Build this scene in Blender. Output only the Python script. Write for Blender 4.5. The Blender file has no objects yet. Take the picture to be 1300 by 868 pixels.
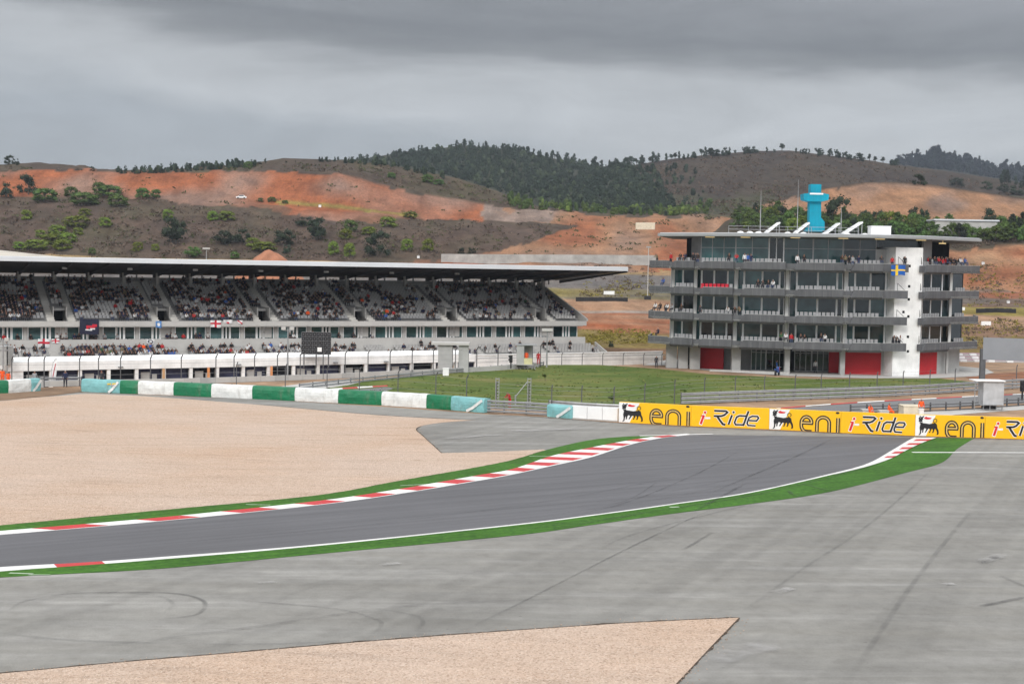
import bpy, bmesh, math, random
import numpy as np
from mathutils import Vector, Matrix, noise
from mathutils.bvhtree import BVHTree
from mathutils.geometry import tessellate_polygon
RN = random.Random(11)
scene = bpy.context.scene
COL = scene.collection

# ------------------------------------------------------------------ camera
F = 1800.0; W0, H0 = 1300, 868; CAMZ = 14.0
PITCH = math.atan(97 / F); ROLL = math.radians(1.0)
_f = Vector((0, math.cos(PITCH), -math.sin(PITCH)))
_r0 = Vector((1, 0, 0)); _u0 = Vector((0, math.sin(PITCH), math.cos(PITCH)))
_r = _r0 * math.cos(ROLL) + _u0 * math.sin(ROLL)
_u = -_r0 * math.sin(ROLL) + _u0 * math.cos(ROLL)
CAM = Vector((0, 0, CAMZ))
cd = bpy.data.cameras.new('camera'); cam = bpy.data.objects.new('camera', cd); COL.objects.link(cam)
cd.sensor_width = 36; cd.sensor_fit = 'HORIZONTAL'; cd.lens = 36 * F / W0
cd.clip_end = 8000; cd.clip_start = 0.5
mw = Matrix.Identity(4)
for i in range(3):
    mw[i][0] = _r[i]; mw[i][1] = _u[i]; mw[i][2] = -_f[i]; mw[i][3] = CAM[i]
cam.matrix_world = mw
scene.camera = cam

def ray(px, py):
    return _r * ((px - 650) / F) + _u * ((434 - py) / F) + _f
def P(px, py, D):                      # surveyed point: direction seen in the photo, measured distance D north
    d = ray(px, py); return CAM + d * (D / d.y)
def G(px, py, z=0.0):                  # surveyed point on level ground
    d = ray(px, py); return CAM + d * ((z - CAMZ) / d.z)
def proj(p):
    q = Vector(p) - CAM; k = q.dot(_f)
    return (650 + F * q.dot(_r) / k, 434 - F * q.dot(_u) / k)

# ------------------------------------------------------------------ objects
def tag(o, label=None, cat=None, group=None, kind=None):
    if label: o['label'] = label
    if cat: o['category'] = cat
    if group: o['group'] = group
    if kind: o['kind'] = kind
    return o
def thing(name, label, cat, loc=(0, 0, 0), rz=0.0, group=None):
    o = bpy.data.objects.new(name, None); COL.objects.link(o)
    o.location = loc; o.rotation_euler = (0, 0, rz); o.empty_display_size = .3
    return tag(o, label, cat, group)
def root_inv(o):
    while o.parent is not None: o = o.parent
    return o.matrix_basis.inverted()
def kids(o): return KIDS.get(o.name, [])
KIDS = {}
def setparent(c, p):
    c.parent = p; KIDS.setdefault(p.name, []).append(c)
def dup(o, loc=None, rz=None, label=None, group=None, parent=None, scale=None):
    c = o.copy(); COL.objects.link(c)
    if parent is not None: setparent(c, parent)
    if loc is not None: c.location = loc
    if rz is not None: c.rotation_euler = (0, 0, rz)
    if scale is not None: c.scale = scale if hasattr(scale, '__len__') else (scale,) * 3
    if label: c['label'] = label
    if group: c['group'] = group
    for ch in list(kids(o)): dup(ch, parent=c)
    return c

class MB:
    def __init__(s): s.v = []; s.f = []; s.m = []
    def add(s, vs, fs, mi=0):
        b = len(s.v); s.v.extend([tuple(v) for v in vs])
        s.f.extend([tuple(b + i for i in f) for f in fs]); s.m.extend([mi] * len(fs)); return s
    def obox(s, o, ax, ay, az, mi=0):
        o = Vector(o); ax = Vector(ax); ay = Vector(ay); az = Vector(az)
        vs = [o, o+ax, o+ax+ay, o+ay, o+az, o+ax+az, o+ax+ay+az, o+ay+az]
        fs = [(0,3,2,1),(4,5,6,7),(0,1,5,4),(1,2,6,5),(2,3,7,6),(3,0,4,7)]
        if ax.cross(ay).dot(az) < 0: fs = [f[::-1] for f in fs]
        return s.add(vs, fs, mi)
    def box(s, x0, x1, y0, y1, z0, z1, mi=0):
        return s.obox((x0, y0, z0), (x1-x0, 0, 0), (0, y1-y0, 0), (0, 0, z1-z0), mi)
    def prism(s, poly, z0, z1, mi=0):
        n = len(poly)
        A = sum(poly[i][0]*poly[(i+1)%n][1]-poly[(i+1)%n][0]*poly[i][1] for i in range(n))
        if A < 0: poly = poly[::-1]
        vs = [(p[0], p[1], z0) for p in poly] + [(p[0], p[1], z1) for p in poly]
        tr = tessellate_polygon([[Vector((p[0], p[1], 0)) for p in poly]])
        fs = []
        for t in tr:
            a, b, c = t
            cr = (Vector(poly[b][:2])-Vector(poly[a][:2])).cross(Vector(poly[c][:2])-Vector(poly[a][:2]))
            if cr < 0: a, c = c, a
            fs.append((a+n, b+n, c+n)); fs.append((c, b, a))
        fs += [(i, (i+1) % n, (i+1) % n + n, i+n) for i in range(n)]
        return s.add(vs, fs, mi)
    def extr(s, poly, o, ax, az, ay, mi=0):
        """polygon (a,b) in plane o + a*ax + b*az, extruded by ay"""
        o = Vector(o); ax = Vector(ax); az = Vector(az); ay = Vector(ay); n = len(poly)
        A = sum(poly[i][0]*poly[(i+1)%n][1]-poly[(i+1)%n][0]*poly[i][1] for i in range(n))
        if A < 0: poly = poly[::-1]
        vs = [o+ax*p[0]+az*p[1] for p in poly] + [o+ax*p[0]+az*p[1]+ay for p in poly]
        fs = []
        for t in tessellate_polygon([[Vector((p[0], p[1], 0)) for p in poly]]):
            a, b, c = t
            cr = (Vector(poly[b])-Vector(poly[a])).cross(Vector(poly[c])-Vector(poly[a]))
            if cr < 0: a, c = c, a
            fs.append((a, b, c)); fs.append((c+n, b+n, a+n))
        fs += [((i+1) % n, i, i+n, (i+1) % n + n) for i in range(n)]
        if ax.cross(az).dot(ay) > 0: fs = [f[::-1] for f in fs]
        return s.add(vs, fs, mi)
    def tube(s, p0, p1, r0, r1=None, n=6, mi=0):
        r1 = r0 if r1 is None else r1
        p0 = Vector(p0); p1 = Vector(p1); d = (p1-p0).normalized()
        a = d.orthogonal().normalized(); b = d.cross(a)
        vs = []
        for p, r in ((p0, r0), (p1, r1)):
            for k in range(n):
                t = 2*math.pi*k/n; vs.append(p + a*(r*math.cos(t)) + b*(r*math.sin(t)))
        fs = [(k, (k+1) % n, (k+1) % n+n, k+n) for k in range(n)] + [tuple(range(n-1, -1, -1)), tuple(range(n, 2*n))]
        return s.add(vs, fs, mi)
    def path(s, pts, r, n=6, mi=0):
        for a, b in zip(pts[:-1], pts[1:]): s.tube(a, b, r, r, n, mi)
        return s
    def ico(s, c, r, sub=1, mi=0, jit=0, sc=(1, 1, 1), rnd=None):
        bm = bmesh.new(); bmesh.ops.create_icosphere(bm, subdivisions=sub, radius=1)
        vs = []
        for v in bm.verts:
            k = r * (1 + (rnd.uniform(-jit, jit) if rnd else 0))
            vs.append((c[0]+v.co.x*k*sc[0], c[1]+v.co.y*k*sc[1], c[2]+v.co.z*k*sc[2]))
        fs = [tuple(v.index for v in f.verts) for f in bm.faces]; bm.free()
        return s.add(vs, fs, mi)
    def ribbon(s, pts, w, o, ax, az, off, mi=0, zmin=None):
        """flat stroke of width w along 2D pts in plane (ax, az), shifted by off, 12 mm thick"""
        o = Vector(o); ax = Vector(ax); az = Vector(az); off = Vector(off)
        pts = [Vector(p) for p in pts]; L = []; Rr = []
        for i, p in enumerate(pts):
            a = (p - pts[i-1]).normalized() if i > 0 else None
            b = (pts[i+1] - p).normalized() if i < len(pts)-1 else None
            if a is None: a = b
            if b is None: b = a
            t = (a + b); t = t.normalized() if t.length > 1e-6 else a
            nn = Vector((-t.y, t.x)); k = 1 / max(.5, nn.dot(Vector((-a.y, a.x))))
            L.append(p + nn*(w/2*k)); Rr.append(p - nn*(w/2*k))
        if zmin is not None:
            for q in L + Rr: q.y = max(q.y, zmin)
        n = len(pts)
        vs = [o+ax*q.x+az*q.y+off for q in L] + [o+ax*q.x+az*q.y+off for q in Rr]
        fs = [(i, i+1, n+i+1, n+i) for i in range(n-1)]
        if ax.cross(az).dot(off) < 0: fs = [f[::-1] for f in fs]
        return s.add(vs, fs, mi)
    def build(s, name, mats, parent=None, world=False, smooth=False, origin=None):
        me = bpy.data.meshes.new(name)
        vs = s.v
        if parent is not None and world:
            Mi = root_inv(parent); vs = [tuple(Mi @ Vector(v)) for v in vs]
        if origin is not None:
            vs = [(v[0]-origin[0], v[1]-origin[1], v[2]-origin[2]) for v in vs]
        me.from_pydata(vs, [], s.f)
        if not isinstance(mats, (list, tuple)): mats = [mats]
        for m in mats: me.materials.append(m)
        if len(mats) > 1: me.polygons.foreach_set('material_index', s.m)
        if smooth: me.polygons.foreach_set('use_smooth', [True]*len(me.polygons))
        me.update()
        o = bpy.data.objects.new(name, me); COL.objects.link(o)
        if parent is not None: setparent(o, parent)
        if origin is not None: o.location = origin
        return o
def struct(mb, name, mats, smooth=False, kind='structure'):
    o = mb.build(name, mats, smooth=smooth); o['kind'] = kind; return o

# ------------------------------------------------------------------ materials
MATS = {}
def newmat(name):
    m = bpy.data.materials.new(name); m.use_nodes = True
    nt = m.node_tree; b = nt.nodes['Principled BSDF']; return m, nt, b
def L(nt, a, b): nt.links.new(a, b)
def coord(nt, sc=(1, 1, 1), rz=0.0, kind='Object'):
    tc = nt.nodes.new('ShaderNodeTexCoord'); mp = nt.nodes.new('ShaderNodeMapping')
    if rz: mp.vector_type = 'TEXTURE'; sc = tuple(1/x for x in sc)      # turn first, then stretch
    mp.inputs['Scale'].default_value = sc; mp.inputs['Rotation'].default_value = (0, 0, rz)
    L(nt, tc.outputs[kind], mp.inputs['Vector']); return mp.outputs['Vector']
def nz(nt, vec, scale, detail=4, rough=.55, dist=0.0):
    n = nt.nodes.new('ShaderNodeTexNoise'); n.inputs['Scale'].default_value = scale
    n.inputs['Detail'].default_value = detail; n.inputs['Roughness'].default_value = rough
    n.inputs['Distortion'].default_value = dist; L(nt, vec, n.inputs['Vector']); return n.outputs['Fac']
def ramp(nt, fac, stops):
    r = nt.nodes.new('ShaderNodeValToRGB'); e = r.color_ramp.elements
    while len(e) < len(stops): e.new(.5)
    for k, (p, c) in enumerate(stops):
        e[k].position = p; e[k].color = (*c, 1) if len(c) == 3 else c
    L(nt, fac, r.inputs['Fac']); return r.outputs['Color']
def mixc(nt, fac, a, b, blend='MIX'):
    m = nt.nodes.new('ShaderNodeMix'); m.data_type = 'RGBA'; m.blend_type = blend
    for sock, val in ((m.inputs[0], fac), (m.inputs[6], a), (m.inputs[7], b)):
        if isinstance(val, (int, float)): sock.default_value = val
        elif isinstance(val, (tuple, list)): sock.default_value = (*val, 1) if len(val) == 3 else val
        else: L(nt, val, sock)
    return m.outputs[2]
def bump(nt, b, h, strength, dist=.05):
    n = nt.nodes.new('ShaderNodeBump'); n.inputs['Strength'].default_value = strength
    n.inputs['Distance'].default_value = dist; L(nt, h, n.inputs['Height']); L(nt, n.outputs['Normal'], b.inputs['Normal'])
def math_(nt, op, a, b=None):
    n = nt.nodes.new('ShaderNodeMath'); n.operation = op
    for i, v in enumerate((a, b)):
        if v is None: continue
        if isinstance(v, (int, float)): n.inputs[i].default_value = v
        else: L(nt, v, n.inputs[i])
    return n.outputs[0]
def grey(v): return (v, v, v)
def M(name, col, rough=.75, var=.13, scale=1.2, bmp=0.0, bscale=30, metal=0.0, spec=.35, per_object=0.0):
    if name in MATS: return MATS[name]
    m, nt, b = newmat(name)
    v = coord(nt); f = nz(nt, v, scale, 5, .6)
    lo = tuple(max(0, c*(1-var*1.6)) for c in col); hi = tuple(min(.95, c*(1+var*1.6)) for c in col)
    c = ramp(nt, f, [(.25, lo), (.75, hi)])
    if per_object:
        oi = nt.nodes.new('ShaderNodeObjectInfo')
        hs = nt.nodes.new('ShaderNodeHueSaturation')
        L(nt, math_(nt, 'ADD', math_(nt, 'MULTIPLY', oi.outputs['Random'], per_object), 1-per_object/2), hs.inputs['Value'])
        L(nt, math_(nt, 'ADD', math_(nt, 'MULTIPLY', oi.outputs['Random'], .05), .475), hs.inputs['Hue'])
        L(nt, c, hs.inputs['Color']); c = hs.outputs['Color']
    L(nt, c, b.inputs['Base Color'])
    b.inputs['Roughness'].default_value = rough; b.inputs['Metallic'].default_value = metal
    b.inputs['Specular IOR Level'].default_value = spec
    if bmp: bump(nt, b, nz(nt, v, bscale, 4, .6), bmp)
    MATS[name] = m; return m

def asphalt(name, base, sheen, streak_rz, streak=(.05, 1.2, 1), contrast=.16, patch=.12, lanes=False):
    m, nt, b = newmat(name)
    v = coord(nt)
    vs = coord(nt, streak, streak_rz)
    n1 = nz(nt, vs, 1.0, 6, .62, .15)          # long streaks
    n2 = nz(nt, v, .05, 4, .55)                # broad patches
    n3 = nz(nt, v, 14.0, 3, .7)                # aggregate
    n4 = nz(nt, coord(nt, (.35, .9, 1), streak_rz), .55, 5, .65, .4)
    c1 = ramp(nt, n1, [(.25, tuple(x*(1-contrast) for x in base)), (.5, base), (.75, tuple(x*(1+contrast) for x in base))])
    c2 = mixc(nt, 1.0, c1, ramp(nt, n2, [(.3, grey(1-patch)), (.7, grey(1+patch))]), 'MULTIPLY')
    c3 = mixc(nt, 1.0, c2, ramp(nt, n3, [(.2, grey(.82)), (.8, grey(1.18))]), 'MULTIPLY')
    c4 = mixc(nt, 1.0, c3, ramp(nt, n4, [(.3, grey(.9)), (.55, grey(1.0)), (.72, grey(1.1))]), 'MULTIPLY')
    if lanes:      # paving lanes of slightly different age, fine mottling, pale worn streaks, dark pits
        n5 = nz(nt, coord(nt, (.004, .21, 1), math.radians(64)), 1.0, 3, .75)
        n6 = nz(nt, v, 1.1, 6, .7); n7 = nz(nt, coord(nt, (.035, .5, 1), math.radians(2)), 1.0, 7, .62, .5); n8 = nz(nt, v, 3.2, 3, .5)
        c4 = mixc(nt, 1.0, c4, ramp(nt, n5, [(.34, grey(.88)), (.47, grey(.98)), (.5, grey(1.04)), (.62, grey(1.1))]), 'MULTIPLY')
        c4 = mixc(nt, 1.0, c4, ramp(nt, n6, [(.3, (.86, .85, .84)), (.5, grey(1)), (.7, (1.11, 1.11, 1.1))]), 'MULTIPLY')
        c4 = mixc(nt, 1.0, c4, ramp(nt, n7, [(.35, (.93, .92, .90)), (.55, grey(1)), (.62, (1.12, 1.12, 1.13)), (.72, (1.4, 1.41, 1.43))]), 'MULTIPLY')
        c4 = mixc(nt, 1.0, c4, ramp(nt, n8, [(.22, grey(.62)), (.29, grey(1))]), 'MULTIPLY')
    L(nt, c4, b.inputs['Base Color'])
    r = ramp(nt, n4, [(.3, grey(sheen)), (.7, grey(min(1, sheen+.2)))])
    L(nt, r, b.inputs['Roughness']); b.inputs['Specular IOR Level'].default_value = .3
    bump(nt, b, n3, .25, .02)
    MATS[name] = m; return m
TRK = math.radians(31)
m_runoff = asphalt('runoff_asphalt', (.216, .210, .195), .75, math.radians(4), (.05, .55, 1), .12, .13, lanes=True)
m_track = asphalt('track_asphalt', (.112, .111, .118), .62, TRK, (.03, 1.3, 1), .24, .09)
m_track2 = asphalt('far_track_asphalt', (.17, .17, .172), .7, TRK, (.05, 1.0, 1), .1, .06)

def gravel_mat():
    m, nt, b = newmat('gravel')
    v = coord(nt)
    vor = nt.nodes.new('ShaderNodeTexVoronoi'); vor.inputs['Scale'].default_value = 15
    L(nt, v, vor.inputs['Vector'])
    broad = nz(nt, v, .07, 5, .6); rake = nz(nt, coord(nt, (.15, 1.1, 1), math.radians(-8)), 1.0, 6, .65, .3)
    fine = nz(nt, v, 5, 4, .75)
    c = ramp(nt, vor.outputs['Color'], [(.06, (.365, .268, .20)), (.3, (.515, .385, .298)), (.75, (.605, .468, .370)), (1, (.67, .55, .46))])
    c = mixc(nt, 1.0, c, ramp(nt, broad, [(.3, (.96, .9, .84)), (.5, (1, 1, 1)), (.7, (1.03, 1.06, 1.1))]), 'MULTIPLY')
    c = mixc(nt, 1.0, c, ramp(nt, rake, [(.22, grey(.66)), (.4, grey(.95)), (.8, grey(1.08))]), 'MULTIPLY')
    tr = nz(nt, coord(nt, (.03, .9, 1), math.radians(9)), 1.0, 6, .7, .8); cl_ = nz(nt, v, .55, 6, .75)
    c = mixc(nt, 1.0, c, ramp(nt, tr, [(.25, (.80, .77, .74)), (.42, grey(1)), (.7, (1.04, 1.04, 1.05))]), 'MULTIPLY')
    c = mixc(nt, 1.0, c, ramp(nt, cl_, [(.27, (.66, .62, .58)), (.36, grey(1))]), 'MULTIPLY')
    c = mixc(nt, 1.0, c, ramp(nt, fine, [(.24, grey(.7)), (.38, grey(1.0)), (.75, grey(1.05))]), 'MULTIPLY')
    L(nt, c, b.inputs['Base Color']); b.inputs['Roughness'].default_value = .95
    b.inputs['Specular IOR Level'].default_value = .1
    h = math_(nt, 'ADD', math_(nt, 'MULTIPLY', rake, 1.6), math_(nt, 'MULTIPLY', vor.outputs['Distance'], .6))
    bump(nt, b, h, .8, .14)
    return m
m_gravel = gravel_mat()
def turf_mat(name, c0, c1, c2, scale):
    m, nt, b = newmat(name)
    v = coord(nt); n = nz(nt, v, scale, 6, .7); n2 = nz(nt, v, .25, 4, .6)
    st = nz(nt, coord(nt, (.05, 2.4, 1), TRK), 1.0, 5, .6)
    c = ramp(nt, n, [(.28, c0), (.52, c1), (.8, c2)])
    c = mixc(nt, 1.0, c, ramp(nt, n2, [(.3, grey(.78)), (.7, grey(1.15))]), 'MULTIPLY')
    c = mixc(nt, 1.0, c, ramp(nt, st, [(.3, grey(.72)), (.5, grey(1)), (.75, grey(1.15))]), 'MULTIPLY')
    L(nt, c, b.inputs['Base Color']); b.inputs['Roughness'].default_value = .85; b.inputs['Specular IOR Level'].default_value = .15
    bump(nt, b, n, .5, .04); return m
m_turf = turf_mat('green_turf', (.022, .075, .014), (.050, .138, .017), (.080, .19, .030), 3.0)
def grass_mat():
    m, nt, b = newmat('bank_grass')
    v = coord(nt); n1 = nz(nt, v, 1.6, 6, .7); n2 = nz(nt, v, .09, 5, .6, .4); n3 = nz(nt, coord(nt, (.08, .5, 1), math.radians(-10)), 1, 5, .6)
    c = ramp(nt, n2, [(.3, (.058, .096, .021)), (.46, (.092, .128, .031)), (.6, (.138, .152, .045)), (.75, (.18, .158, .068))])
    c = mixc(nt, 1.0, c, ramp(nt, n1, [(.25, grey(.6)), (.5, grey(1)), (.8, grey(1.25))]), 'MULTIPLY')
    c = mixc(nt, 1.0, c, ramp(nt, n3, [(.25, grey(.72)), (.5, grey(1)), (.8, grey(1.12))]), 'MULTIPLY')
    L(nt, c, b.inputs['Base Color']); b.inputs['Roughness'].default_value = .95; b.inputs['Specular IOR Level'].default_value = .1
    bump(nt, b, n1, .6, .15); return m
m_grass = grass_mat()
def cover_mat(name, s1=.12, s2=1.1):
    """terrain: the ground cover is a point attribute, broken up by noise"""
    m, nt, b = newmat(name)
    at = nt.nodes.new('ShaderNodeAttribute'); at.attribute_name = 'cover'
    v = coord(nt); n1 = nz(nt, v, s1, 6, .65); n2 = nz(nt, v, s2, 5, .75); n3 = nz(nt, coord(nt, (.9, .12, 1.4), .2), .12, 5, .7, .6)
    c = mixc(nt, 1.0, at.outputs['Color'], ramp(nt, n1, [(.28, (.70, .69, .68)), (.5, grey(1)), (.75, (1.28, 1.24, 1.2))]), 'MULTIPLY')
    c = mixc(nt, 1.0, c, ramp(nt, n2, [(.25, grey(.58)), (.5, grey(1)), (.78, grey(1.35))]), 'MULTIPLY')
    c = mixc(nt, 1.0, c, ramp(nt, n3, [(.3, (.74, .76, .8)), (.5, grey(1)), (.72, (1.22, 1.16, 1.12))]), 'MULTIPLY')
    n4 = nz(nt, coord(nt, (.16, .03, .03)), 1.0, 6, .7, .5)
    c = mixc(nt, 1.0, c, ramp(nt, n4, [(.3, (.72, .68, .66)), (.5, grey(1)), (.7, (1.2, 1.22, 1.25))]), 'MULTIPLY')
    L(nt, c, b.inputs['Base Color']); b.inputs['Roughness'].default_value = .95; b.inputs['Specular IOR Level'].default_value = .08
    bump(nt, b, n2, .8, .5); return m
m_cover = cover_mat('hill_ground')
m_soil = M('bare_soil', (.30, .20, .13), .95, .3, .25, .4, 3, spec=.1)
m_white = M('white_paint', (.78, .78, .77), .6, .05, .8)
m_whitewall = None
def scuffed(name, col):
    m, nt, b = newmat(name); v = coord(nt); n1 = nz(nt, coord(nt, (.12, 3.5, 1), TRK), 1.0, 6, .7); n2 = nz(nt, v, 5, 5, .7); n3 = nz(nt, v, .6, 4, .6)
    c = mixc(nt, ramp(nt, n1, [(.5, grey(0)), (.68, grey(.5))]), col, (.10, .095, .095))
    c = mixc(nt, ramp(nt, n2, [(.58, grey(0)), (.72, grey(.55))]), c, (.33, .31, .29))
    c = mixc(nt, 1.0, c, ramp(nt, n3, [(.3, grey(.86)), (.7, grey(1.05))]), 'MULTIPLY')
    L(nt, c, b.inputs['Base Color']); b.inputs['Roughness'].default_value = .65; return m
m_redpaint = scuffed('red_paint', (.52, .024, .028))
m_kerbwhite = scuffed('kerb_white', (.76, .75, .73))
m_conc = M('concrete', (.38, .38, .37), .85, .12, .5, .1, 12)
m_conclight = M('pale_concrete', (.44, .43, .41), .85, .09, .4, .1, 12)
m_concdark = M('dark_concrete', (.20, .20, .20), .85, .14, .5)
def streaky(name, col, k=.22):
    m, nt, b = newmat(name); n1 = nz(nt, coord(nt, (2.2, 2.2, .12)), 1.0, 5, .65); n2 = nz(nt, coord(nt), .5, 4, .6)
    c = mixc(nt, 1.0, ramp(nt, n1, [(.3, tuple(x*(1-k) for x in col)), (.7, tuple(x*(1+k) for x in col))]), ramp(nt, n2, [(.3, grey(.85)), (.7, grey(1.15))]), 'MULTIPLY')
    L(nt, c, b.inputs['Base Color']); b.inputs['Roughness'].default_value = .7; b.inputs['Specular IOR Level'].default_value = .3; MATS[name] = m; return m
m_parapet = streaky('grey_cladding', (.098, .10, .106))
m_steel = M('galvanised_steel', (.33, .335, .34), .5, .12, 2, metal=.5)
m_steeldark = M('dark_steel', (.10, .10, .105), .6, .15, 2)
m_black = M('black_metal', (.018, .018, .02), .55, .2, 3)
m_frame = M('pale_window_frame', (.88, .88, .87), .5, .06, 2)
m_seat = M('pale_seat_plastic', (.29, .29, .295), .5, .08, 3)
m_seatd = M('grey_seat_plastic', (.41, .402, .392), .5, .1, 3)
def glass(name, col, rough=.06):
    m, nt, b = newmat(name); v = coord(nt)
    n = nz(nt, v, .45, 3, .5)
    oi = nt.nodes.new('ShaderNodeObjectInfo'); gcol = ramp(nt, n, [(.3, tuple(c*.45 for c in col)), (.7, tuple(c*1.6 for c in col))])
    L(nt, mixc(nt, 1.0, gcol, ramp(nt, oi.outputs['Random'], [(0, grey(.35)), (.5, grey(.9)), (1, grey(1.7))]), 'MULTIPLY'), b.inputs['Base Color'])
    b.inputs['Roughness'].default_value = rough; b.inputs['Specular IOR Level'].default_value = .5
    MATS[name] = m; return m
m_whitewall = streaky('white_render', (.75, .75, .74), .04)
m_glass = glass('teal_tinted_glass', (.030, .070, .072), .03)
m_glassd = glass('dark_glass', (.012, .024, .027))
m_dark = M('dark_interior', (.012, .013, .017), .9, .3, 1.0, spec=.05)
m_navy = M('navy_board', (.032, .036, .075), .8, .3, .7)
m_red = M('red_door_paint', (.43, .014, .020), .6, .1, .6)
m_cyan = streaky('cyan_cladding', (.0, .26, .37), .12)
m_yellow = M('yellow_board', (.85, .47, .005), .5, .04, .6)
m_logoblack = M('logo_black', (.014, .013, .016), .5, .1, 3)
m_logored = M('logo_red', (.62, .02, .03), .5, .05, 3)
m_logotan = M('logo_inline', (.66, .46, .16), .5, .05, 3)
m_roofwhite = M('white_roof_sheet', (.58, .60, .62), .5, .05, .15)
m_roofgrey = M('grey_roof_edge', (.30, .31, .315), .6, .08, .4)
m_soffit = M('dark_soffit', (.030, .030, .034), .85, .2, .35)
def m_membrane(name, col):
    m, nt, b = newmat(name); v = coord(nt); n1 = nz(nt, v, .9, 5, .65); n2 = nz(nt, coord(nt, (1.6, 1.6, .35)), 1.0, 6, .65); n3 = nz(nt, v, 2.4, 4, .6, .8)
    c = ramp(nt, n1, [(.3, tuple(x*.80 for x in col)), (.7, tuple(x*1.12 for x in col))])
    c = mixc(nt, ramp(nt, n2, [(.55, grey(0)), (.75, grey(.38))]), c, (.17, .14, .11))
    L(nt, c, b.inputs['Base Color']); b.inputs['Roughness'].default_value = .5; bump(nt, b, n3, .6, .12); return m
m_tgreen = m_membrane('green_vinyl', (.0, .155, .062))
m_twhite = m_membrane('white_vinyl', (.70, .71, .69))
m_tturq = m_membrane('turquoise_vinyl', (.19, .44, .45))
m_bark = M('bark', (.09, .07, .055), .95, .3, 3, .4, 8)
def leafm(name, col, po=.5): return M(name, col, .85, .35, .9, spec=.12, per_object=po)
m_leafb = leafm('bright_foliage', (.125, .165, .028))
m_leafm = leafm('mid_foliage', (.068, .108, .028))
m_leafd = leafm('dark_foliage', (.028, .040, .023))
m_leafg = leafm('forest_foliage', (.033, .048, .034), .8)
m_leafblue = leafm('far_forest_foliage', (.010, .016, .02), .5)
m_scrub = M('scrub_leaves', (.105, .078, .060), .95, .45, .35, spec=.05)
m_scruby = M('yellow_scrub_leaves', (.20, .17, .04), .95, .4, .5, spec=.05)
m_orange = M('orange_overall', (.80, .10, .015), .7, .1, 3)
m_lamp, nt_, b_ = newmat('lit_lamp'); b_.inputs['Base Color'].default_value = (.8, .65, .35, 1)
b_.inputs['Emission Color'].default_value = (1, .72, .32, 1); b_.inputs['Emission Strength'].default_value = .55

# ------------------------------------------------------------------ world and sun
world = bpy.data.worlds.new('World'); scene.world = world; world.use_nodes = True
nt = world.node_tree; nt.nodes.clear()
out = nt.nodes.new('ShaderNodeOutputWorld')
SUN_EL, SUN_AZ = math.radians(36), math.radians(197)
sky = nt.nodes.new('ShaderNodeTexSky'); sky.sky_type = 'NISHITA'; sky.sun_disc = False
sky.sun_elevation = SUN_EL; sky.sun_rotation = SUN_AZ; sky.dust_density = 3
bg1 = nt.nodes.new('ShaderNodeBackground'); bg1.inputs['Strength'].default_value = .10
L(nt, sky.outputs['Color'], bg1.inputs['Color'])
tc = nt.nodes.new('ShaderNodeTexCoord'); sep = nt.nodes.new('ShaderNodeSeparateXYZ'); L(nt, tc.outputs['Generated'], sep.inputs[0])
def mapped(sx, sy, sz, loc=(0, 0, 0)):
    mp = nt.nodes.new('ShaderNodeMapping'); mp.inputs['Scale'].default_value = (sx, sy, sz); mp.inputs['Location'].default_value = loc
    L(nt, tc.outputs['Generated'], mp.inputs['Vector']); return mp.outputs['Vector']
na = nz(nt, mapped(2.6, 2.6, 17, (1.3, .2, .35)), 1.0, 6, .5, .35)
nb = nz(nt, mapped(6, 6, 26, (4.1, .7, .1)), 1.0, 5, .55, .2)
# cloud layers: height in the sky, tilted and shifted by the cloud noise
zz = math_(nt, 'ADD', sep.outputs['Z'], math_(nt, 'MULTIPLY', math_(nt, 'SUBTRACT', na, .5), .13))
zz = math_(nt, 'ADD', zz, math_(nt, 'MULTIPLY', math_(nt, 'SUBTRACT', nb, .5), .016))
zz = math_(nt, 'ADD', zz, math_(nt, 'MULTIPLY', sep.outputs['X'], .05))
SKYSTOPS = [(0.0, (.43, .465, .505)), (.08, (.44, .475, .51)), (.108, (.60, .625, .65)), (.130, (.55, .57, .59)), (.150, (.29, .30, .315)), (.170, (.235, .245, .26)), (.198, (.305, .315, .335)), (.24, (.42, .43, .46)), (.36, (.9, .91, .94)), (.7, (1.5, 1.52, 1.55))]
cl = ramp(nt, zz, SKYSTOPS)
fin = nz(nt, mapped(10, 10, 30, (.5, .1, .9)), 1.0, 7, .62, .5)
cl = mixc(nt, 1.0, cl, ramp(nt, fin, [(.3, grey(.91)), (.7, grey(1.09))]), 'MULTIPLY')
# added: unseen sky on the sun's side brightened to light camera-facing walls
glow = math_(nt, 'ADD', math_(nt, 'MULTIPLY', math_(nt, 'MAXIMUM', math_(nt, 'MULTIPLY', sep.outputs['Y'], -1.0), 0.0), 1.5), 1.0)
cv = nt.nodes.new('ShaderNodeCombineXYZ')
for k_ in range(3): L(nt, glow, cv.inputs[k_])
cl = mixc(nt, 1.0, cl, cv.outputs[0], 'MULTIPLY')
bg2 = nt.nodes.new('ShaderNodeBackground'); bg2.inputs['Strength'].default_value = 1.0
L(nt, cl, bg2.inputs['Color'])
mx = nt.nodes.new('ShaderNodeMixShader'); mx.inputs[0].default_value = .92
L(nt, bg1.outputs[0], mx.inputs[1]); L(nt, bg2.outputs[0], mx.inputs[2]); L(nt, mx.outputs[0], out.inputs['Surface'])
sl = bpy.data.lights.new('sun', 'SUN'); sl.energy = 1.5; sl.angle = math.radians(12); sl.color = (1, .96, .9)
so = bpy.data.objects.new('sun', sl); COL.objects.link(so)
sd = Vector((math.sin(SUN_AZ)*math.cos(SUN_EL), math.cos(SUN_AZ)*math.cos(SUN_EL), math.sin(SUN_EL)))
so.rotation_euler = sd.to_track_quat('Z', 'Y').to_euler(); so.location = (0, -20, 60)
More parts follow.
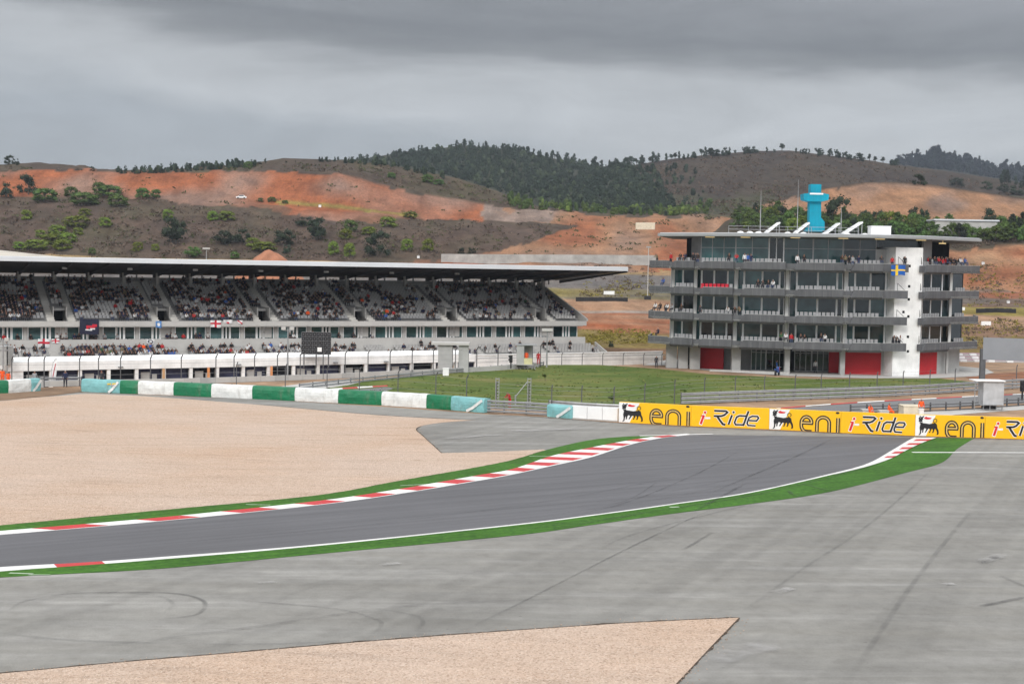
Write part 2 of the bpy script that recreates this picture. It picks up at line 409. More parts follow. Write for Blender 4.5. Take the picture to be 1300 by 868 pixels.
vs_ = scene.view_settings; vs_.view_transform = 'Standard'; vs_.look = 'None'; vs_.gamma = 1; vs_.exposure = -0.17; vs_.use_curve_mapping = False
scene.cycles.max_bounces = 6; scene.cycles.volume_bounces = 0; scene.cycles.transparent_max_bounces = 12

# ------------------------------------------------------------------ polyline tools
def interp(pts, x):
    if x <= pts[0][0]: return pts[0][1]
    for (a, ya), (b, yb) in zip(pts[:-1], pts[1:]):
        if x <= b: return ya + (yb-ya)*(x-a)/(b-a) if b > a else yb
    return pts[-1][1]
def smooth(pts, n=6):
    """Catmull-Rom through points of any dimension"""
    pts = [Vector(p) for p in pts]; o = []
    for i in range(len(pts)-1):
        p0 = pts[max(i-1, 0)]; p1 = pts[i]; p2 = pts[i+1]; p3 = pts[min(i+2, len(pts)-1)]
        for k in range(n):
            t = k/n
            o.append(.5*((2*p1)+(p2-p0)*t+(2*p0-5*p1+4*p2-p3)*t*t+(3*p1-p0-3*p2+p3)*t**3))
    o.append(pts[-1]); return o
def resample(pts, n):
    pts = [Vector(p) for p in pts]; d = [0]
    for a, b in zip(pts[:-1], pts[1:]): d.append(d[-1]+(b-a).length)
    o = []; j = 0
    for k in range(n):
        s = d[-1]*k/(n-1)
        while j < len(pts)-2 and d[j+1] < s: j += 1
        t = (s-d[j])/max(1e-9, d[j+1]-d[j]); o.append(pts[j].lerp(pts[j+1], min(1, max(0, t))))
    return o
def length(pts): return sum((Vector(b)-Vector(a)).length for a, b in zip(pts[:-1], pts[1:]))
def gline(px, n=6): return [G(p[0], p[1]) for p in smooth(px, n)]
def sheet(mb, pts, z, mi=0):
    ps = [Vector((p[0], p[1], 0)) for p in pts]
    fs = []
    for a, b, c in tessellate_polygon([ps]):
        if (ps[b]-ps[a]).cross(ps[c]-ps[a]).z < 0: a, c = c, a
        fs.append((a, b, c))
    return mb.add([(p.x, p.y, z) for p in ps], fs, mi)
def strip(mb, A, B, z, mi=0, zB=None):
    n = len(A); zB = z if zB is None else zB
    vs = [(p.x, p.y, z) for p in A] + [(p.x, p.y, zB) for p in B]
    fs = []
    for i in range(n-1):
        f = (i, i+1, n+i+1, n+i)
        a = Vector(vs[f[0]]); b = Vector(vs[f[1]]); c = Vector(vs[f[2]])
        if (b-a).cross(c-b).z < 0: f = f[::-1]
        fs.append(f)
    return mb.add(vs, fs, mi)
ORD = 'first second third fourth fifth sixth seventh eighth ninth tenth eleventh twelfth thirteenth fourteenth fifteenth sixteenth seventeenth eighteenth nineteenth twentieth'.split()
def sstep(a, b, x):
    t = min(1, max(0, (x-a)/(b-a))); return t*t*(3-2*t)
def inside(poly, x, y):
    c = False; n = len(poly); j = n-1
    for i in range(n):
        xi, yi = poly[i]; xj, yj = poly[j]
        if (yi > y) != (yj > y) and x < (xj-xi)*(y-yi)/(yj-yi)+xi: c = not c
        j = i
    return c
# ------------------------------------------------------------------ base ground
B0 = Vector((-35, 161.7)); BN = Vector((-.616, .787))
def zground(x, y):
    d = (Vector((x, y))-B0).dot(BN)
    z = -1.8*sstep(2, 14, d)
    if x > 20: z *= 1-sstep(20, 30, x)
    return z
mb = MB(); xs = [-420+6*i for i in range(141)]; ys = [-20+5*i for i in range(50)]
vs = [(x, y, zground(x, y)-.02) for y in ys for x in xs]; nx = len(xs)
mb.add(vs, [(j*nx+i, j*nx+i+1, (j+1)*nx+i+1, (j+1)*nx+i) for j in range(len(ys)-1) for i in range(nx-1)])
struct(mb, 'ground', m_soil)

# ------------------------------------------------------------------ far terrain, lofted from surveyed ridge lines
HILLS = []
def terrain(name, curves, cover, px0, px1, step, subs, amp=1.0, mat=None):
    cols = []; x = px0
    while x <= px1: cols.append(x); x += step
    rows = []; pix = []
    for k in range(len(curves)-1):
        (ca, Da), (cb, Db) = curves[k], curves[k+1]
        n = subs[k]
        for j in range(n + (1 if k == len(curves)-2 else 0)):
            t = j/n; r = []; q = []
            for px in cols:
                da = Da if isinstance(Da, (int, float)) else interp(Da, px)
                db = Db if isinstance(Db, (int, float)) else interp(Db, px)
                ya, yb = interp(ca, px), interp(cb, px)
                pa, pb = P(px, ya, da), P(px, yb, db)
                p = pa.lerp(pb, t)
                w = 4*t*(1-t)*.8+.2
                h = noise.fractal(Vector((p.x*.02, p.y*.02, 3.1+len(HILLS))), .9, 2.1, 5)
                h2 = noise.fractal(Vector((p.x*.12, p.y*.12, 9.1)), .9, 2.1, 3)
                p.z += (h*1.6 + h2*.8)*amp*w + .35*amp*abs(noise.noise(Vector((p.x*.16, p.y*.02, 5.5))))*w*2
                r.append(p); q.append((px, ya+(yb-ya)*t))
            rows.append(r); pix.append(q)
    nc = len(cols); mbt = MB()
    mbt.add([tuple(p) for r in rows for p in r], [(j*nc+i, j*nc+i+1, (j+1)*nc+i+1, (j+1)*nc+i) for j in range(len(rows)-1) for i in range(nc-1)])
    o = struct(mbt, name, mat or m_cover, smooth=True)
    at = o.data.attributes.new('cover', 'FLOAT_COLOR', 'POINT')
    buf = []
    for r, q in zip(rows, pix):
        for p, (px, py) in zip(r, q):
            jx = noise.noise(Vector((px*.03, py*.06, 1.7)))*8 + noise.noise(Vector((px*.1, py*.1, 5.7)))*4
            jy = noise.noise(Vector((px*.03, py*.05, 8.3)))*3 + noise.noise(Vector((px*.09, py*.1, 2.3)))*2
            buf += [*cover(px+jx, py+jy, p), 1.0]
    at.data.foreach_set('color', buf)
    HILLS.append((o, BVHTree.FromPolygons([tuple(p) for r in rows for p in r], [tuple(f.vertices) for f in o.data.polygons])))
    return o
SCRUB = (.085, .060, .047); RIDGE = (.070, .053, .041); ORANGE = (.262, .092, .044); ORANGEL = (.265, .148, .086)
ROCK = (.215, .15, .118); FLOOR = (.036, .042, .030); YGRASS = (.21, .17, .05); GGRAV = (.15, .135, .12); PALE = (.46, .42, .37); BROWN = (.165, .098, .064); TAN = (.33, .21, .135)
def lerp3(a, b, t): return tuple(x+(y-x)*t for x, y in zip(a, b))
# plain between the stand and the hills: kart track, raw earth
def plain_cover(px, py, p):
    y = p.y + noise.noise(Vector((p.x*.05, p.y*.05, 4)))*5; n = noise.noise(Vector((p.x*.04, p.y*.12, 2.2)))
    if px > 1180:
        if y < 250: return BROWN
        if y < 296: return lerp3(BROWN, YGRASS, .5+.5*n)
        if y < 318: return lerp3(BROWN, TAN, .3)
        if y < 350: return TAN
        if y < 366: return YGRASS
        if y < 395: return lerp3(GGRAV, BROWN, .5+n)
        if y < 440: return lerp3(ORANGE, lerp3(BROWN, GGRAV, .4), .7+n)
        if y < 470: return lerp3(YGRASS, GGRAV, .6+n*.5)
        return lerp3(TAN, YGRASS, .4+n)
    if y < 262: return lerp3(BROWN, YGRASS, max(0, n))
    if y < 296: return lerp3(YGRASS, BROWN, .25+.6*max(0, n))
    if y < 335: return lerp3(ORANGE, TAN, .45+n)
    if y < 343: return (.28, .25, .22)
    if y < 372: return lerp3(ORANGEL, TAN, .6+n*.5)
    if y < 402: return lerp3(GGRAV, YGRASS, .45+.7*n)
    if y < 455: return lerp3(GGRAV, (.12, .11, .11), .4+.5*n)
    return lerp3(YGRASS, TAN, .5+.6*n)
PL = [(225, -2.6), (245, -1.6), (260, -1), (300, 1), (350, 4), (420, 9), (480, 13.2), (510, 16)]
def plain_curve(D, z): return ([(-300, None), (1600, None)], D, z)
def plain_build():
    cols = [-340+7*i for i in range(283)]; rows = []
    Ds = [225+5*i for i in range(58)]
    for D in Ds:
        r = []
        for px in cols:
            x = (px-650)/F*D; z = interp(PL, D)
            if px > 1180: z += 1.6*sstep(232, 250, D)*0
            z += (noise.fractal(Vector((x*.04, D*.04, 7)), .9, 2.1, 4)*.5)*sstep(240, 300, D)
            r.append(Vector((x, D, z)))
        rows.append(r)
    nc = len(cols); m = MB()
    m.add([tuple(p) for r in rows for p in r], [(j*nc+i, j*nc+i+1, (j+1)*nc+i+1, (j+1)*nc+i) for j in range(len(rows)-1) for i in range(nc-1)])
    o = struct(m, 'plain_terrain', m_cover, smooth=True)
    at = o.data.attributes.new('cover', 'FLOAT_COLOR', 'POINT'); buf = []
    for r in rows:
        for px, p in zip(cols, r): buf += [*plain_cover(px, 0, p), 1.0]
    at.data.foreach_set('color', buf)
    HILLS.append((o, BVHTree.FromPolygons([tuple(p) for r in rows for p in r], [tuple(f.vertices) for f in o.data.polygons])))
plain_build()
# scrub hill with the orange cut behind the grandstand
tongue = [(-400, 345), (-400, 248), (0, 251), (100, 249), (200, 252), (255, 262), (330, 266), (372, 276), (410, 281), (470, 281), (560, 278), (640, 281), (732, 286), (640, 319), (575, 327), (420, 345)]
c3 = [(-400, 228), (-100, 220), (0, 218), (100, 216), (200, 219), (330, 217), (430, 222), (480, 236), (540, 248), (620, 262), (700, 268), (760, 274), (850, 278), (920, 275), (1000, 285), (1100, 296)]
def left_cover(px, py, p):
    n = noise.noise(Vector((px*.02, py*.06, .4))); n2 = noise.noise(Vector((px*.012, py*.03, 6.4)))
    if py < interp(c3, px):
        return lerp3(RIDGE, (.10, .09, .045), max(0, min(.5, .1+.5*n)))
    if 350 < px < 530 and abs(py-interp([(350, 257), (430, 263), (530, 274)], px)) < 1.6: return YGRASS
    if inside(tongue, px, py): return lerp3(SCRUB, (.078, .068, .042), max(0, min(1, .2+.7*n)))
    if px > 610:
        if 612 < px < 700 and py < 283 and n > -.2: return lerp3(ROCK, (.2, .17, .15), .4)
        return lerp3(ORANGEL, ROCK if n2 > 0 else ORANGE, min(.8, abs(n2)*2.2))
    if py > 262 and 200 < px < 560 and n > .12: return lerp3(ORANGE, (.14, .10, .07), .6)
    base = lerp3(ORANGE, ROCK, max(0, min(.8, .25+n2*1.4)))
    return base
terrain('scrub_hill', [
    ([(-400, 338), (0, 345), (300, 345), (600, 349), (850, 353), (1100, 358)], 462),
    ([(-400, 330), (0, 331), (300, 332), (600, 331), (850, 333), (1100, 338)], 490),
    ([(-400, 292), (0, 277), (200, 274), (350, 282), (500, 290), (640, 298), (740, 306), (850, 313), (1100, 322)], 545),
    ([(-400, 255), (0, 249), (200, 249), (310, 256), (400, 264), (500, 273), (620, 278), (700, 286), (800, 296), (900, 300), (1100, 308)], 590),
    (c3, 618),
    ([(-400, 208), (-100, 206), (0, 209), (50, 206), (100, 213), (135, 217), (230, 216), (330, 206), (360, 201), (450, 204), (520, 214), (580, 226), (640, 246), (680, 262), (760, 271), (850, 275), (920, 272), (1000, 281), (1100, 292)], 700),
    ([(-400, 236), (1100, 330)], 830)], left_cover, -400, 1090, 4, [3, 10, 10, 12, 8, 3], 1.0)
# orange-topped hill behind the tower
m3 = [(880, 290), (920, 274), (960, 262), (1000, 250), (1040, 240), (1100, 231), (1170, 232), (1240, 243), (1300, 251), (1400, 262), (1600, 285)]
def right_cover(px, py, p):
    n = noise.noise(Vector((px*.02, py*.06, 3.4)))
    if py > 309 and px > 1150 and py > interp([(1150, 326), (1200, 318), (1240, 316), (1275, 310), (1400, 303)], px): return lerp3(ORANGE, ORANGEL, .5+n)
    if py > interp([(880, 272), (1000, 270), (1100, 281), (1200, 287), (1600, 292)], px): return lerp3(SCRUB, (.05, .05, .03), .5)
    if py < interp(m3, px)+2.5: return RIDGE
    return lerp3(ORANGEL, ROCK, max(0, min(.9, .3+n*1.5)))
terrain('quarried_hill', [
    ([(880, 366), (1100, 374), (1300, 378), (1600, 384)], [(880, 500), (1000, 430), (1600, 395)]),
    ([(880, 338), (1100, 343), (1300, 342), (1600, 348)], [(880, 530), (1000, 450), (1600, 425)]),
    ([(880, 300), (1000, 296), (1150, 312), (1200, 308), (1300, 303), (1600, 318)], [(880, 600), (1000, 475), (1600, 455)]),
    ([(880, 300), (920, 282), (1000, 274), (1100, 284), (1200, 288), (1300, 288), (1600, 304)], [(880, 660), (960, 560), (1050, 500), (1600, 490)]),
    (m3, [(880, 720), (960, 610), (1050, 550), (1600, 545)]), ([(880, 300), (1600, 320)], 720)], right_cover, 880, 1600, 4, [4, 8, 6, 10, 4], .8)
# brown heath hill further back
for_poly = [(-500, 300), (-500, 180), (560, 180), (790, 190), (798, 214), (802, 236), (850, 262), (830, 276), (560, 300)]
def heath_cover(px, py, p):
    n = noise.noise(Vector((px*.015, py*.05, 5.4)))
    if inside(for_poly, px+30*n, py) and noise.noise(Vector((px*.06, py*.12, 2.4))) > -.35: return FLOOR
    c = lerp3((.044, .035, .031), (.064, .050, .036), max(0, min(1, .35+n)))
    if py > 250: c = lerp3(c, (.06, .065, .035), .6)
    return c
terrain('heath_hill', [
    ([(540, 292), (800, 290), (1000, 292), (1300, 292), (1700, 292)], 700),
    ([(540, 262), (700, 250), (800, 250), (900, 243), (1100, 243), (1300, 256), (1700, 266)], 880),
    ([(540, 240), (620, 236), (700, 227), (780, 213), (850, 202), (900, 197), (960, 192), (1000, 191), (1060, 198), (1130, 208), (1200, 217), (1300, 232), (1500, 252), (1700, 262)], 1080),
    ([(540, 300), (1700, 300)], 1300)], heath_cover, 540, 1700, 6, [8, 12, 3], 1.6)
crest2 = [(-400, 224), (-100, 222), (130, 218), (200, 216), (270, 212), (330, 205), (460, 202), (520, 192), (590, 185), (650, 190), (700, 201), (760, 211), (800, 214), (950, 232)]
terrain('forest_hill', [
    ([(-400, 262), (400, 252), (600, 272), (800, 280), (950, 282)], 880),
    (crest2, 1250), ([(-400, 300), (950, 300)], 1450)], lambda px, py, p: lerp3(FLOOR, (.05, .05, .034), .4) if px > 430 else (.055, .05, .036), -400, 950, 6, [14, 3], 1.6)
crest1 = [(1020, 226), (1125, 209), (1160, 202), (1190, 196), (1230, 206), (1262, 216), (1300, 214), (1400, 206), (1560, 214), (1700, 222)]
terrain('distant_hill', [([(1020, 262), (1700, 262)], 1650), (crest1, 1900), ([(1020, 300), (1700, 300)], 2200)], lambda px, py, p: (.03, .034, .03), 1020, 1700, 8, [8, 3], 1.5)

def hit(px, py, names=None):
    d = ray(px, py).normalized(); best = None
    for o, bv in HILLS:
        if names and o.name not in names: continue
        h = bv.ray_cast(CAM, d, 5000)
        if h[0] is not None and (best is None or h[3] < best[1]): best = (h[0], h[3])
    return best[0] if best else None

# ------------------------------------------------------------------ race circuit sheets (level ground)
mb = MB()
sheet(mb, [G(-420, 512), G(-100, 505), G(60, 499), G(103, 498), G(330, 506.5), G(500, 517), G(614, 525.5), G(690, 529), G(785, 536.5), G(877, 541.5), G(976, 546), G(1162, 554), G(1300, 558), G(1700, 572), Vector((120, 15, 0)), Vector((-90, 15, 0))], .004)
struct(mb, 'runoff_pavement', m_runoff)
# gravel traps
up = smooth([(-430, 540), (-200, 520), (-60, 512), (0, 509), (40, 505), (75, 502.5), (110, 500), (150, 501.5), (200, 504), (330, 514), (480, 527), (600, 533.5)], 5)
edge = smooth([(600, 533.5), (560, 536.5), (534, 541), (528, 545.5), (536, 553), (560, 575)], 5)
low = smooth([(560, 575), (620, 573.5), (690, 570.5)], 4)
green_far_out = [(-300, 690), (-150, 680), (0, 667), (200, 648), (400, 629), (500, 611.5), (600, 594), (650, 584), (700, 569.5), (750, 558.5), (790, 554.5), (820, 553.2), (866, 551.4)]
kerb_far_out = [(-300, 700), (-150, 689), (0, 675.5), (200, 658.5), (400, 637.5), (500, 623), (600, 605.5), (650, 596.5), (700, 579.8), (750, 569), (800, 559.5), (840, 554), (875, 551.2)]
kerb_far_in = [(-300, 703.5), (-150, 692.5), (0, 679), (200, 662), (400, 641.5), (500, 628), (600, 611.5), (650, 602.5), (700, 591.5), (750, 580.5), (800, 564.5), (840, 556), (880, 551.6)]
near_in = [(-300, 741), (-150, 732), (0, 720), (100, 714.5), (200, 707.5), (400, 691.5), (650, 666), (750, 653.8), (850, 640), (950, 625), (1050, 602.5), (1100, 589), (1130, 573), (1150, 561), (1161, 555.2)]
near_line = [(-300, 747), (-150, 738), (0, 725.5), (100, 718.2), (200, 710.5), (400, 693.3), (650, 667.3), (750, 655), (850, 641.2), (950, 626.2), (1050, 604), (1100, 591.2), (1132, 574.6), (1153, 562), (1164, 555.6)]
kerb_near_out = [(1062, 602.2), (1100, 593), (1130, 583), (1150, 572.5), (1170, 563), (1190, 555.6)]
green_near_out = [(-300, 757), (-150, 746), (0, 733), (200, 722), (400, 703.5), (650, 680), (750, 666.5), (850, 652.5), (950, 640), (1050, 625), (1150, 600), (1195, 587.5), (1215, 570), (1237, 556.2)]
def gl(c, n=160): return resample(gline(c, 8), n)
mb = MB(); far_edge = [G(*p[:2]) for p in smooth(green_far_out[:9], 5)]
sheet(mb, [G(p[0], p[1]) for p in up[:-1]]+[G(p[0], p[1]) for p in edge[:-1]]+[G(p[0], p[1]) for p in low]+far_edge[::-1][1:], .016)
struct(mb, 'gravel_trap', m_gravel)
mb = MB()
sheet(mb, [G(-200, 872), G(0, 855), G(150, 841), G(300, 828.5), G(450, 815.5), G(600, 804), G(700, 797), G(800, 790.5), G(880, 786.5), G(938, 784), G(905, 818), G(858, 868), G(835, 890), Vector((6, 40, 0)), Vector((3, 25, 0)), Vector((-60, 25, 0))], .016)
struct(mb, 'gravel_bed', m_gravel)
# dark rim of packed earth where gravel meets asphalt
m_rim = M('packed_earth', (.075, .058, .045), .95, .35, 2.5, .5, 9, spec=.08)
def rim(name, c, w, sd):
    a = resample(gline(c, 6), 220); b = []
    for i, p in enumerate(a):
        t = (a[min(219, i+1)]-a[max(0, i-1)]).normalized(); k = w*(.35+1.1*abs(noise.noise(Vector((p.x*.9, p.y*.9, 3))))+.5*abs(noise.noise(Vector((p.x*4, p.y*4, 1)))))
        b.append(p+Vector((-t.y, t.x, 0))*k*sd)
    mbr = MB(); strip(mbr, a, b, .019); struct(mbr, name, m_rim)
EDGE1 = [(-200, 872), (0, 855), (150, 841), (300, 828.5), (450, 815.5), (600, 804), (700, 797), (800, 790.5), (880, 786.5), (938, 784)]
EDGE2 = [(938, 784), (905, 818), (858, 868), (835, 890)]
rim('dirt_rim', EDGE1, .16, 1); rim('dirt_rim', EDGE2, .12, 1); rim('dirt_rim', [(0, 667.2), (200, 648.2), (400, 629.2), (500, 611.7), (600, 594.2), (650, 584.2), (690, 572)], .1, 1)
rim('dirt_rim', [(330, 513.6), (480, 526.6), (600, 533.2)], .14, 1); rim('dirt_rim', [(534, 541), (528, 545.5), (536, 553), (560, 575)], .12, 1)
rim('dirt_rim', [(611, 524), (650, 526.5), (700, 530.5), (785, 536.6), (877, 541.6), (976, 546), (1162, 554), (1300, 558)], .22, -1)
mb = MB(); sheet(mb, [G(p[0], p[1]) for p in smooth([(-60, 512), (0, 508.5), (40, 505), (74, 501.5), (106, 496), (60, 492), (0, 495), (-60, 497)], 4)], .028)
struct(mb, 'dirt_patch', M('dark_dirt', (.20, .135, .09), .95, .25, .4, .3, 4, spec=.1))
A = gl(kerb_far_in); Bn = gl(near_in)
mb = MB(); strip(mb, A, Bn, .012); struct(mb, 'race_track', m_track)
mb = MB(); strip(mb, gl(green_far_out), gl(kerb_far_out), .02); strip(mb, gl(near_line), gl(green_near_out), .02)
struct(mb, 'green_verge', m_turf)
# kerbs: red and white blocks, raised towards the outside
def at_y(c, y):
    lo = 0
    for k in range(len(c)-1):
        if c[k].y <= y <= c[k+1].y: t = (y-c[k].y)/max(1e-9, c[k+1].y-c[k].y); return c[k].lerp(c[k+1], t)
    return c[0] if y < c[0].y else c[-1]
def kerb(mb, KI, KO, z0, z1, lam, ph=0.0, first_white=None):
    y0 = max(KI[0].y, KO[0].y); y1 = min(KI[-1].y, KO[-1].y); n = int((y1-y0)/(lam/10))
    for i in range(n):
        ya, yb = y0+(y1-y0)*i/n, y0+(y1-y0)*(i+1)/n; a, b, c, d = at_y(KI, ya), at_y(KI, yb), at_y(KO, ya), at_y(KO, yb)
        mi = 0 if ((ya+yb)/2/lam+ph) % 1 < .5 else 1
        if first_white and proj(c)[0] < first_white: mi = 1
        e = .12; ai, bi = a.lerp(c, min(.3, e)), b.lerp(d, min(.3, e))
        strip(mb, [a, b], [ai, bi], z0, 1); strip(mb, [ai, bi], [c, d], z0+.002, mi, z1); strip(mb, [c, d], [c+Vector((0, .08, 0)), d+Vector((0, .08, 0))], z1, mi, .022)
mb = MB(); kerb(mb, gl(kerb_far_in, 500), gl(kerb_far_out, 500), .018, .08, 2.95, .52)
struct(mb, 'far_kerb', [m_redpaint, m_kerbwhite])
mb = MB(); KI, KO = gl(near_line, 1200), gl(kerb_near_out, 300)
KI = [p for p in KI if proj(p)[0] > 1058]; kerb(mb, KI, KO, .026, .06, 2.8, .1, 1131)
struct(mb, 'exit_kerb', [m_redpaint, m_kerbwhite])
mb = MB(); A, Bn = gl(near_in, 700), gl(near_line, 700)
for i in range(699):
    px = proj(A[i])[0]; mi = 0 if (40+25 < px < 128 or -140 < px < -60) else 1
    if px < 128 and px > 40 and not (45 < px): mi = 1
    strip(mb, A[i:i+2], Bn[i:i+2], .024, mi)
struct(mb, 'track_edge_line', [m_redpaint, m_kerbwhite])
mb = MB()
for a, b, w in (((1158, 574.2), (1420, 575.2), .42), ((812, 553.4), (905, 551.0), .35)):
    p, q = G(*a), G(*b); n = (q-p).normalized(); n = Vector((-n.y, n.x, 0))*w/2
    strip(mb, [p+n, q+n], [p-n, q-n], .027)
struct(mb, 'painted_line_markings', m_kerbwhite)

mb = MB()
for a, b, w in (((12, 727.6), (42, 728.6), .2), ((36, 729.8), (64, 730), .14), ((312, 640.4), (343, 641.2), .16), ((508, 616.6), (543, 614.7), .16), ((672, 579), (720, 580), .2), ((850, 644), (862, 643.6), .3)):
    p, q = G(*a), G(*b); n = (q-p).normalized(); n = Vector((-n.y, n.x, 0))*w/2; strip(mb, [p+n, q+n], [p-n, q-n], .028)
struct(mb, 'faded_line_markings', M('faded_line', (.30, .38, .27), .8, .2, 3))
# worn marks on the asphalt: rubber, seams, damp and repaired patches
def decal_mat(name, col, alpha, scale=(1, 1, 1), rz=0, nscale=.5, lo=.35, hi=.65):
    m, nt, b = newmat(name); b.inputs['Base Color'].default_value = (*col, 1); b.inputs['Roughness'].default_value = .7
    b.inputs['Specular IOR Level'].default_value = .2
    n = nz(nt, coord(nt, scale, rz), nscale, 5, .65)
    at = nt.nodes.new('ShaderNodeAttribute'); at.attribute_name = 'wear'
    L(nt, math_(nt, 'MULTIPLY', math_(nt, 'MULTIPLY', ramp(nt, n, [(lo, grey(.15)), (hi, grey(1))]), alpha), at.outputs['Fac']), b.inputs['Alpha'])
    return m
m_skid = decal_mat('rubber_mark', (.06, .06, .062), .42)
m_skidf = decal_mat('faint_rubber_mark', (.08, .08, .082), .24)
m_damp = decal_mat('pale_wear', (.44, .43, .42), .6, nscale=.9)
def worn(name, px, w, mat, z, m=60, taper=True):
    """soft-edged strip along px path: 5 verts across, wear fades at rims and ends"""
    pts = resample(gline(px, 8), m); v = []; wv = []
    for i, p in enumerate(pts):
        a = pts[max(0, i-1)]; b = pts[min(m-1, i+1)]; t = (b-a).normalized(); n = Vector((-t.y, t.x, 0))
        e = min(1, min(i, m-1-i)/(m*.18)) if taper else 1
        for k, q in ((-1, 0), (-.45, .9), (0, 1), (.45, .9), (1, 0)):
            v.append((p.x+n.x*k*w, p.y+n.y*k*w, z)); wv.append(q*e)
    fs = [(i*5+k, i*5+k+1, i*5+k+6, i*5+k+5) for i in range(m-1) for k in range(4)]
    mb = MB(); 
    a, b, c = Vector(v[fs[0][0]]), Vector(v[fs[0][1]]), Vector(v[fs[0][2]])
    if (b-a).cross(c-b).z < 0: fs = [f[::-1] for f in fs]
    o = struct(mb.add(v, fs), name, mat)
    o.data.attributes.new('wear', 'FLOAT', 'POINT').data.foreach_set('value', wv)
z = .030
for px, w, mat in [
    ([(12, 778), (30, 764), (100, 753), (190, 755), (219, 766), (208, 779)], .13, m_skidf),
    ([(115, 752), (215, 753), (258, 763), (250, 780), (200, 787)], .13, m_skid),
    ([(300, 762), (425, 773), (476, 786), (484, 794), (472, 806)], .13, m_skidf),
    ([(470, 772), (525, 781), (537, 790), (528, 802)], .13, m_skidf),
    ([(-20, 802), (110, 814), (330, 818), (480, 812)], .14, m_skidf),
    ([(590, 800), (660, 766), (800, 695), (900, 648)], .09, m_skid),
    ([(866, 699), (885, 688), (906, 675)], .13, m_skid),
    ([(930, 786), (1020, 722), (1080, 683), (1135, 640), (1185, 594)], .12, m_skidf),
    ([(1240, 771), (1270, 765), (1310, 757)], .2, m_skid), ([(1266, 730), (1285, 738), (1310, 749)], .18, m_skidf),
    ([(760, 700), (800, 680), (905, 652), (1000, 630)], .12, m_skidf),
    ([(1075, 868), (1160, 740), (1240, 640)], .16, m_skidf),
    ([(740, 673), (800, 655), (960, 628), (1120, 590)], .12, m_skid), ([(880, 650), (910, 634), (950, 612)], .16, m_skid), ([(1000, 622), (1010, 630), (1040, 634)], .16, m_skid), ([(1020, 615), (1046, 622), (1062, 624)], .14, m_skid), ([(560, 671), (700, 654), (860, 630), (1000, 597)], .07, m_skidf), ([(640, 655), (760, 640), (900, 615), (1010, 588)], .07, m_skidf), ([(700, 660), (790, 640), (880, 604), (940, 572)], .08, m_skid), ([(100, 700), (420, 672), (700, 636), (900, 596)], .1, m_skidf), ([(760, 645), (800, 634), (835, 612)], .06, m_skid), ([(700, 672), (760, 662), (820, 650)], .12, m_skid), ([(640, 676), (700, 668), (780, 658)], .1, m_skidf),
    ([(900, 628), (940, 610), (1010, 580), (1060, 556)], .14, m_skid), ([(60, 830), (300, 800), (520, 770), (760, 760)], .15, m_skidf)]:
    worn('skid_mark', px, w, mat, z); z += .0015
for px, w in [([(905, 842), (930, 831), (960, 824), (985, 819)], .8), ([(1246, 714), (1262, 709), (1274, 704)], .45), ([(1195, 743), (1213, 742)], .25), ([(985, 754), (1006, 747)], .35), ([(480, 718), (510, 716)], .3), ([(325, 741), (352, 740)], .25), ([(640, 548), (740, 545)], .8), ([(560, 558), (640, 552)], .5)]:
    worn('pale_wear_mark', px, w, m_damp, z); z += .0015
for px, w in [([(1258, 710), (1266, 708)], .32), ([(1245, 716), (1254, 714)], .25)]:
    worn('damp_mark', px, w, m_skid, z); z += .0015

# second stretch of track, paths and grass beyond the boards
mb = MB(); sheet(mb, [G(*p) for p in [(930, 526), (1010, 517.5), (1090, 511.5), (1160, 507.5), (1235, 503.5), (1320, 499.5), (1500, 492), (1500, 505), (1320, 511), (1235, 514), (1160, 519), (1080, 525), (1000, 533), (940, 537)]], .006)
struct(mb, 'far_track', m_track2)
mb = MB(); ko = gline([(930, 524.5), (1010, 516.3), (1090, 510.6), (1160, 506.8), (1235, 502.9), (1320, 499)], 6); ki = gline([(930, 525.4), (1010, 517.0), (1090, 511.25), (1160, 507.45), (1235, 503.5), (1320, 499.6)], 6)
ko = resample(ko, 240); ki = resample(ki, 240); s = 0
for i in range(239):
    s += (ko[i+1]-ko[i]).length; strip(mb, ki[i:i+2], ko[i:i+2], .012, 0 if (s/8.4) % 1 < .5 else 1, .05)
struct(mb, 'far_track_kerb', [m_redpaint, m_kerbwhite])
mb = MB(); sheet(mb, [G(*p) for p in [(1000, 536), (1080, 528), (1160, 523.5), (1235, 518.5), (1320, 513.5), (1500, 505), (1500, 512), (1320, 518.5), (1235, 524.5), (1160, 531), (1080, 537)]], .008)
struct(mb, 'service_path', m_conclight)
mb = MB(); sheet(mb, [G(*p) for p in [(385, 499), (400, 494), (440, 487), (500, 480), (560, 473.5), (640, 467.5), (700, 463), (760, 463), (835, 468), (900, 475), (1040, 481), (1190, 480), (1240, 485), (1236, 491), (1100, 501), (940, 509), (870, 514), (790, 528), (700, 522), (620, 515), (500, 506)]], .006)
struct(mb, 'grass_bank_ground', m_grass)
mb = MB(); sheet(mb, [G(*p) for p in [(338, 499), (345, 492), (400, 484.5), (470, 482.5), (440, 489), (405, 494), (395, 500)]], .010)
struct(mb, 'access_road', m_conclight)
mb = MB(); a = gline([(415, 495), (440, 493.6), (466, 492), (492, 490.4)], 6); b = gline([(415, 494), (440, 492.4), (466, 490.8), (492, 489.4)], 6); a = resample(a, 41); b = resample(b, 41)
for i in range(40): strip(mb, a[i:i+2], b[i:i+2], .02, (i//10+1) % 2, .06)
struct(mb, 'infield_kerb', [m_redpaint, m_kerbwhite])
mb = MB(); sheet(mb, [G(*p) for p in [(418, 498.5), (425, 496), (492, 491.5), (500, 493), (470, 502), (440, 501)]], .014); struct(mb, 'infield_track', m_track2)
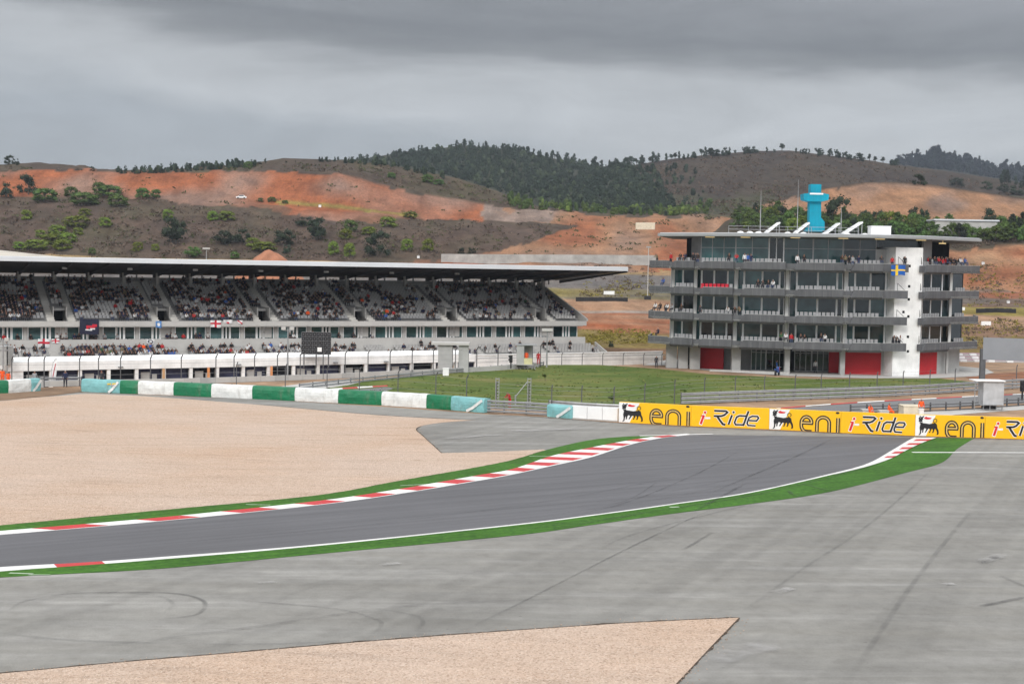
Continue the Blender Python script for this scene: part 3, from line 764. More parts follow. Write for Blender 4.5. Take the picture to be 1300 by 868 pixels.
mb = MB(); sheet(mb, [G(*p) for p in [(815, 463.5), (846, 464), (905, 471), (1000, 477), (1100, 480), (1190, 480), (1240, 477.5), (1262, 473), (1252, 468), (1190, 462), (1000, 455), (850, 456)]], .02)
struct(mb, 'tower_forecourt', m_conclight)
mb = MB(); sheet(mb, [G(*p) for p in [(1240, 485), (1225, 478), (1262, 474), (1330, 470), (1450, 468), (1450, 480), (1330, 484)]], .01); struct(mb, 'bare_earth_patch', M('red_earth', (.25, .12, .07), .95, .25, .4, .3, 4, spec=.1))
# ------------------------------------------------------------------ main grandstand
S0 = Vector((-72, 200, 0)); SA = math.atan2(38, 84)
sa = Vector((math.cos(SA), math.sin(SA), 0)); sb = Vector((-math.sin(SA), math.cos(SA), 0))
def stand_s(px, t, py=408):
    d = ray(px, py); k = (S0 + sb*t).dot(sb) / d.dot(sb)
    return (d*k - S0).dot(sa)
def SW(s, t, z): return S0 + sa*s + sb*t + Vector((0, 0, z))
SL, SR = -34.0, stand_s(737, 0)
stand = thing('grandstand', 'long concrete grandstand with thin white roof and full rows of pale seats', 'grandstand', S0, SA)
ROWS = 18
aisles = [stand_s(p, 0) for p in (60, 193, 322, 446, 563, 678)]
aisles = [aisles[0]-2*15.2, aisles[0]-15.2] + aisles
AW = 1.05; GAPW = 2.9                         # aisle width, distance between the two aisles of a pair
voms = [(a+AW, a+AW+GAPW-AW-.1) for a in aisles]
def rowz(i): return 4.95 + .315*i
mb = MB()
for i in range(ROWS):
    segs = [(SL, SR - .05*0)]
    if i < 6:
        segs = []; x = SL
        for a, b in voms:
            if a > x: segs.append((x, a))
            x = b
        segs.append((x, SR))
    for a, b in segs: mb.box(a, b, i*1.0, i*1.0+1.0, rowz(i)-.9, rowz(i))
mb.build('seating_tier', M('tier_concrete', (.27, .265, .26), .9, .12, .5), stand)
mb = MB()
for j in range(4): mb.box(SL, SR+2.2, -5+j*1.0, -4+j*1.0, -1.9, -.35+.27*j)
mb.box(SL, SR+2.2, -6.2, -5.003, -1.9, -.6)
mb.build('lower_seating_tier', m_conc, stand)
# aisles: pale flights of half steps, each flight a part
for a in aisles:
    for off in (0, GAPW-.05):
        st = MB()
        for i in range(ROWS):
            st.box(a+off, a+off+AW, i*1.0-.002, i*1.0+.5, rowz(i)-.2, rowz(i)+.16)
            st.box(a+off+.002, a+off+AW-.002, i*1.0+.5, i*1.0+1.002, rowz(i)-.2, rowz(i)+.02)
        st.build('stair', M('worn_step_concrete', (.58, .56, .52), .9, .1, .6), stand)
for a, b in voms:
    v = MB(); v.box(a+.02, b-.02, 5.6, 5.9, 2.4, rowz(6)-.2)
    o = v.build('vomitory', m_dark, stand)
    q = MB(); q.box(a, b, 3.6, 5.6, rowz(6)-.55, rowz(6)-.2); q.box(a-.1, a, 1.5, 6, 4.6, rowz(6)+.1); q.box(b, b+.1, 1.5, 6, 4.6, rowz(6)+.1); q.box(a, b, 0, 5.6, 2.4, 4.3)
    q.build('vomitory_surround', m_conclight, o)
mb = MB(); mb.box(SL, SR+.45, -1.35, -.02, 4.2, 4.92); mb.build('upper_parapet', M('pale_band_concrete', (.47, .46, .44), .85, .07, .4), stand)
mb = MB(); mb.box(SL, SR+.45, -1.0, -.75, .4, 2.28); mb.build('lower_parapet', M('pale_band_concrete', (.47, .46, .44), .85, .07, .4), stand)
mb = MB(); mb.box(SL, SR, -.75, 2.4, 1.7, 2.0); mb.box(SL, SR+.1, 2.9, 3.2, 1.5, 4.3, 0); mb.box(SL, SR-.2, -1.3, 2.8, 4.1, 4.195); mb.build('gallery_floor', m_conc, stand)
# end wall with the sloping edge
mb = MB()
mb.extr([(0, 4.93), (-1.35, 4.95), (-1.35, 5.3), (0, 5.75), (18.3, 11.3), (18.3, 10.2), (18.3, -1.8), (3.0, -1.8), (3.0, 4.0)], (SR+.45, 0, 0), (0, 1, 0), (0, 0, 1), (.28, 0, 0))
mb.extr([(-1.36, 4.05), (-.98, 2.55), (2.5, 2.55), (2.5, 4.05)], (SR+.3, 0, 0), (0, 1, 0), (0, 0, 1), (.2, 0, 0), 1) if False else None
mb.extr([(-1.02, 1.5), (-1.02, .6), (-5.2, -.5), (-5.2, .1)], (SR+2.2, 0, 0), (0, 1, 0), (0, 0, 1), (.2, 0, 0))
mb.build('end_wall', m_conclight, stand)
mb = MB(); mb.box(SL, SR, 18.0, 18.3, 8, rowz(17)+.75); mb.build('back_wall', m_conclight, stand)
# glass gallery under the upper tier: bays of window, door and pillar
bay = 5.19; s = SL+.5; k = 0
while s < SR-1:
    if s > -9:
        p = MB(); p.box(s, s+.5, -.15, .3, 2.003, 4.19); p.build('gallery_pillar', m_conclight, stand)
        for (x0, x1, nd) in ((.55, 2.45, 1), (2.5, 3.55, 2), (3.6, 5.14, 1)):
            w = MB()
            if s+x1 > SR: continue
            w.box(s+x0, s+x0+.12, .0, .1, 2.003, 4.19); w.box(s+x1-.12, s+x1, .0, .1, 2.003, 4.19); w.box(s+x0+.12, s+x1-.12, .0, .1, 4.0, 4.19)
            if nd == 2: w.box(s+(x0+x1)/2-.1, s+(x0+x1)/2+.1, .0, .1, 2.003, 4.0)
            f = w.build('window', m_frame, stand)
            g = MB(); g.box(s+x0+.12, s+x1-.12, .04, .07, 2.003, 4.0); g.build('pane', m_glass if (k*3+nd) % 4 or True else m_glassd, f)
    s += bay; k += 1
# columns at the back and the roof
s = SL+1
while s < SR:
    p = MB(); p.box(s, s+.5, 15.0, 15.6, 9.3, 11.85); p.build('column', m_conclight, stand)
    p = MB(); p.box(s+2.55, s+2.75, 17.9, 18.1, 10.7, 11.55); p.build('roof_post', m_conc, stand); s += bay
RR = stand_s(797, -6, 335)
mb = MB()
prof = [(-6, 13.42), (-6, 14.0), (19.5, 11.95), (19.5, 11.45)]
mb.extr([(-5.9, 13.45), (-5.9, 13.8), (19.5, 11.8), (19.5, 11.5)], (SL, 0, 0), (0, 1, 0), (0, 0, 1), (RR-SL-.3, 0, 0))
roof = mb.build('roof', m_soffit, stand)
mb = MB(); mb.extr([(-6.15, 13.4), (-6.15, 14.02), (-5.95, 14.08), (19.6, 12.02), (19.6, 11.86), (-5.9, 13.88), (-5.9, 13.4)], (SL, 0, 0), (0, 1, 0), (0, 0, 1), (RR-SL, 0, 0))
mb.build('roof_sheet', m_roofwhite, roof)
for i in range(26):
    s = SL+1.2+i*bay
    if s > RR: break
    b = MB(); b.extr([(-5.7, 13.15), (-5.7, 13.44), (19.3, 11.5), (19.3, 10.95)], (s, 0, 0), (0, 1, 0), (0, 0, 1), (.22, 0, 0)); b.build('roof_beam', m_soffit, roof)
for i in range(7):
    s = stand_s(78+ i*83, 2, 338); l = MB(); l.box(s, s+.7, 1.2, 1.6, 12.35, 12.65); l.build('floodlight', m_steel, roof)
# seats: the hundred that show largest one by one, the rest as one part
def seat_geo(mb, s, t, z):
    mb.box(s-.21, s+.21, t+.42, t+.82, z+.36, z+.42); mb.box(s-.21, s+.21, t+.80, t+.88, z+.38, z+.80)
seatpos = []; lowpos = []; galpos = []
def in_aisle(s, i):
    for (a, (v0, v1)) in zip(aisles, voms):
        if a-.2 < s < a+AW+.2 or a+GAPW-.2 < s < a+GAPW+AW+.2: return True
        if i < 6 and v0-.4 < s < v1+.4: return True
    return False
for i in range(ROWS-1):
    s = -14.0
    while s < SR-.4:
        if not in_aisle(s, i): seatpos.append((s, i*1.0, rowz(i), i))
        s += .54
low_ais = [stand_s(p, -4) for p in (70, 235, 330, 462, 500, 610, 690)]
for j in range(4):
    s = -12.0
    while s < SR+1.6:
        if all(abs(s-a) > .9 for a in low_ais): lowpos.append((s, -5+j*1.0, -.35+.27*j, j))
        s += .54
s = -10
while s < SR-.4: galpos.append((s, -.65, 1.9)); s += .6
rest = MB(); n = 0
proto_seat = MB(); seat_geo(proto_seat, 0, 0, 0)
front = sorted([p for p in seatpos if p[3] == 0 and p[0] > 0], key=lambda p: p[0])[:100]
fs_ = set(front); ps = None
for p in front:
    if ps is None: ps = proto_seat.build('seat', m_seat, stand); o = ps
    else: o = dup(ps, parent=stand)
    o.location = (p[0], p[1], p[2])
for p in seatpos:
    if p not in fs_: seat_geo(rest, p[0], p[1], p[2])
for p in lowpos: seat_geo(rest, p[0], p[1], p[2])
for p in galpos: seat_geo(rest, p[0], p[1], p[2])
rest.build('seating', m_seatd, stand)['kind'] = 'stuff'
# pale aisle steps in the lower tier
for a in low_ais:
    st = MB()
    for j in range(4): st.box(a-.6, a+.6, -5.002+j, -4.5+j, -.5, -.2+.27*j)
    st.build('stair', m_conclight, stand)

# ------------------------------------------------------------------ pit building in front of the stand
PA = Vector((-56.7, 170, -1.8)); PAng = math.atan2(45, 78.2)
pa = Vector((math.cos(PAng), math.sin(PAng), 0)); pb = Vector((-math.sin(PAng), math.cos(PAng), 0))
def pit_s(px, t=0, py=465):
    d = ray(px, py); k = (PA + pb*t).dot(pb) / d.dot(pb)
    return (d*k - PA).dot(pa)
def pit_z(px, py, t=0):                   # height above the pit origin of what shows at (px,py) on plane t
    d = ray(px, py); k = (PA + pb*t).dot(pb) / d.dot(pb); return CAMZ + d.z*k - PA.z
pit = thing('pit_building', 'low white pit building with open dark garages in front of the grandstand', 'pit building', PA, PAng)
P0, P1 = pit_s(10), pit_s(603)
zt, zf0 = pit_z(200, 456.7), pit_z(200, 467.6)
mb = MB(); mb.box(P0, P1, 0, 9, zf0, zt); r = mb.build('roof', m_whitewall, pit)
zu = pit_z(200, 452.0, 5)
mb = MB(); mb.tube((P0-.5, 5, zu-.25), (P1, 5, zu-.25), .42, .42, 10); mb.build('roof_duct', m_white, r)
mb = MB(); mb.box(P0, P0+.3, .3, 8.8, 0, zf0-.003); mb.box(P0+.3, P1, 8.6, 8.9, 0, zf0-.003); mb.build('back_wall', m_conc, pit)
bw = 3.45; s = pit_s(100); k = 0
while s-bw > P0+1: s -= bw
mb = MB(); mb.box(P0+.3, s+.02, .12, .3, 0, zf0-.003); mb.build('side_panel', m_whitewall, pit)
while s < P1-.5:
    p = MB(); p.box(s, s+.42, .1, .5, 0, zf0-.003); p.build('pillar', m_whitewall, pit)
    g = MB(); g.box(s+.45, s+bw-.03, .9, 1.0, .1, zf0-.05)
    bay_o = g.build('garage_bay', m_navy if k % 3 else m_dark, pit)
    if k % 2 == 0:
        w = MB(); w.box(s+.9, s+2.0, .75, .85, .3, zf0-.5); w.box(s+2.3, s+2.9, .7, .8, .1, 1.4); w.build('garage_screen', m_conc, bay_o)
    s += bw; k += 1
for px, c in ((263, 'orange_banner'), (343, 'orange_banner'), (206, 'tan_banner')):
    s = pit_s(px); b = MB(); b.box(s, s+.32, -.08, -.03, .6, zf0+.02); b.build('banner', M(c, (.62, .26, .10) if 'or' in c else (.5, .3, .15), .7), pit)
# cameras/lamps on the fascia
for px in (150, 300, 423, 487): 
    s = pit_s(px); b = MB(); b.box(s, s+.5, -.5, -.02, zt-.9, zt-.7); b.build('fascia_lamp', m_steel, pit)
# solid white wall that carries on to the tower
wall = thing('white_boundary_wall', 'solid white wall running from the pit garages to the tower', 'wall', SW(0, 0, 0)*0 + PA + pa*P1, PAng)
q1 = pit_s(842, 0, 455)-P1
ztw = pit_z(720, 448.2); 
mb = MB(); mb.box(0.02, q1, .15, .45, 0, ztw-.1); mb.build('wall_panel', m_whitewall, wall)
mb = MB(); mb.box(0.02, q1, .05, .55, ztw-.1, ztw+.02); mb.build('coping', m_white, wall)
mb = MB(); x = .4
mb.tube((0, -.4, ztw-.5), (q1, -.4, ztw-.5), .05, .05, 6); mb.build('pipe_rail', m_steel, wall)
mb = MB(); s0 = pit_s(618)-P1; mb.box(s0, s0+5.5, .02, .147, ztw-2.1, ztw-1.75); mb.build('slot_opening', m_dark, wall)
# black lattice back of the big screen on the pit roof
D = 186; a = P(383, 449, D); b_ = P(420, 449, D); c = P(383, 421.5, D); wv = (b_-a); wv.z = 0; hh = (c-a).z
scr = thing('video_screen', 'black lattice back of a big screen on the pit building roof', 'screen', a)
mb = MB(); hx = wv.normalized(); nn = Vector((-hx.y, hx.x, 0)); wl = wv.length
mb.obox(a, wv, nn*.25, (0, 0, hh)); mb.build('screen_panel', m_black, scr, world=True)
mb = MB()
for i in range(9):
    o = a+hx*(wl*i/8); mb.tube(o-nn*.12, o-nn*.12+Vector((0, 0, hh)), .05)
for j in range(6):
    o = a+Vector((0, 0, hh*j/5)); mb.tube(o-nn*.16, o-nn*.16+wv, .06)
for i in range(8):
    for j in range(5):
        o = a+hx*(wl*(i+.5)/8)+Vector((0, 0, hh*(j+.5)/5)); mb.ico(o-nn*.12, .13, 1)
mb.build('lattice', m_steeldark, scr, world=True)
mb = MB(); o = a+hx*(wl*.55)-nn*.3+Vector((0, 0, hh*.12)); mb.obox(o, hx*.55, nn*.1, (0, 0, .55)); mb.build('white_box', m_white, scr, world=True)
for t in (.08, .5, .92):
    mb = MB(); o = a+hx*(wl*t); mb.tube(Vector((o.x, o.y, .1)), o, .09); mb.build('leg', m_steeldark, scr, world=True)
# two stair heads joined by a slab, on the pit building
g0 = thing('stair_head', 'grey concrete slab on two broad piers above the white pit wall', 'stair head', P(572, 460, 184))
for x0, x1 in ((556, 574), (582, 594.5)):
    mb = MB(); o = P(x0, 461, 184); e = P(x1, 461, 184); o.z = -1.8; e.z = -1.8; top = P(x0, 437.8, 184).z
    mb.obox(o, e-o, (0, 2.2, 0), (0, 0, top+1.8)); mb.build('pier', m_conc, g0, world=True)
mb = MB(); o = P(547.5, 437.6, 183.6); e = P(596, 439, 183.6); e.z = o.z; mb.obox(o, e-o, (0, 3, 0), (0, 0, .3)); mb.build('slab', m_conclight, g0, world=True)
m_fblue = M('flag_blue', (.012, .09, .36), .8); m_fyel = M('flag_yellow', (.72, .48, .03), .8); m_fwhite = M('flag_white', (.7, .7, .7), .8); m_fred = M('flag_red', (.5, .02, .04), .8); m_fnavy = M('flag_navy', (.02, .022, .045), .85)
# ------------------------------------------------------------------ control tower
T0 = Vector((42.5, 198, 0))
tower = thing('control_tower', 'curved four storey race control tower with grey balconies and white stair shaft', 'tower', T0)
def xy(px, D): p = P(px, 470, D); return Vector((p.x, p.y, 0))
def V(p, z): return Vector((p.x, p.y, z))
ZB = [3.45, 6.95, 10.48, 14.0]                # underside of the four balconies
ZR = 18.45
GL = [xy(*q) for q in ((849, 201), (880, 198), (930, 195.3), (996, 193), (1070, 192), (1131, 192.4))]
GR = [xy(*q) for q in ((1168, 194), (1203, 198.2), (1219, 202))]
BL = [xy(*q) for q in ((821.5, 199.5), (846, 196.8), (880, 194.2), (930, 191.6), (996, 189.6), (1070, 188.6), (1118, 188.8), (1149.5, 189.3))]
BR = [xy(*q) for q in ((1164, 190.6), (1203, 195.2), (1239.5, 199.6))]
backL, backR = xy(856, 214), xy(1208, 215)
def outn(a, b):
    d = (b-a).normalized(); return Vector((d.y, -d.x, 0))
# floor slabs
for k, zb in enumerate(ZB):
    mb = MB(); mb.prism([(p.x, p.y) for p in (BL[:-1]+[xy(1133, 189.1), xy(1133, 194)]+[backR, backL])], zb+.02, zb+.32)
    mb.build('floor_slab', m_conc, tower, world=True)
    mb = MB(); mb.prism([(p.x, p.y) for p in ([xy(1167.5, 191.2)]+BR[1:]+[xy(1232, 206), backR, xy(1167.5, 214)])], zb+.023, zb+.317)
    mb.build('floor_slab', m_conc, tower, world=True)
# parapets, one per bay, the longer front part of each set forward
SEATS = []
def parapet(a, b, zb, fwd=.32, h=1.05, seats=0):
    n = outn(a, b); d = (b-a); l = d.length; t = d/l
    mb = MB()
    mb.obox(V(a, zb), d, -n*.14, (0, 0, h-.13))
    c0 = .12*l; c1 = l-.03*l
    if fwd:
        mb.extr([(c0, .1), (c0+.55, h), (c1, h), (c1, .1)], V(a, zb)+n*.003, t, (0, 0, 1), n*fwd)
        q0, q1 = V(a, zb)+t*c0+n*.003, V(a, zb)+t*c1+n*.003
        b0 = len(mb.v); mb.v += [tuple(q) for q in (q0+Vector((0, 0, -.22)), q1+Vector((0, 0, -.22)), q1+n*fwd+Vector((0, 0, .1)), q0+n*fwd+Vector((0, 0, .1)), q0+Vector((0, 0, .1)), q1+Vector((0, 0, .1)))]
        mb.f += [(b0, b0+1, b0+2, b0+3), (b0, b0+3, b0+4), (b0+1, b0+5, b0+2)]; mb.m += [0, 0, 0]
    else: mb.obox(V(a, zb+h-.13), d, -n*.14, (0, 0, .13))
    mb.obox(V(a, zb+h)+t*(c0+.55 if fwd else 0)-n*.1, t*((c1-c0-.55) if fwd else l), n*(fwd+.1), (0, 0, .035), 2)
    # panel joints
    for i in range(1, int(l/1.2)): mb.obox(V(a, zb+.03)+t*(i*1.2)+n*(fwd+.003 if c0+.6 < i*1.2 < c1 else 0.0), t*.03, n*.006, (0, 0, h-.2), 1)
    o = mb.build('parapet', [m_parapet, m_concdark, m_conc], tower, world=True)
    if seats:
        c = t*((l-(seats-1)*.58)/2)
        for i in range(seats): SEATS.append((V(a, zb)+c+t*(i*.58)-n*.75, n, zb))
for k, zb in enumerate(ZB):
    for i in range(len(BL)-1):
        ns = {0: 0, 1: 5, 2: 8, 3: 9, 4: 9, 5: 8, 6: 0}[i]
        if k == 3 and i == 1: ns = 5
        parapet(BL[i], BL[i+1], zb, 0 if i in (0, 6) else .3, seats=ns)
    parapet(BR[0], BR[1], zb, .3, seats=8); parapet(BR[1], BR[2], zb, 0, seats=4)
    # side returns
    parapet(xy(826, 206), BL[0], zb, 0); parapet(BR[2], xy(1234, 206), zb, 0)
# handrail of glass and steel at the free ends
# seats
ps = None; rest = MB()
for i, (p, n, zb) in enumerate(sorted(SEATS, key=lambda q: -q[2])):
    t = Vector((n.y*-1, n.x, 0)); mb = MB()
    z = zb+.95
    mb.obox(V(p, z-.05)-t*.22, t*.44, n*.4, (0, 0, .07)); mb.obox(V(p, z)-t*.22-n*.06, t*.44, n*.07, (0, 0, .58))
    red = abs(zb-ZB[2]) < .1 and 880 < proj(p)[0] < 925
    if i < 100 or red:
        so_ = mb.build('seat', m_fred if red else m_seat, tower, world=True)
        if red: so_['label'] = 'red draped balcony seat'
    else: rest.add(mb.v, mb.f)
rest.build('seating', m_seat, tower, world=True)['kind'] = 'stuff'
# raised seating steps behind the parapets
for k, zb in enumerate(ZB):
    mb = MB()
    for i in range(1, 6):
        a, b = BL[i], BL[i+1]; n = outn(a, b); mb.obox(V(a, zb+.322)-n*.35, b-a, -n*.8, (0, 0, .55))
    mb.build('seating_step', m_concdark, tower, world=True)
# glazing bays: frame with pane, floor by floor
def window(a, b, z0, z1, frame, pane, parts=1, fw=.12, trans=None):
    n = outn(a, b); d = b-a; l = d.length; t = d/l; mb = MB()
    for i in range(parts+1):
        x = l*i/parts; mb.obox(V(a, z0)+t*max(0, min(l-fw, x-fw/2)), t*fw, -n*.12, (0, 0, z1-z0))
    mb.obox(V(a, z1-.1)+n*.004, d, -n*.12, (0, 0, .1)); mb.obox(V(a, z0)+n*.004, d, -n*.12, (0, 0, .1))
    if trans: mb.obox(V(a, z0+trans)+n*.005, d, -n*.1, (0, 0, .07))
    f = mb.build('window', frame, tower, world=True)
    g = MB(); g.obox(V(a, z0+.1)-n*.05, d, -n*.03, (0, 0, z1-z0-.2)); g.build('pane', pane, f, world=True)
def split(a, b, fr):
    o = [];
    for x0, x1 in zip(fr[:-1], fr[1:]): o.append((a.lerp(b, x0), a.lerp(b, x1)))
    return o
rr = random.Random(5)
for k in range(3):
    z0, z1 = ZB[k]+.32, ZB[k+1]-.0
    for i in range(len(GL)-1):
        a, b = GL[i], GL[i+1]
        fr = {0: [0, .5, 1], 1: [.03, .16, .48, .82, 1], 2: [.05, .18, .53, .86, .96], 3: [.04, .17, .53, .86, .96], 4: [.04, .2, .52, .84, .96]}[i]
        for j, (p, q) in enumerate(split(a, b, fr)):
            w = (q-p).length
            window(p, q, z0, z1, m_frame, m_glass if rr.random() < .8 else m_glassd, 1 if w < 3 else 1)
    for i in range(2):
        for p, q in split(GR[i], GR[i+1], [0, .3, .7, 1] if i == 0 else [0, 1]):
            window(p, q, z0, z1, m_frame if i == 0 else m_parapet, m_glassd, 1)
# light concrete columns through the storeys
for px, D, w in ((852, 200, .36), (880, 197.6, .4), (931, 194.9, .42), (996, 192.6, .42), (1070, 191.6, .42), (1127, 192, .3), (1203, 197.8, .35)):
    c = xy(px, D); mb = MB(); 
    for k in range(3): mb.box(c.x-w/2, c.x+w/2, c.y-.35, c.y+.1, ZB[k]+.33, ZB[k+1]+.015)
    mb.build('column', M('tower_column_paint', (.62, .62, .60), .7, .06, .6), tower, world=True)
# core behind everything so no daylight shows through
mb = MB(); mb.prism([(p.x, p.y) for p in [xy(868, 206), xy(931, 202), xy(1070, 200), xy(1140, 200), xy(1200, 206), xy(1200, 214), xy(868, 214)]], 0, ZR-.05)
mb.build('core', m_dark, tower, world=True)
# top floor: recessed glass room
TG = [xy(*q) for q in ((886, 197.5), (930, 195), (972, 193.8), (991, 193.4), (1028, 193), (1066, 192.8), (1108, 192.9))]
for i in range(len(TG)-1):
    d = (i == 2)
    window(TG[i], TG[i+1], ZB[3]+.32, ZR, m_frame if d else m_steel, m_glassd if i > 4 or d else m_glass, {0: 3, 1: 2, 2: 2, 3: 2, 4: 2, 5: 2}[i], .1, None if d else 2.6)
mb = MB(); a, b = TG[-1], xy(1132.5, 192.8); n = outn(a, b); mb.obox(V(a, ZB[3]+.32), b-a, -n*.3, (0, 0, 2.75)); mb.build('side_wall', m_conc, tower, world=True)
mb = MB(); a, b = xy(1108, 193.4), xy(1170, 194.4); n = outn(a, b); mb.obox(V(a, 17.35), b-a, -n*.3, (0, 0, 1.1)); mb.build('clerestory', m_glassd, tower, world=True)
mb = MB(); a, b = xy(1167.5, 193.4), xy(1178, 195); n = outn(a, b); mb.obox(V(a, ZB[3]+.33), b-a, -n*.3, (0, 0, ZR-ZB[3]-.34)); mb.build('side_wall', m_concdark, tower, world=True)
mb = MB(); a, b = xy(874, 200.5), xy(886, 197.6); n = outn(a, b); mb.obox(V(a, ZB[3]+.33), b-a, -n*.25, (0, 0, ZR-ZB[3]-.34)); mb.build('side_wall', m_concdark, tower, world=True)
# white stair shaft with small dark windows
shaft_f = [xy(1132.6, 190.3), xy(1167, 191.2)]
mb = MB(); a, b = shaft_f; n = outn(a, b); mb.prism([(p.x, p.y) for p in (a, b, b-n*9, a-n*9)], 0, 17.33); sh = mb.build('stair_shaft', m_whitewall, tower, world=True)
for px, py in ((1148, 327.8), (1155.5, 337.8), (1155, 363.5), (1154.5, 380), (1147, 396), (1154, 401.8), (1153.5, 427.5), (1153.5, 446)):
    p = P(px, py, 190.6); mb = MB(); tt = (b-a).normalized(); f = (p-a).dot(tt); o = a+tt*f; o.z = p.z
    mb.obox(o-tt*.17+n*.012-Vector((0, 0, .17)), tt*.34, -n*.1, (0, 0, .34)); mb.build('window', m_dark, sh, world=True)
# sloping handrails beside the shaft
for k in range(4):
    for px, D in ((1136, 189.5), (1165.2, 190.6)):
        p = xy(px, D); q = xy(px+9 if px < 1150 else px+.8, D); mb = MB(); z = ZB[k]+1.05
        mb.path([V(p, z), V(p, z+1.0), V(q, z+.1)], .035, 5); mb.build('handrail', m_steeldark, tower, world=True)
# ground floor
for a, b, m, nm in ((xy(887, 199.5), xy(918, 198), m_red, 'red_panel'), (xy(918, 198.6), xy(953, 197.2), m_concdark, 'wall_panel'), (xy(1052, 195.2), xy(1071, 195), m_red, 'red_panel'),
                (xy(1072.5, 192.6), xy(1118, 192.5), m_red, 'garage_door'), (xy(1118, 192.7), xy(1132.5, 192.9), m_conc, 'wall_panel'), (xy(1167.2, 193.7), xy(1189, 196.3), m_red, 'garage_door'), (xy(1189, 196.4), xy(1217.5, 201.6), m_conc, 'wall_panel'), (xy(1217.5, 201.6), xy(1214, 214), m_concdark, 'wall_panel')):
    n = outn(a, b); mb = MB(); mb.obox(V(a, .0), b-a, -n*.2, (0, 0, ZB[0] - (.42 if 'garage' in nm else 0)))
    if 'garage' in nm:
        for j in range(7): mb.obox(V(a, .4+j*.4)+n*.002, b-a, n*.012, (0, 0, .03))
    o = mb.build(nm, m, tower, world=True)
    if 'garage' in nm:
        l = MB(); l.obox(V(a, ZB[0]-.42), b-a, -n*.2, (0, 0, .42)); l.build('transom', m_concdark, o, world=True)
for p, q, c in ((953, 972, 3), (972, 998, 3), (1008, 1030, 3), (1030, 1052, 3)):
    window(xy(p, 196.5), xy(q, 196.2), .05, ZB[0]-.1, m_steel, m_glassd, c, .1, 2.5)
for px0, px1, D, dp in ((846, 859, 199, 1.2), (861, 873, 198.4, 1.2), (876, 888.5, 197.3, 1.2), (929, 940, 193.9, 1.1), (996, 1002.5, 191.8, .8), (1066.5, 1072.5, 190.9, .8), (1201, 1203.5, 197.0, .4)):
    a, b = xy(px0, D), xy(px1, D); mb = MB(); mb.box(a.x, b.x, a.y, a.y+dp, 0, ZB[0]+.018); mb.build('pier', m_conc, tower, world=True)
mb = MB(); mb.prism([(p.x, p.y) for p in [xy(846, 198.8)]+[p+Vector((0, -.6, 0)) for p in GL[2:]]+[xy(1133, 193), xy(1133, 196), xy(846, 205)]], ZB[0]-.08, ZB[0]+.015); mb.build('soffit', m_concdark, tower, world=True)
# roof
RO = [xy(*q) for q in ((831, 198.6), (880, 194.6), (940, 190.8), (1000, 188.6), (1070, 187.6), (1130, 187.9), (1180, 191), (1240.5, 199.2), (1222, 216), (848, 216))]
mb = MB(); mb.prism([(p.x, p.y) for p in RO], ZR+.02, ZR+.42); rf = mb.build('roof', m_roofgrey, tower, world=True)
mb = MB(); c = T0
mb.prism([(c.x+(p.x-c.x)*.985, c.y+(p.y-c.y)*.93) for p in RO], ZR+.424, ZR+.50); mb.build('roof_membrane', m_roofwhite, rf, world=True)
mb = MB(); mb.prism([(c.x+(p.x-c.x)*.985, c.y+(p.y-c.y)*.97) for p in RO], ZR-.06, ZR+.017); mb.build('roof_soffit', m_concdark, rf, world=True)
for px, D in ((897, 194.6), (942, 192), (1005, 189.7), (1065.5, 188.8), (1112, 188.9), (1164, 191)):
    p = xy(px, D); mb = MB(); mb.box(p.x-.62, p.x+.62, p.y-.2, p.y+.2, ZR-.16, ZR-.063); mb.build('soffit_lamp', m_lamp, rf, world=True)
p = xy(1191.5, 194.5); mb = MB(); mb.box(p.x-.5, p.x+.4, p.y-.15, p.y+.15, ZR-.5, ZR-.34); mb.tube((p.x, p.y, ZR-.4), (p.x, p.y, ZR-.06), .04); mb.build('soffit_lamp', m_lamp, rf, world=True)
mb = MB(); a = P(1106, 297, 195); b = P(1131, 297, 195); mb.box(a.x, b.x, a.y, a.y+2, ZR+.5, ZR+1.75); mb.box(a.x-.08, b.x+.08, a.y-.08, a.y+2.08, ZR+1.75, ZR+1.84); mb.build('plant_box', m_white, rf, world=True)
for px in (940, 952, 963, 1000, 1020, 1047, 1076, 1098):
    p = P(px, 296, 196); mb = MB(); mb.ico((p.x, p.y, ZR+.55), .5, 2, sc=(1, 1, .6)); mb.build('roof_dome', m_white, rf, world=True, smooth=True)
mb = MB()
for px in (925, 950, 975, 1000, 1030, 1060, 1090): p = P(px, 294, 193.5); mb.tube((p.x, p.y, ZR+.45), (p.x, p.y, ZR+1.45), .03)
a = P(925, 294, 193.5); b = P(1090, 294, 193.5)
for h in (1.0, 1.45): mb.tube((a.x, a.y, ZR+h), (b.x, b.y, ZR+h), .03)
mb.build('roof_rail', m_steel, rf, world=True)
def light_sky(px0, px1, py0, py1, label):
    a, b = P(px0, py1, 196), P(px1, py0, 196); zb = ZR+.5; h = max(.9, b.z-zb); w = b.x-a.x
    t = thing('solar_collector', label, 'collector', (a.x, a.y, zb), 0, 'white tilted collectors on the tower roof')
    mb = MB(); mb.extr([(0, .02), (w-.15, h-.35), (w+.05, h-.2), (w-.02, h-.03), (.0, .32)], (0, 0, 0), (1, 0, 0), (0, 0, 1), (0, 2.4, 0)); mb.build('collector_panel', m_white, t)
    mb = MB(); mb.box(w-.12, w-.04, .1, .18, 0, h-.3); mb.box(w-.12, w-.04, 2.2, 2.28, 0, h-.3); mb.box(.2, w-.05, .1, .16, 0, .06); mb.build('support_frame', m_steel, t)
light_sky(974, 990.5, 281.5, 293, 'white tilted collector on the tower roof between the two tall antennas')
light_sky(1011, 1028, 281.8, 293, 'white tilted collector directly in front of the cyan sign foot')
light_sky(1049, 1066.5, 282.5, 294.5, 'white tilted collector on the roof just beyond the cyan sign')
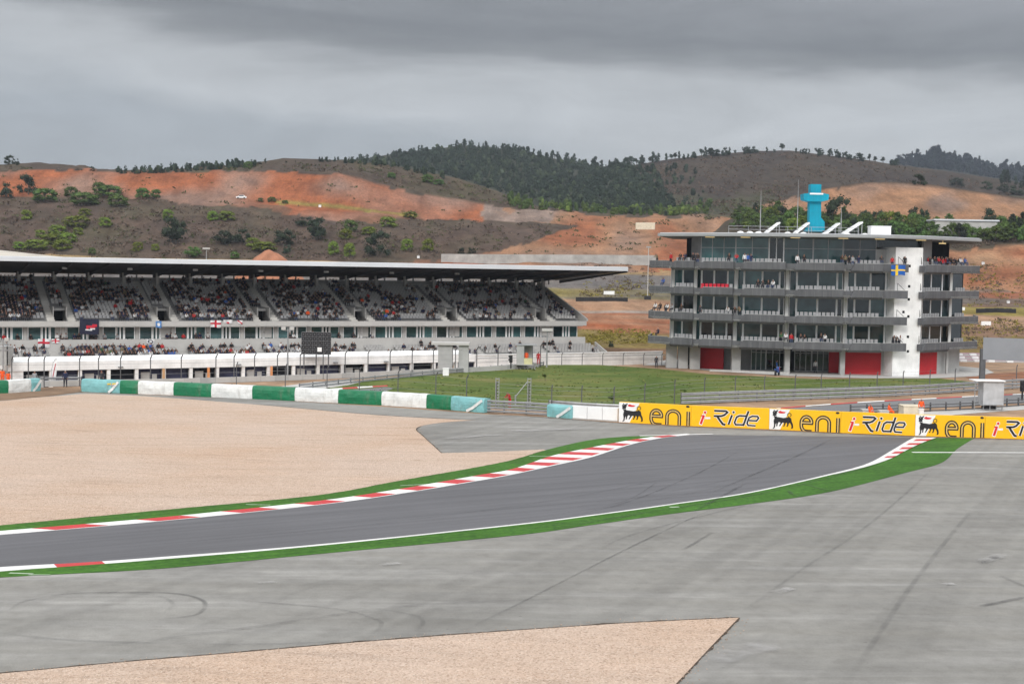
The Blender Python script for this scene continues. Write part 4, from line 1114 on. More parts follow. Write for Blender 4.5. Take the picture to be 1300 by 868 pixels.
light_sky(1072, 1095.5, 281, 296, 'white tilted collector beside the square white plant box')
# cyan sign on the roof
k = 9.18; o = P(1036, 291, 196.5); ss = thing('roof_sign', 'tall cyan angular block sign standing on the tower roof', 'sign', (o.x, o.y, ZR+.5))
def pu(u, v): return ((800+u/3.215-1036)/k, (291-(220+v/3.215))/k)
dz = o.z-ZR-.5
def pz(u, v): a, b = pu(u, v); return (a, max(0, b+dz))
mb = MB(); mb.extr([pz(*q) for q in ((735, 45), (778, 45), (778, 82), (735, 82))], (0, .4, 0), (1, 0, 0), (0, 0, 1), (0, 1.6, 0)); mb.build('sign_top', m_cyan, ss)
mb = MB(); mb.extr([pz(*q) for q in ((704, 85), (735, 81), (780, 81), (808, 86), (806, 109), (781, 116), (732, 116), (706, 109))], (0, 0, 0), (1, 0, 0), (0, 0, 1), (0, 2.4, 0)); mb.build('sign_arm', m_cyan, ss)
mb = MB(); mb.extr([pz(*q) for q in ((733, 115.5), (780, 115.5), (781, 180), (796, 197), (797, 232), (735, 235))], (0, .5, 0), (1, 0, 0), (0, 0, 1), (0, 1.5, 0)); mb.build('sign_stem', m_cyan, ss)
mb = MB(); mb.extr([pz(*q) for q in ((709, 238), (718, 222), (734, 214), (760, 226), (790, 238))], (0, .1, 0), (1, 0, 0), (0, 0, 1), (0, .395, 0)); mb.build('sign_foot', m_cyan, ss)
mb = MB(); a0, b0 = pz(735, 83); a1, b1 = pz(778, 83); mb.box(a0-.2, a1+.2, -.04, -.003, b0-.16, b0+.05); mb.build('white_band', m_white, ss)
for px, y0, lab in ((965, 241, 'slim steel antenna mast standing alone at the pole end of the roof'), (1012, 228, 'tallest slim antenna mast beside the cyan roof sign'), (1067.5, 262, 'short thin antenna mast between two white collectors')):
    p = P(px, 293, 197.5); q = P(px, y0, 197.5); t = thing('antenna_mast', lab, 'antenna', (p.x, p.y, ZR+.5)); h = q.z-ZR-.5
    mb = MB(); mb.tube((0, 0, 0), (0, 0, h*.6), .07, .06); mb.tube((0, 0, h*.6), (0, 0, h), .045, .02); mb.build('pole', m_steel, t)
    mb = MB(); mb.box(-.2, .2, -.2, .2, 0, .06); mb.build('foot_plate', m_steel, t)
# flag over the balcony
t = thing('hanging_flag', 'blue flag with a yellow cross hung over the tower balcony by the shaft', 'flag', xy(1131, 188.4)+Vector((0, 0, 14)))
def wavy(name, px0, px1, py0, py1, D, regions, mats, parent, off=0.0):
    """cloth hung flat with folds: colour by (u,v)"""
    a = P(px0, py0, D); b = P(px1, py0, D); h = P(px0, py0, D).z-P(px0, py1, D).z; nxx, nyy = 22, 14; vs = []; fs = []; ms = []
    for j in range(nyy+1):
        for i in range(nxx+1):
            u, v = i/nxx, j/nyy; p = a.lerp(b, u)
            vs.append((p.x, p.y-.06*math.sin(u*9+v*2)-off, p.z-h*v-.06*math.sin(u*7)*v))
    for j in range(nyy):
        for i in range(nxx):
            q = j*(nxx+1)+i; fs.append((q, q+nxx+1, q+nxx+2, q+1)); ms.append(regions((i+.5)/nxx, (j+.5)/nyy))
    mb = MB(); mb.v = vs; mb.f = fs; mb.m = ms
    return mb.build(name, mats, parent, world=True)
wavy('cloth', 1131.5, 1149.5, 336.5, 349.5, 188.2, lambda u, v: 1 if .34 < u < .48 or .4 < v < .6 else 0, [m_fblue, m_fyel], t)
# ------------------------------------------------------------------ tyre barriers in coloured vinyl
def barrier(px0, px1, line, mat, label, h=1.32, dep=1.1, group=None, name='tyre_barrier', swoosh=None, emblem=False, seed=0):
    a, b = G(px0, interp(line, px0)), G(px1, interp(line, px1)); d = b-a; l = d.length; t = d/l; n = Vector((t.y, -t.x, 0))
    if n.y > 0: n = -n
    th = thing(name, label, 'barrier', a.lerp(b, .5), 0, group)
    nx, prof = max(6, int(l/.35)), [(0, 0), (.03, .3), (.05, .65), (.03, .95), (-.05, h-.06), (-.16, h), (-.5, h+.02), (-dep+.1, h), (-dep, h-.1), (-dep, 0)]
    vs = []; fs = []; rnd = random.Random(seed+int(px0))
    for i in range(nx+1):
        x = l*i/nx
        for j, (o, z) in enumerate(prof):
            p = a+t*min(l-.004, max(.004, x)); q = .05*noise.noise(Vector((x*1.1+px0, z*1.7, 3.3)))+.035*noise.noise(Vector((x*4+px0, z*4, 1)))
            sag = .04*noise.noise(Vector((x*.8, px0, 7))) if z > .5 else 0
            e = .0 if 0 < i < nx else -.05
            p = p+n*(o+q+e); vs.append((p.x, p.y, max(0.005, z+sag)))
    m = len(prof)
    for i in range(nx):
        for j in range(m-1): fs.append((i*m+j, (i+1)*m+j, (i+1)*m+j+1, i*m+j+1))
    fs.append(tuple(range(m-1, -1, -1))); fs.append(tuple(nx*m+j for j in range(m)))
    a_, b_, c_ = Vector(vs[fs[0][0]]), Vector(vs[fs[0][1]]), Vector(vs[fs[0][2]])
    if (b_-a_).cross(c_-b_).dot(n) < 0: fs = [f[::-1] for f in fs]
    MB().add(vs, fs).build('vinyl_cover', mat, th, world=True, smooth=False)
    if swoosh:
        s0, s1 = swoosh; mb = MB()
        mb.ribbon([(l*s0, .06), (l*(s0*.6+s1*.4), .42), (l*s1, h-.12)], .26, a, t, (0, 0, 1), n*.13); mb.build('white_stripe', m_twhite, th, world=True)
    if emblem:
        mb = MB(); cx, cz = l*.80, h*.66
        for k, (dx, dz, w) in enumerate(((-.25, .05, .14), (.1, -.06, .18), (.3, .1, .12))):
            mb.ribbon([(cx+dx-.22, cz+dz), (cx+dx+.22, cz+dz+.05)], w, a, t, (0, 0, 1), n*(.13+.004*k), k % 2)
        mb.build('emblem', [m_fyel, m_conc], th, world=True)
    return th
LB = [(-60, 500.8), (0, 500), (52, 496.3)]
g1 = 'vinyl wrapped tyre barrier blocks'
barrier(-70, -30, LB, m_twhite, 'white vinyl tyre block before the green end block by the orange marshals', group=g1)
barrier(-30, 11, LB, m_tgreen, 'green vinyl tyre block beside the two orange marshals', group=g1)
barrier(11, 40, LB, m_twhite, 'white vinyl tyre block between the marshals and the gap', group=g1)
barrier(40, 52, LB, m_tturq, 'short turquoise end block before the gap where the man in navy stands', group=g1, swoosh=(.1, .95))
MBL = [(103, 497.2), (152, 499.2), (220, 501.7), (268, 504), (320, 506.3), (374, 508.8), (429, 511.6), (484, 514.4), (541, 518), (572, 520.4), (614, 524)]
cols = [(103, 152, m_tturq, 'turquoise end block with a white stripe next to the man in navy', (.72, .97)), (152, 175, m_tgreen, 'short green tyre block next to the turquoise block by the man in navy', None),
        (175, 220, m_twhite, 'first white tyre block counted from the man in navy', None), (220, 268, m_tgreen, 'second green tyre block counted from the man in navy', None), (268, 320, m_twhite, 'second white tyre block counted from the man in navy', None),
        (320, 374, m_tgreen, 'third green tyre block counted from the man in navy', None), (374, 429, m_twhite, 'third white tyre block, in front of the small infield kerb', None), (429, 484, m_tgreen, 'fourth green tyre block, below the grass bank corner', None),
        (484, 541, m_twhite, 'last white tyre block before the steel guardrail', None), (541, 572, m_tgreen, 'short last green tyre block beside the turquoise end block', None), (572, 614, m_tturq, 'turquoise end block with white stripe touching the steel guardrail', (.5, .97))]
for x0, x1, m, lab, sw in cols: barrier(x0, x1, MBL, m, lab, group=g1, swoosh=sw, emblem=(x0 == 103))
TBL = [(694, 528.8), (726, 531.6), (785, 535.2)]
barrier(694, 725.5, TBL, m_tturq, 'short turquoise tyre block between the guardrail and the white barrier', group=g1, swoosh=(.42, .97), h=1.15)
a, b = G(726, 531.2), G(784, 535); d = b-a; t = d.normalized(); n = Vector((t.y, -t.x, 0)); n = n if n.y < 0 else -n
wb = thing('white_barrier', 'plain white barrier panels between the turquoise block and the first yellow board', 'barrier', a.lerp(b, .5))
for i in range(3):
    mb = MB(); mb.obox(a+d*(i/3)+t*.02, d/3-t*.04, -n*.35, (0, 0, 1.2)); mb.build('barrier_panel', m_white, wb, world=True)
mb = MB(); mb.obox(a+n*.03, d, n*.04, (0, 0, .1)); mb.build('base_rail', m_conclight, wb, world=True)

# ------------------------------------------------------------------ advertising boards
bx = [785.3, 877, 976.3, 1067, 1161.5, 1250, 1342, 1430]; by = [535.6, 540.6, 544.6, 549.2, 553.0, 555.6, 558.6, 561.5]
BH = 1.82
def arc(cx, cz, rx, rz, a0, a1, n=14): return [(cx+rx*math.cos(math.radians(a0+(a1-a0)*i/n)), cz+rz*math.sin(math.radians(a0+(a1-a0)*i/n))) for i in range(n+1)]
def board(i, kind, label, group):
    a, b = G(bx[i], by[i]), G(bx[i+1], by[i+1]); d = b-a; l = d.length; t = d/l; n = Vector((t.y, -t.x, 0)); n = n if n.y < 0 else -n
    th = thing('advertising_board', label, 'board', a.lerp(b, .5), 0, group); Z = Vector((0, 0, 1)); h = BH
    mb = MB(); mb.obox(a+t*.012, d-t*.024, -n*.5, (0, 0, h)); mb.build('board_panel', m_yellow, th, world=True)
    def rb(mbx, pts, w, off, mi=0, zmin=None): mbx.ribbon([(x*l, z*h) for x, z in pts], w, a, t, Z, n*off, mi, zmin)
    if kind == 'dog':
        mb = MB(); mb.extr([(.014, .012), (l*.155, .012), (l*.29, h-.012), (.014, h-.012)], a+n*.002, t, Z, n*.006); mb.build('white_field', m_white, th, world=True)
        mb = MB(); off = .016
        body = [(.075, .60), (.10, .62), (.16, .60), (.20, .58), (.26, .62), (.298, .62), (.312, .55), (.318, .42), (.335, .30), (.34, .17), (.332, .085), (.308, .085), (.318, .16), (.31, .27), (.292, .36), (.278, .34),
                (.272, .25), (.262, .17), (.243, .17), (.255, .24), (.252, .34), (.238, .36), (.228, .28), (.215, .175), (.197, .175), (.21, .25), (.212, .35), (.19, .36), (.175, .29), (.155, .18), (.137, .18), (.152, .26), (.16, .35), (.135, .38),
                (.122, .30), (.118, .20), (.115, .17), (.098, .17), (.103, .25), (.10, .32), (.088, .24), (.085, .12), (.07, .05), (.05, .045), (.066, .12), (.07, .24), (.062, .40)]
        mb.extr([(x*l, z*h) for x, z in body], a+n*off, t, Z, n*.006)
        head = [(.078, .58), (.062, .68), (.048, .66), (.05, .76), (.045, .85), (.058, .90), (.066, .97), (.076, .91), (.092, .91), (.112, .95), (.126, .97), (.118, .89), (.106, .86), (.112, .80), (.10, .77), (.10, .70), (.108, .60)]
        mb.extr([(x*l, z*h) for x, z in head], a+n*(off+.0065), t, Z, n*.006)
        for x in (.072, .085, .098): mb.extr([((x-.011)*l, .6*h), (x*l, .70*h), ((x+.008)*l, .59*h)], a+n*(off+.013), t, Z, n*.004)
        rb(mb, [(.29, .60), (.268, .66)] + arc(.282, .745, .026, .085, 220, -40, 12) + [(.288, .67)], .055, off+.02)
        mb.build('dog_emblem', m_logoblack, th, world=True)
        mb = MB(); fl = [(.122, .84), (.135, .90), (.155, .925), (.168, .90), (.19, .885), (.21, .88), (.238, .87), (.215, .845), (.225, .825), (.195, .80), (.165, .795), (.14, .81)]
        mb.extr([(x*l, z*h) for x, z in fl], a+n*off, t, Z, n*.006); mb.build('red_flame', m_logored, th, world=True)
        mb = MB(); rb(mb, [(.075, .655), (.09, .665), (.104, .66)], .03, off+.028); rb(mb, [(.066, .865), (.075, .86)], .035, off+.028); mb.build('white_collar', m_white, th, world=True)
        # three double-line letters, cut off by the lower edge of the board
        e = [(.455, .385), (.60, .385)] ; E = [(.452, .40), (.595, .40)] + arc(.525, .40, .072, .29, 5, 180, 16) + arc(.525, .28, .072, .30, 180, 272, 10) + [(.60, -.02)]
        nn = [(.672, -.05), (.672, .45)] + arc(.757, .42, .085, .28, 165, 0, 16)[1:] + [(.842, -.05)]
        ii = [(.962, -.05), (.962, .70)]
        ps = [E, nn, ii]
        lb = MB(); li = MB()
        for p in ps:
            rb(lb, p, .33, .010, 0, .012); rb(li, p, .10, .016, 0, .012)
        rb(lb, [(.944, .92), (.944, .92+.0001)], .0, .01) if False else None
        lb.extr([((.953+.026*math.cos(k*math.pi/8))*l, (.945+.052*math.sin(k*math.pi/8))*h) for k in range(16)], a+n*.010, t, Z, n*.01)
        lb.build('lettering', m_logoblack, th, world=True); li.build('letter_inline', m_logotan, th, world=True)
    else:
        sk = .055
        def S(pts): return [(x+sk*(z-.5)*1.6, z) for x, z in pts]
        def smoothp(p): return p
        R1 = S([(.27, .80), (.42, .80), (.445, .745), (.42, .61), (.385, .55), (.29, .54)]); R2 = S([(.33, .545), (.375, .38), (.44, .16), (.475, .13)])
        I2 = S([(.515, .15), (.515, .62)]); Dd = S([(.705, .12), (.705, .84)]); DB = S([(.705, .60), (.61, .60), (.582, .52), (.582, .26), (.605, .16), (.705, .16)])
        Eb = S([(.755, .385), (.85, .385), (.862, .52), (.84, .60), (.775, .60), (.742, .52), (.742, .25), (.765, .15), (.86, .14)])
        dots = [(.535+.012, .76, .017, .05)]
        wb_ = MB(); lb = MB()
        for p, w in ((R1, .17), (R2, .19), (I2, .17), (Dd, .17), (DB, .15), (Eb, .14)):
            rb(lb, p, w, .018); rb(wb_, p, w+.10, .010)
        def disc(mbx, cx, cz, r, off): mbx.extr([(cx*l+r*math.cos(k*math.pi/7), cz*h+r*math.sin(k*math.pi/7)) for k in range(14)], a+n*off, t, Z, n*.004)
        disc(lb, .545, .76, .105, .018); disc(wb_, .545, .76, .15, .010)
        lb.build('lettering', m_logoblack, th, world=True)
        r1 = S([(.155, .15), (.155, .53), (.135, .53)]); mb = MB()
        rb(mb, S([(.16, .12), (.16, .56)]), .20, .022); rb(mb, S([(.125, .53), (.17, .53)]), .10, .024); disc(mb, .18, .70, .11, .022)
        rb(wb_, S([(.16, .08), (.16, .60)]), .30, .008); disc(wb_, .18, .70, .16, .009); rb(wb_, S([(.19, .42), (.255, .43)]), .17, .012)
        mb.build('red_letter', m_logored, th, world=True); wb_.build('letter_outline', m_white, th, world=True)
gb1, gb2 = 'yellow boards with the black dog', 'yellow boards with slanted lettering'
board(0, 'dog', 'yellow board with black dog emblem directly beside the plain white barrier', gb1)
board(1, 'ride', 'yellow board with slanted lettering below the grass bank, first from the white barrier', gb2)
board(2, 'dog', 'yellow board with black dog emblem just before the crouching marshals', gb1)
board(3, 'ride', 'yellow board with slanted lettering in front of the crouching orange marshals', gb2)
board(4, 'dog', 'yellow board with black dog emblem below the grey cabin, above the exit kerb', gb1)
board(5, 'ride', 'yellow board with slanted lettering below the traffic light, cut by the frame', gb2)
board(6, 'dog', 'yellow board with black dog emblem past the traffic light', gb1)

# ------------------------------------------------------------------ guardrails
def guardrail(px, h, rails, label, post=2.4, mat=None, name='guardrail', m_=.3, gap=.05):
    pts = resample(gline(px, 6), max(2, int(length(gline(px, 6))/post)+1)); mid = pts[len(pts)//2]
    th = thing(name, label, 'guardrail', mid)
    for p in pts:
        mb = MB(); z0 = zground(p.x, p.y); mb.box(p.x-.07, p.x+.07, p.y+.05, p.y+.2, z0-.02, h); mb.build('post', m_steeldark, th, world=True)
    for k in range(rails):
        mb = MB(); z0 = h*(k+.14)/rails; z1 = h*(k+1)/rails-gap; n = len(pts); vs = []; fs = []
        prof = [(0, z0), (-.06, z0+(z1-z0)*.25), (0, (z0+z1)/2), (-.06, z0+(z1-z0)*.75), (0, z1), (.04, z1), (.04, z0)]
        for p in pts: vs += [(p.x, p.y+o, z) for o, z in prof]
        for i in range(n-1):
            for j in range(7): fs.append((i*7+j, (i+1)*7+j, (i+1)*7+(j+1) % 7, i*7+(j+1) % 7))
        MB().add(vs, fs).build('rail', mat or m_steel, th, world=True)
    return th
guardrail([(611, 523), (650, 525), (696, 528)], 1.25, 4, 'steel guardrail of four beams between the turquoise tyre blocks', post=2.0)
guardrail([(865, 513.5), (940, 510.5), (1060, 506), (1160, 502), (1250, 496), (1330, 491), (1480, 482)], 1.25, 3, 'long steel guardrail between the grass bank and the far track')
guardrail([(697, 523.5), (740, 527), (790, 529.5)], 1.25, 2, 'low steel guardrail behind the plain white barrier')
guardrail([(50, 489.8), (76, 489.2), (103, 489)], 1.0, 3, 'short steel guardrail closing the gap behind the man in navy', post=1.5)
guardrail([(103, 493.5), (200, 494.5), (320, 500)], .95, 3, 'steel guardrail running close behind the green and white tyre blocks', mat=m_concdark)
guardrail([(1080, 525), (1160, 522.5), (1220, 520.5), (1290, 515.5), (1380, 510)], .9, 3, 'thin open rail fence beside the pale service path', post=1.9, mat=m_steeldark, gap=.17)
guardrail([(380, 494), (470, 484), (560, 475.2), (640, 468.5), (690, 464.5)], .62, 2, 'low rail at the top edge of the grass bank')
# concrete pit wall with the catch fence on it
pw = [(40, 491), (120, 489.5), (260, 486.5), (400, 481.6), (530, 475.5), (620, 471), (684, 466)]
pts = resample(gline(pw, 6), 40); mb = MB()
th = thing('concrete_pit_wall', 'long low concrete wall between the infield and the open garages', 'wall', pts[20])
for i in range(39):
    p, q = pts[i], pts[i+1]; d = q-p; mb = MB(); n = Vector((-d.y, d.x, 0)).normalized()
    mb.obox(p+d*.005, d*.99, n*.3, (0, 0, .62)); mb.build('wall_section', m_conclight if i % 5 else m_conc, th, world=True)
def catch_fence(tops, base, h, label, bend=.5, cables=(.35, .55, .75, .95), z0=.6, rail=False, r=.05, cable_r=.018, group=None, diag=False):
    """posts stand where seen; steel cables between them"""
    P_ = [G(px, interp(base, px)) for px in tops]
    th = thing('catch_fence', label, 'fence', P_[len(P_)//2], 0, group)
    tp = []
    for p in P_:
        mb = MB(); zg = zground(p.x, p.y)
        mb.path([(p.x, p.y, zg), (p.x, p.y, h*.88), (p.x+bend*.55, p.y-bend*.8, h)], r, 6); mb.build('post', m_steeldark if r > .04 else m_steel, th, world=True)
    for c in cables:
        mb = MB(); mb.path([(p.x, p.y-.03, h*.88*c) for p in P_], cable_r, 4); mb.build('cable', m_steel, th, world=True)
    if rail:
        mb = MB(); mb.path([(p.x, p.y-.06, h*.86) for p in P_], .07, 6); mb.build('top_rail', m_steel, th, world=True)
    return th
pits = [15, 36, 56, 101, 125, 153, 191, 230, 274, 297, 323, 352, 381, 410, 438, 467, 495, 523, 550, 578, 605, 632, 660, 686]
catch_fence(pits, pw, 3.35, 'tall catch fence with bent posts along the pit wall', cables=(.4, .6, .8, 1.0), rail=False, r=.065)
wb = [(690, 463.5), (740, 463.2), (842, 463.6)]
catch_fence([713, 739, 765, 791, 817, 840], wb, 1.75, 'fence posts in front of the solid white wall by the tower', bend=.25, cables=(.5, .97), r=.05)
catch_fence([630, 671, 700, 738, 779, 818, 856, 894, 933, 970, 1009, 1042, 1078, 1113, 1146, 1180, 1212, 1245, 1290], [(630, 519), (700, 524), (779, 526), (818, 521), (856, 515), (894, 511.5), (970, 509), (1078, 503), (1146, 500), (1212, 496), (1290, 490)], 2.7, 'wire fence with slim posts along the foot of the grass bank', bend=.1, cables=(.5, .7, .9, 1.05), r=.055, cable_r=.012)
catch_fence([300, 362, 415, 456, 505, 553, 592], [(300, 500), (415, 506), (505, 511), (592, 519)], 3.4, 'sparse tall fence posts directly behind the green and white tyre blocks', bend=.35, cables=(.5, .75, 1.0), r=.05, cable_r=.012)
# lattice scaffold poles by the guardrail
for px, lab in ((631, 'lattice scaffold pole next to the marshal in red'), (671.5, 'lattice scaffold pole with a slanting brace beside the turquoise block')):
    p = G(px, 516.5); t = thing('scaffold_pole', lab, 'pole', p); mb = MB()
    for dx in (-.16, .16): mb.tube((dx, 0, 0), (dx, 0, 2.9), .04)
    mb.build('upright', m_steel, t)
    mb = MB()
    for i in range(9): mb.box(-.18, .18, -.04, .04, .2+i*.32, .28+i*.32)
    mb.build('rungs', m_steel, t)
    if px > 650: mb = MB(); mb.tube((-.2, 0, 2.5), (-1.35, 0, 1.0), .05); mb.tube((-1.35, 0, 0), (-1.35, 0, 1.2), .09); mb.build('brace', m_steel, t)
# lamp masts
def mast(px, pybase, pytop, D, label, heads=2):
    p = P(px, pybase, D); q = P(px, pytop, D); t = thing('floodlight_mast', label, 'lamp mast', (p.x, p.y, p.z)); h = q.z-p.z
    mb = MB(); mb.tube((0, 0, 0), (0, 0, h), .12, .07, 8); mb.build('pole', m_steel, t)
    mb = MB(); mb.box(-.6, .6, -.05, .05, h-.35, h-.27); mb.build('crossbar', m_steel, t)
    for k in range(heads):
        x = -.5+k*1.0/(max(1, heads-1)); mb = MB(); mb.box(x-.25, x+.25, -.3, .1, h-.25, h+.12); mb.build('lamp_head', m_conclight, t)
mast(365, 484, 416, 168, 'slim floodlight mast in front of the video screen end of the stand')
mast(694, 466, 418, 190, 'floodlight mast rising behind the grass bank beside the marshal hut', 3)
mast(262, 332, 315, 300, 'floodlight head seen just above the grandstand roof', 3)
mast(4, 488, 430, 166, 'floodlight mast beside the grey scaffold at the end of the white garages', 2)
p = P(822, 384, 300); hb = hit(822, 380); p = hb if hb else p
q = ray(822, 314); kq = p.y/q.y; top = CAMZ+q.z*kq
t = thing('lamp_post', 'tall pale lamp post with a dark square base beside the tower balconies', 'lamp post', p)
mb = MB(); mb.tube((0, 0, 0), (0, 0, top-p.z), .14, .09, 8); mb.build('pole', m_conclight, t)
mb = MB(); mb.box(-.85, .85, -.6, .6, -.3, .95); mb.build('base_block', m_black, t)
mb = MB(); mb.box(-.6, .6, -.2, .2, top-p.z-.1, top-p.z+.25); mb.build('lamp_head', m_steel, t)
# grey scaffold at the far end of the garages
a, b = P(-12, 462, 167), P(9.5, 462, 167); t = thing('scaffold_tower', 'grey sheeted scaffold at the end of the white garage roof', 'scaffold', (b.x, b.y, -1.8))
mb = MB(); mb.box(a.x, b.x, a.y, a.y+2, 1.2, 3.4); mb.build('sheeting', m_conc, t, world=True)
for x in (a.x, b.x-.1):
    mb = MB(); mb.box(x, x+.1, a.y, a.y+.1, -1.8, 4.2); mb.build('upright', m_steel, t, world=True)
mb = MB(); mb.box(a.x-.05, b.x+.3, a.y-.06, a.y-.005, 2.9, 3.05); mb.build('cross_rail', m_steel, t, world=True)
# marshal hut on a trestle
p = P(666, 465, 192); p.z = zground(p.x, p.y); t = thing('marshal_hut', 'open grey marshal hut on a trestle at the top of the grass bank', 'hut', p); w = 1.12
mb = MB(); mb.box(-w, -w+.12, -.9, .9, .72, 3.25); mb.box(w-.9, w, .8, .9, .72, 3.2); mb.box(-w+.12, w-.9, .8, .9, .72, 3.2); mb.box(-w+.12, -.1, -.9, -.8, .72, 3.2); mb.build('wall', m_conc, t)
mb = MB(); mb.box(-w-.1, w+.5, -1.0, 1.0, 3.253, 3.36); mb.build('roof', m_steel, t)
mb = MB(); mb.box(-w, w, -.95, .95, .6, .717); mb.build('floor_deck', m_conc, t)
mb = MB(); mb.box(-.1, w-.1, -.95, -.85, .72, 1.55); mb.build('front_board', M('pale_yellow_board', (.55, .52, .30), .7), t)
mb = MB(); mb.box(w-.16, w-.06, -.9, -.8, .72, 3.25); mb.build('corner_post', m_steeldark, t)
for x in (-1.0, 0, .95):
    mb = MB(); mb.tube((x, -.8, 0), (x+.25, .2, .6), .06); mb.tube((x+.5, -.8, 0), (x+.1, .2, .6), .06); mb.build('trestle_leg', m_steel, t)
# traffic lights
def tlight(px, py, pyt, label, D=None):
    p = G(px, py) if D is None else P(px, py, D); q = ray(px, pyt); h = CAMZ+q.z*(p.y/q.y)-p.z
    t = thing('traffic_light', label, 'traffic light', p)
    mb = MB(); mb.tube((0, 0, 0), (0, 0, h), .1); mb.build('pole', m_black, t)
    mb = MB(); mb.box(-.22, .22, -.12, .16, h*.45, h); mb.build('light_housing', m_black, t)
    for k in range(2):
        mb = MB(); z = h*(.62+.25*k); mb.box(-.34, -.05, -.4, -.123, z, z+.22); mb.build('lamp_visor', m_black, t)
tlight(1297.5, 508, 483, 'black traffic light by the rail fence beyond the grey cabin')
tlight(648.5, 467.5, 451, 'black traffic light beside the marshal hut on the bank top', 187)
# grey cabin
p = G(1257, 521); t = thing('grey_cabin', 'tall grey site cabin on legs behind the yellow boards', 'cabin', p); w = 1.05; x0 = -.75
mb = MB(); mb.box(x0, x0+2*w, 0, 1.7, .62, 3.0); mb.build('cabin_body', M('cabin_grey', (.42, .43, .44), .6), t)
mb = MB(); mb.box(x0-.95, x0+2*w+.08, -.25, 1.8, 3.003, 3.09); mb.build('roof', m_white, t)
for x in (x0+.02, x0+.7, x0+1.35, x0+1.96):
    mb = MB(); mb.box(x, x+.09, .05, .14, 0, .617); mb.build('leg', m_steel, t)
mb = MB(); mb.box(x0-.35, x0+2*w, -.3, 0-.003, .55, .61); mb.box(x0-.35, x0+2*w, -.25, -.2, .1, .16); mb.build('step', m_steel, t)
mb = MB(); mb.box(x0+.3, x0+1.5, .3, 1.4, .02, .5); mb.build('generator', m_black, t)
mb = MB(); mb.box(x0-.9, x0-.83, 0, .07, 0, 3.0); mb.build('corner_post', m_steel, t)
# back of a big sign on a post
p = G(1246.2, 506); t = thing('big_sign', 'plain grey back of a big sign on one thick dark post', 'sign', p)
mb = MB(); mb.box(-.28, .28, -.1, .35, 0, 5.6); mb.build('post', m_steeldark, t)
mb = MB(); mb.obox((-.1, -.18, 4.4), (9.6, -1.0, -.12), (.02, .07, 0), (0, 0, 2.5)); mb.build('sign_panel', M('sign_back_grey', (.23, .24, .255), .6, .08, .4), t)
mb = MB(); 
for z in (4.9, 6.2): mb.obox((-.1, -.095, z), (9.6, -1.0, -.12), (.01, .1, 0), (0, 0, .14))
mb.build('cross_beam', m_steeldark, t)
# boxes, flags
def box_bin(px, py, w, h, mat, label, name='white_box', cat='box'):
    p = G(px, py); t = thing(name, label, cat, p); mb = MB(); mb.box(-w/2, w/2, -w/2, w/2, 0, h); mb.build('box_body', mat, t); mb = MB(); mb.box(-w/2-.04, w/2+.04, -w/2-.04, w/2+.04, h+.002, h+.08); mb.build('lid', mat, t)
box_bin(566, 476.5, .75, .85, m_white, 'small white box on the rail at the top of the grass bank')
box_bin(1156, 526, 1.9, .85, M('cream_board', (.62, .55, .42), .7), 'low cream box behind the boards beside the crouching marshals', 'cream_box')
box_bin(1099.5, 527.5, .9, .55, m_conclight, 'small grey box in front of the first crouching marshal', 'grey_box'); box_bin(1121, 528.5, .9, .55, m_conclight, 'small grey box in front of the second crouching marshal', 'grey_box')
p = G(1169.3, 531); t = thing('white_post', 'short white post carrying nothing below the standing orange marshal', 'post', p); mb = MB(); mb.box(-.2, .2, -.15, .15, 0, .85); mb.build('post_body', m_white, t); mb = MB(); mb.box(-.24, .24, -.19, .19, .853, .92); mb.build('cap', m_white, t)
t = thing('feather_flag', 'white feather banner flag standing in front of the garages near the man in navy', 'flag', G(67.5, 489))
mb = MB(); mb.path([(-.25, 0, 0), (-.2, 0, 1.6), (.0, 0, 2.5), (.3, 0, 2.95), (.42, 0, 2.9)], .025, 5); mb.build('flag_pole', m_steel, t)
mb = MB(); mb.extr([(-.24, .35), (-.19, 1.6), (.0, 2.45), (.28, 2.9), (.40, 2.85), (.42, 2.2), (.35, 1.2), (.22, .3)], (0, .0, 0), (1, 0, 0), (0, 0, 1), (0, .02, 0)); mb.build('banner_cloth', m_white, t)
mb = MB(); mb.ribbon([(-.05, .8), (.1, 1.6), (.28, 2.4)], .09, (0, -.003, 0), (1, 0, 0), (0, 0, 1), (0, -.01, 0)); mb.build('banner_stripe', m_fred, t)
# flags hung from the stand
def sflag(name, label, px0, px1, py0, py1, tq, reg, mats):
    D = (S0 + sb*tq).dot(sb)/ray(px0, py0).dot(sb)*ray(px0, py0).y; a = P(px0, py0, D)
    D1 = (S0 + sb*tq).dot(sb)/ray(px1, py0).dot(sb)*ray(px1, py0).y
    t = thing('hanging_flag', label, 'flag', a); b = P(px1, py0, D1); h = a.z-P(px0, py1, D).z; nxx, nyy = 20, 12; vs = []; fs = []; ms = []
    for j in range(nyy+1):
        for i in range(nxx+1):
            u, v = i/nxx, j/nyy; p = a.lerp(b, u); w = .05*math.sin(u*8+v*3)
            p = p - sb*(.06+w*.8); vs.append((p.x, p.y, p.z-h*v+.05*math.sin(u*6)*v))
    for j in range(nyy):
        for i in range(nxx): q = j*(nxx+1)+i; fs.append((q, q+nxx+1, q+nxx+2, q+1)); ms.append(reg((i+.5)/nxx, (j+.5)/nyy))
    mb = MB(); mb.v, mb.f, mb.m = vs, fs, ms; mb.build('cloth', mats, t, world=True)
cross = lambda u, v: 1 if abs(u-.5) < .1 or abs(v-.45) < .14 else 0
sflag('f', 'white flag with red cross and dark foot on the lower wall above the feather banner', 48, 63, 430, 441, -1.05, lambda u, v: 2 if abs(u-.5) < .1 and v > .62 else cross(u, v), [m_fwhite, m_fred, m_fnavy])
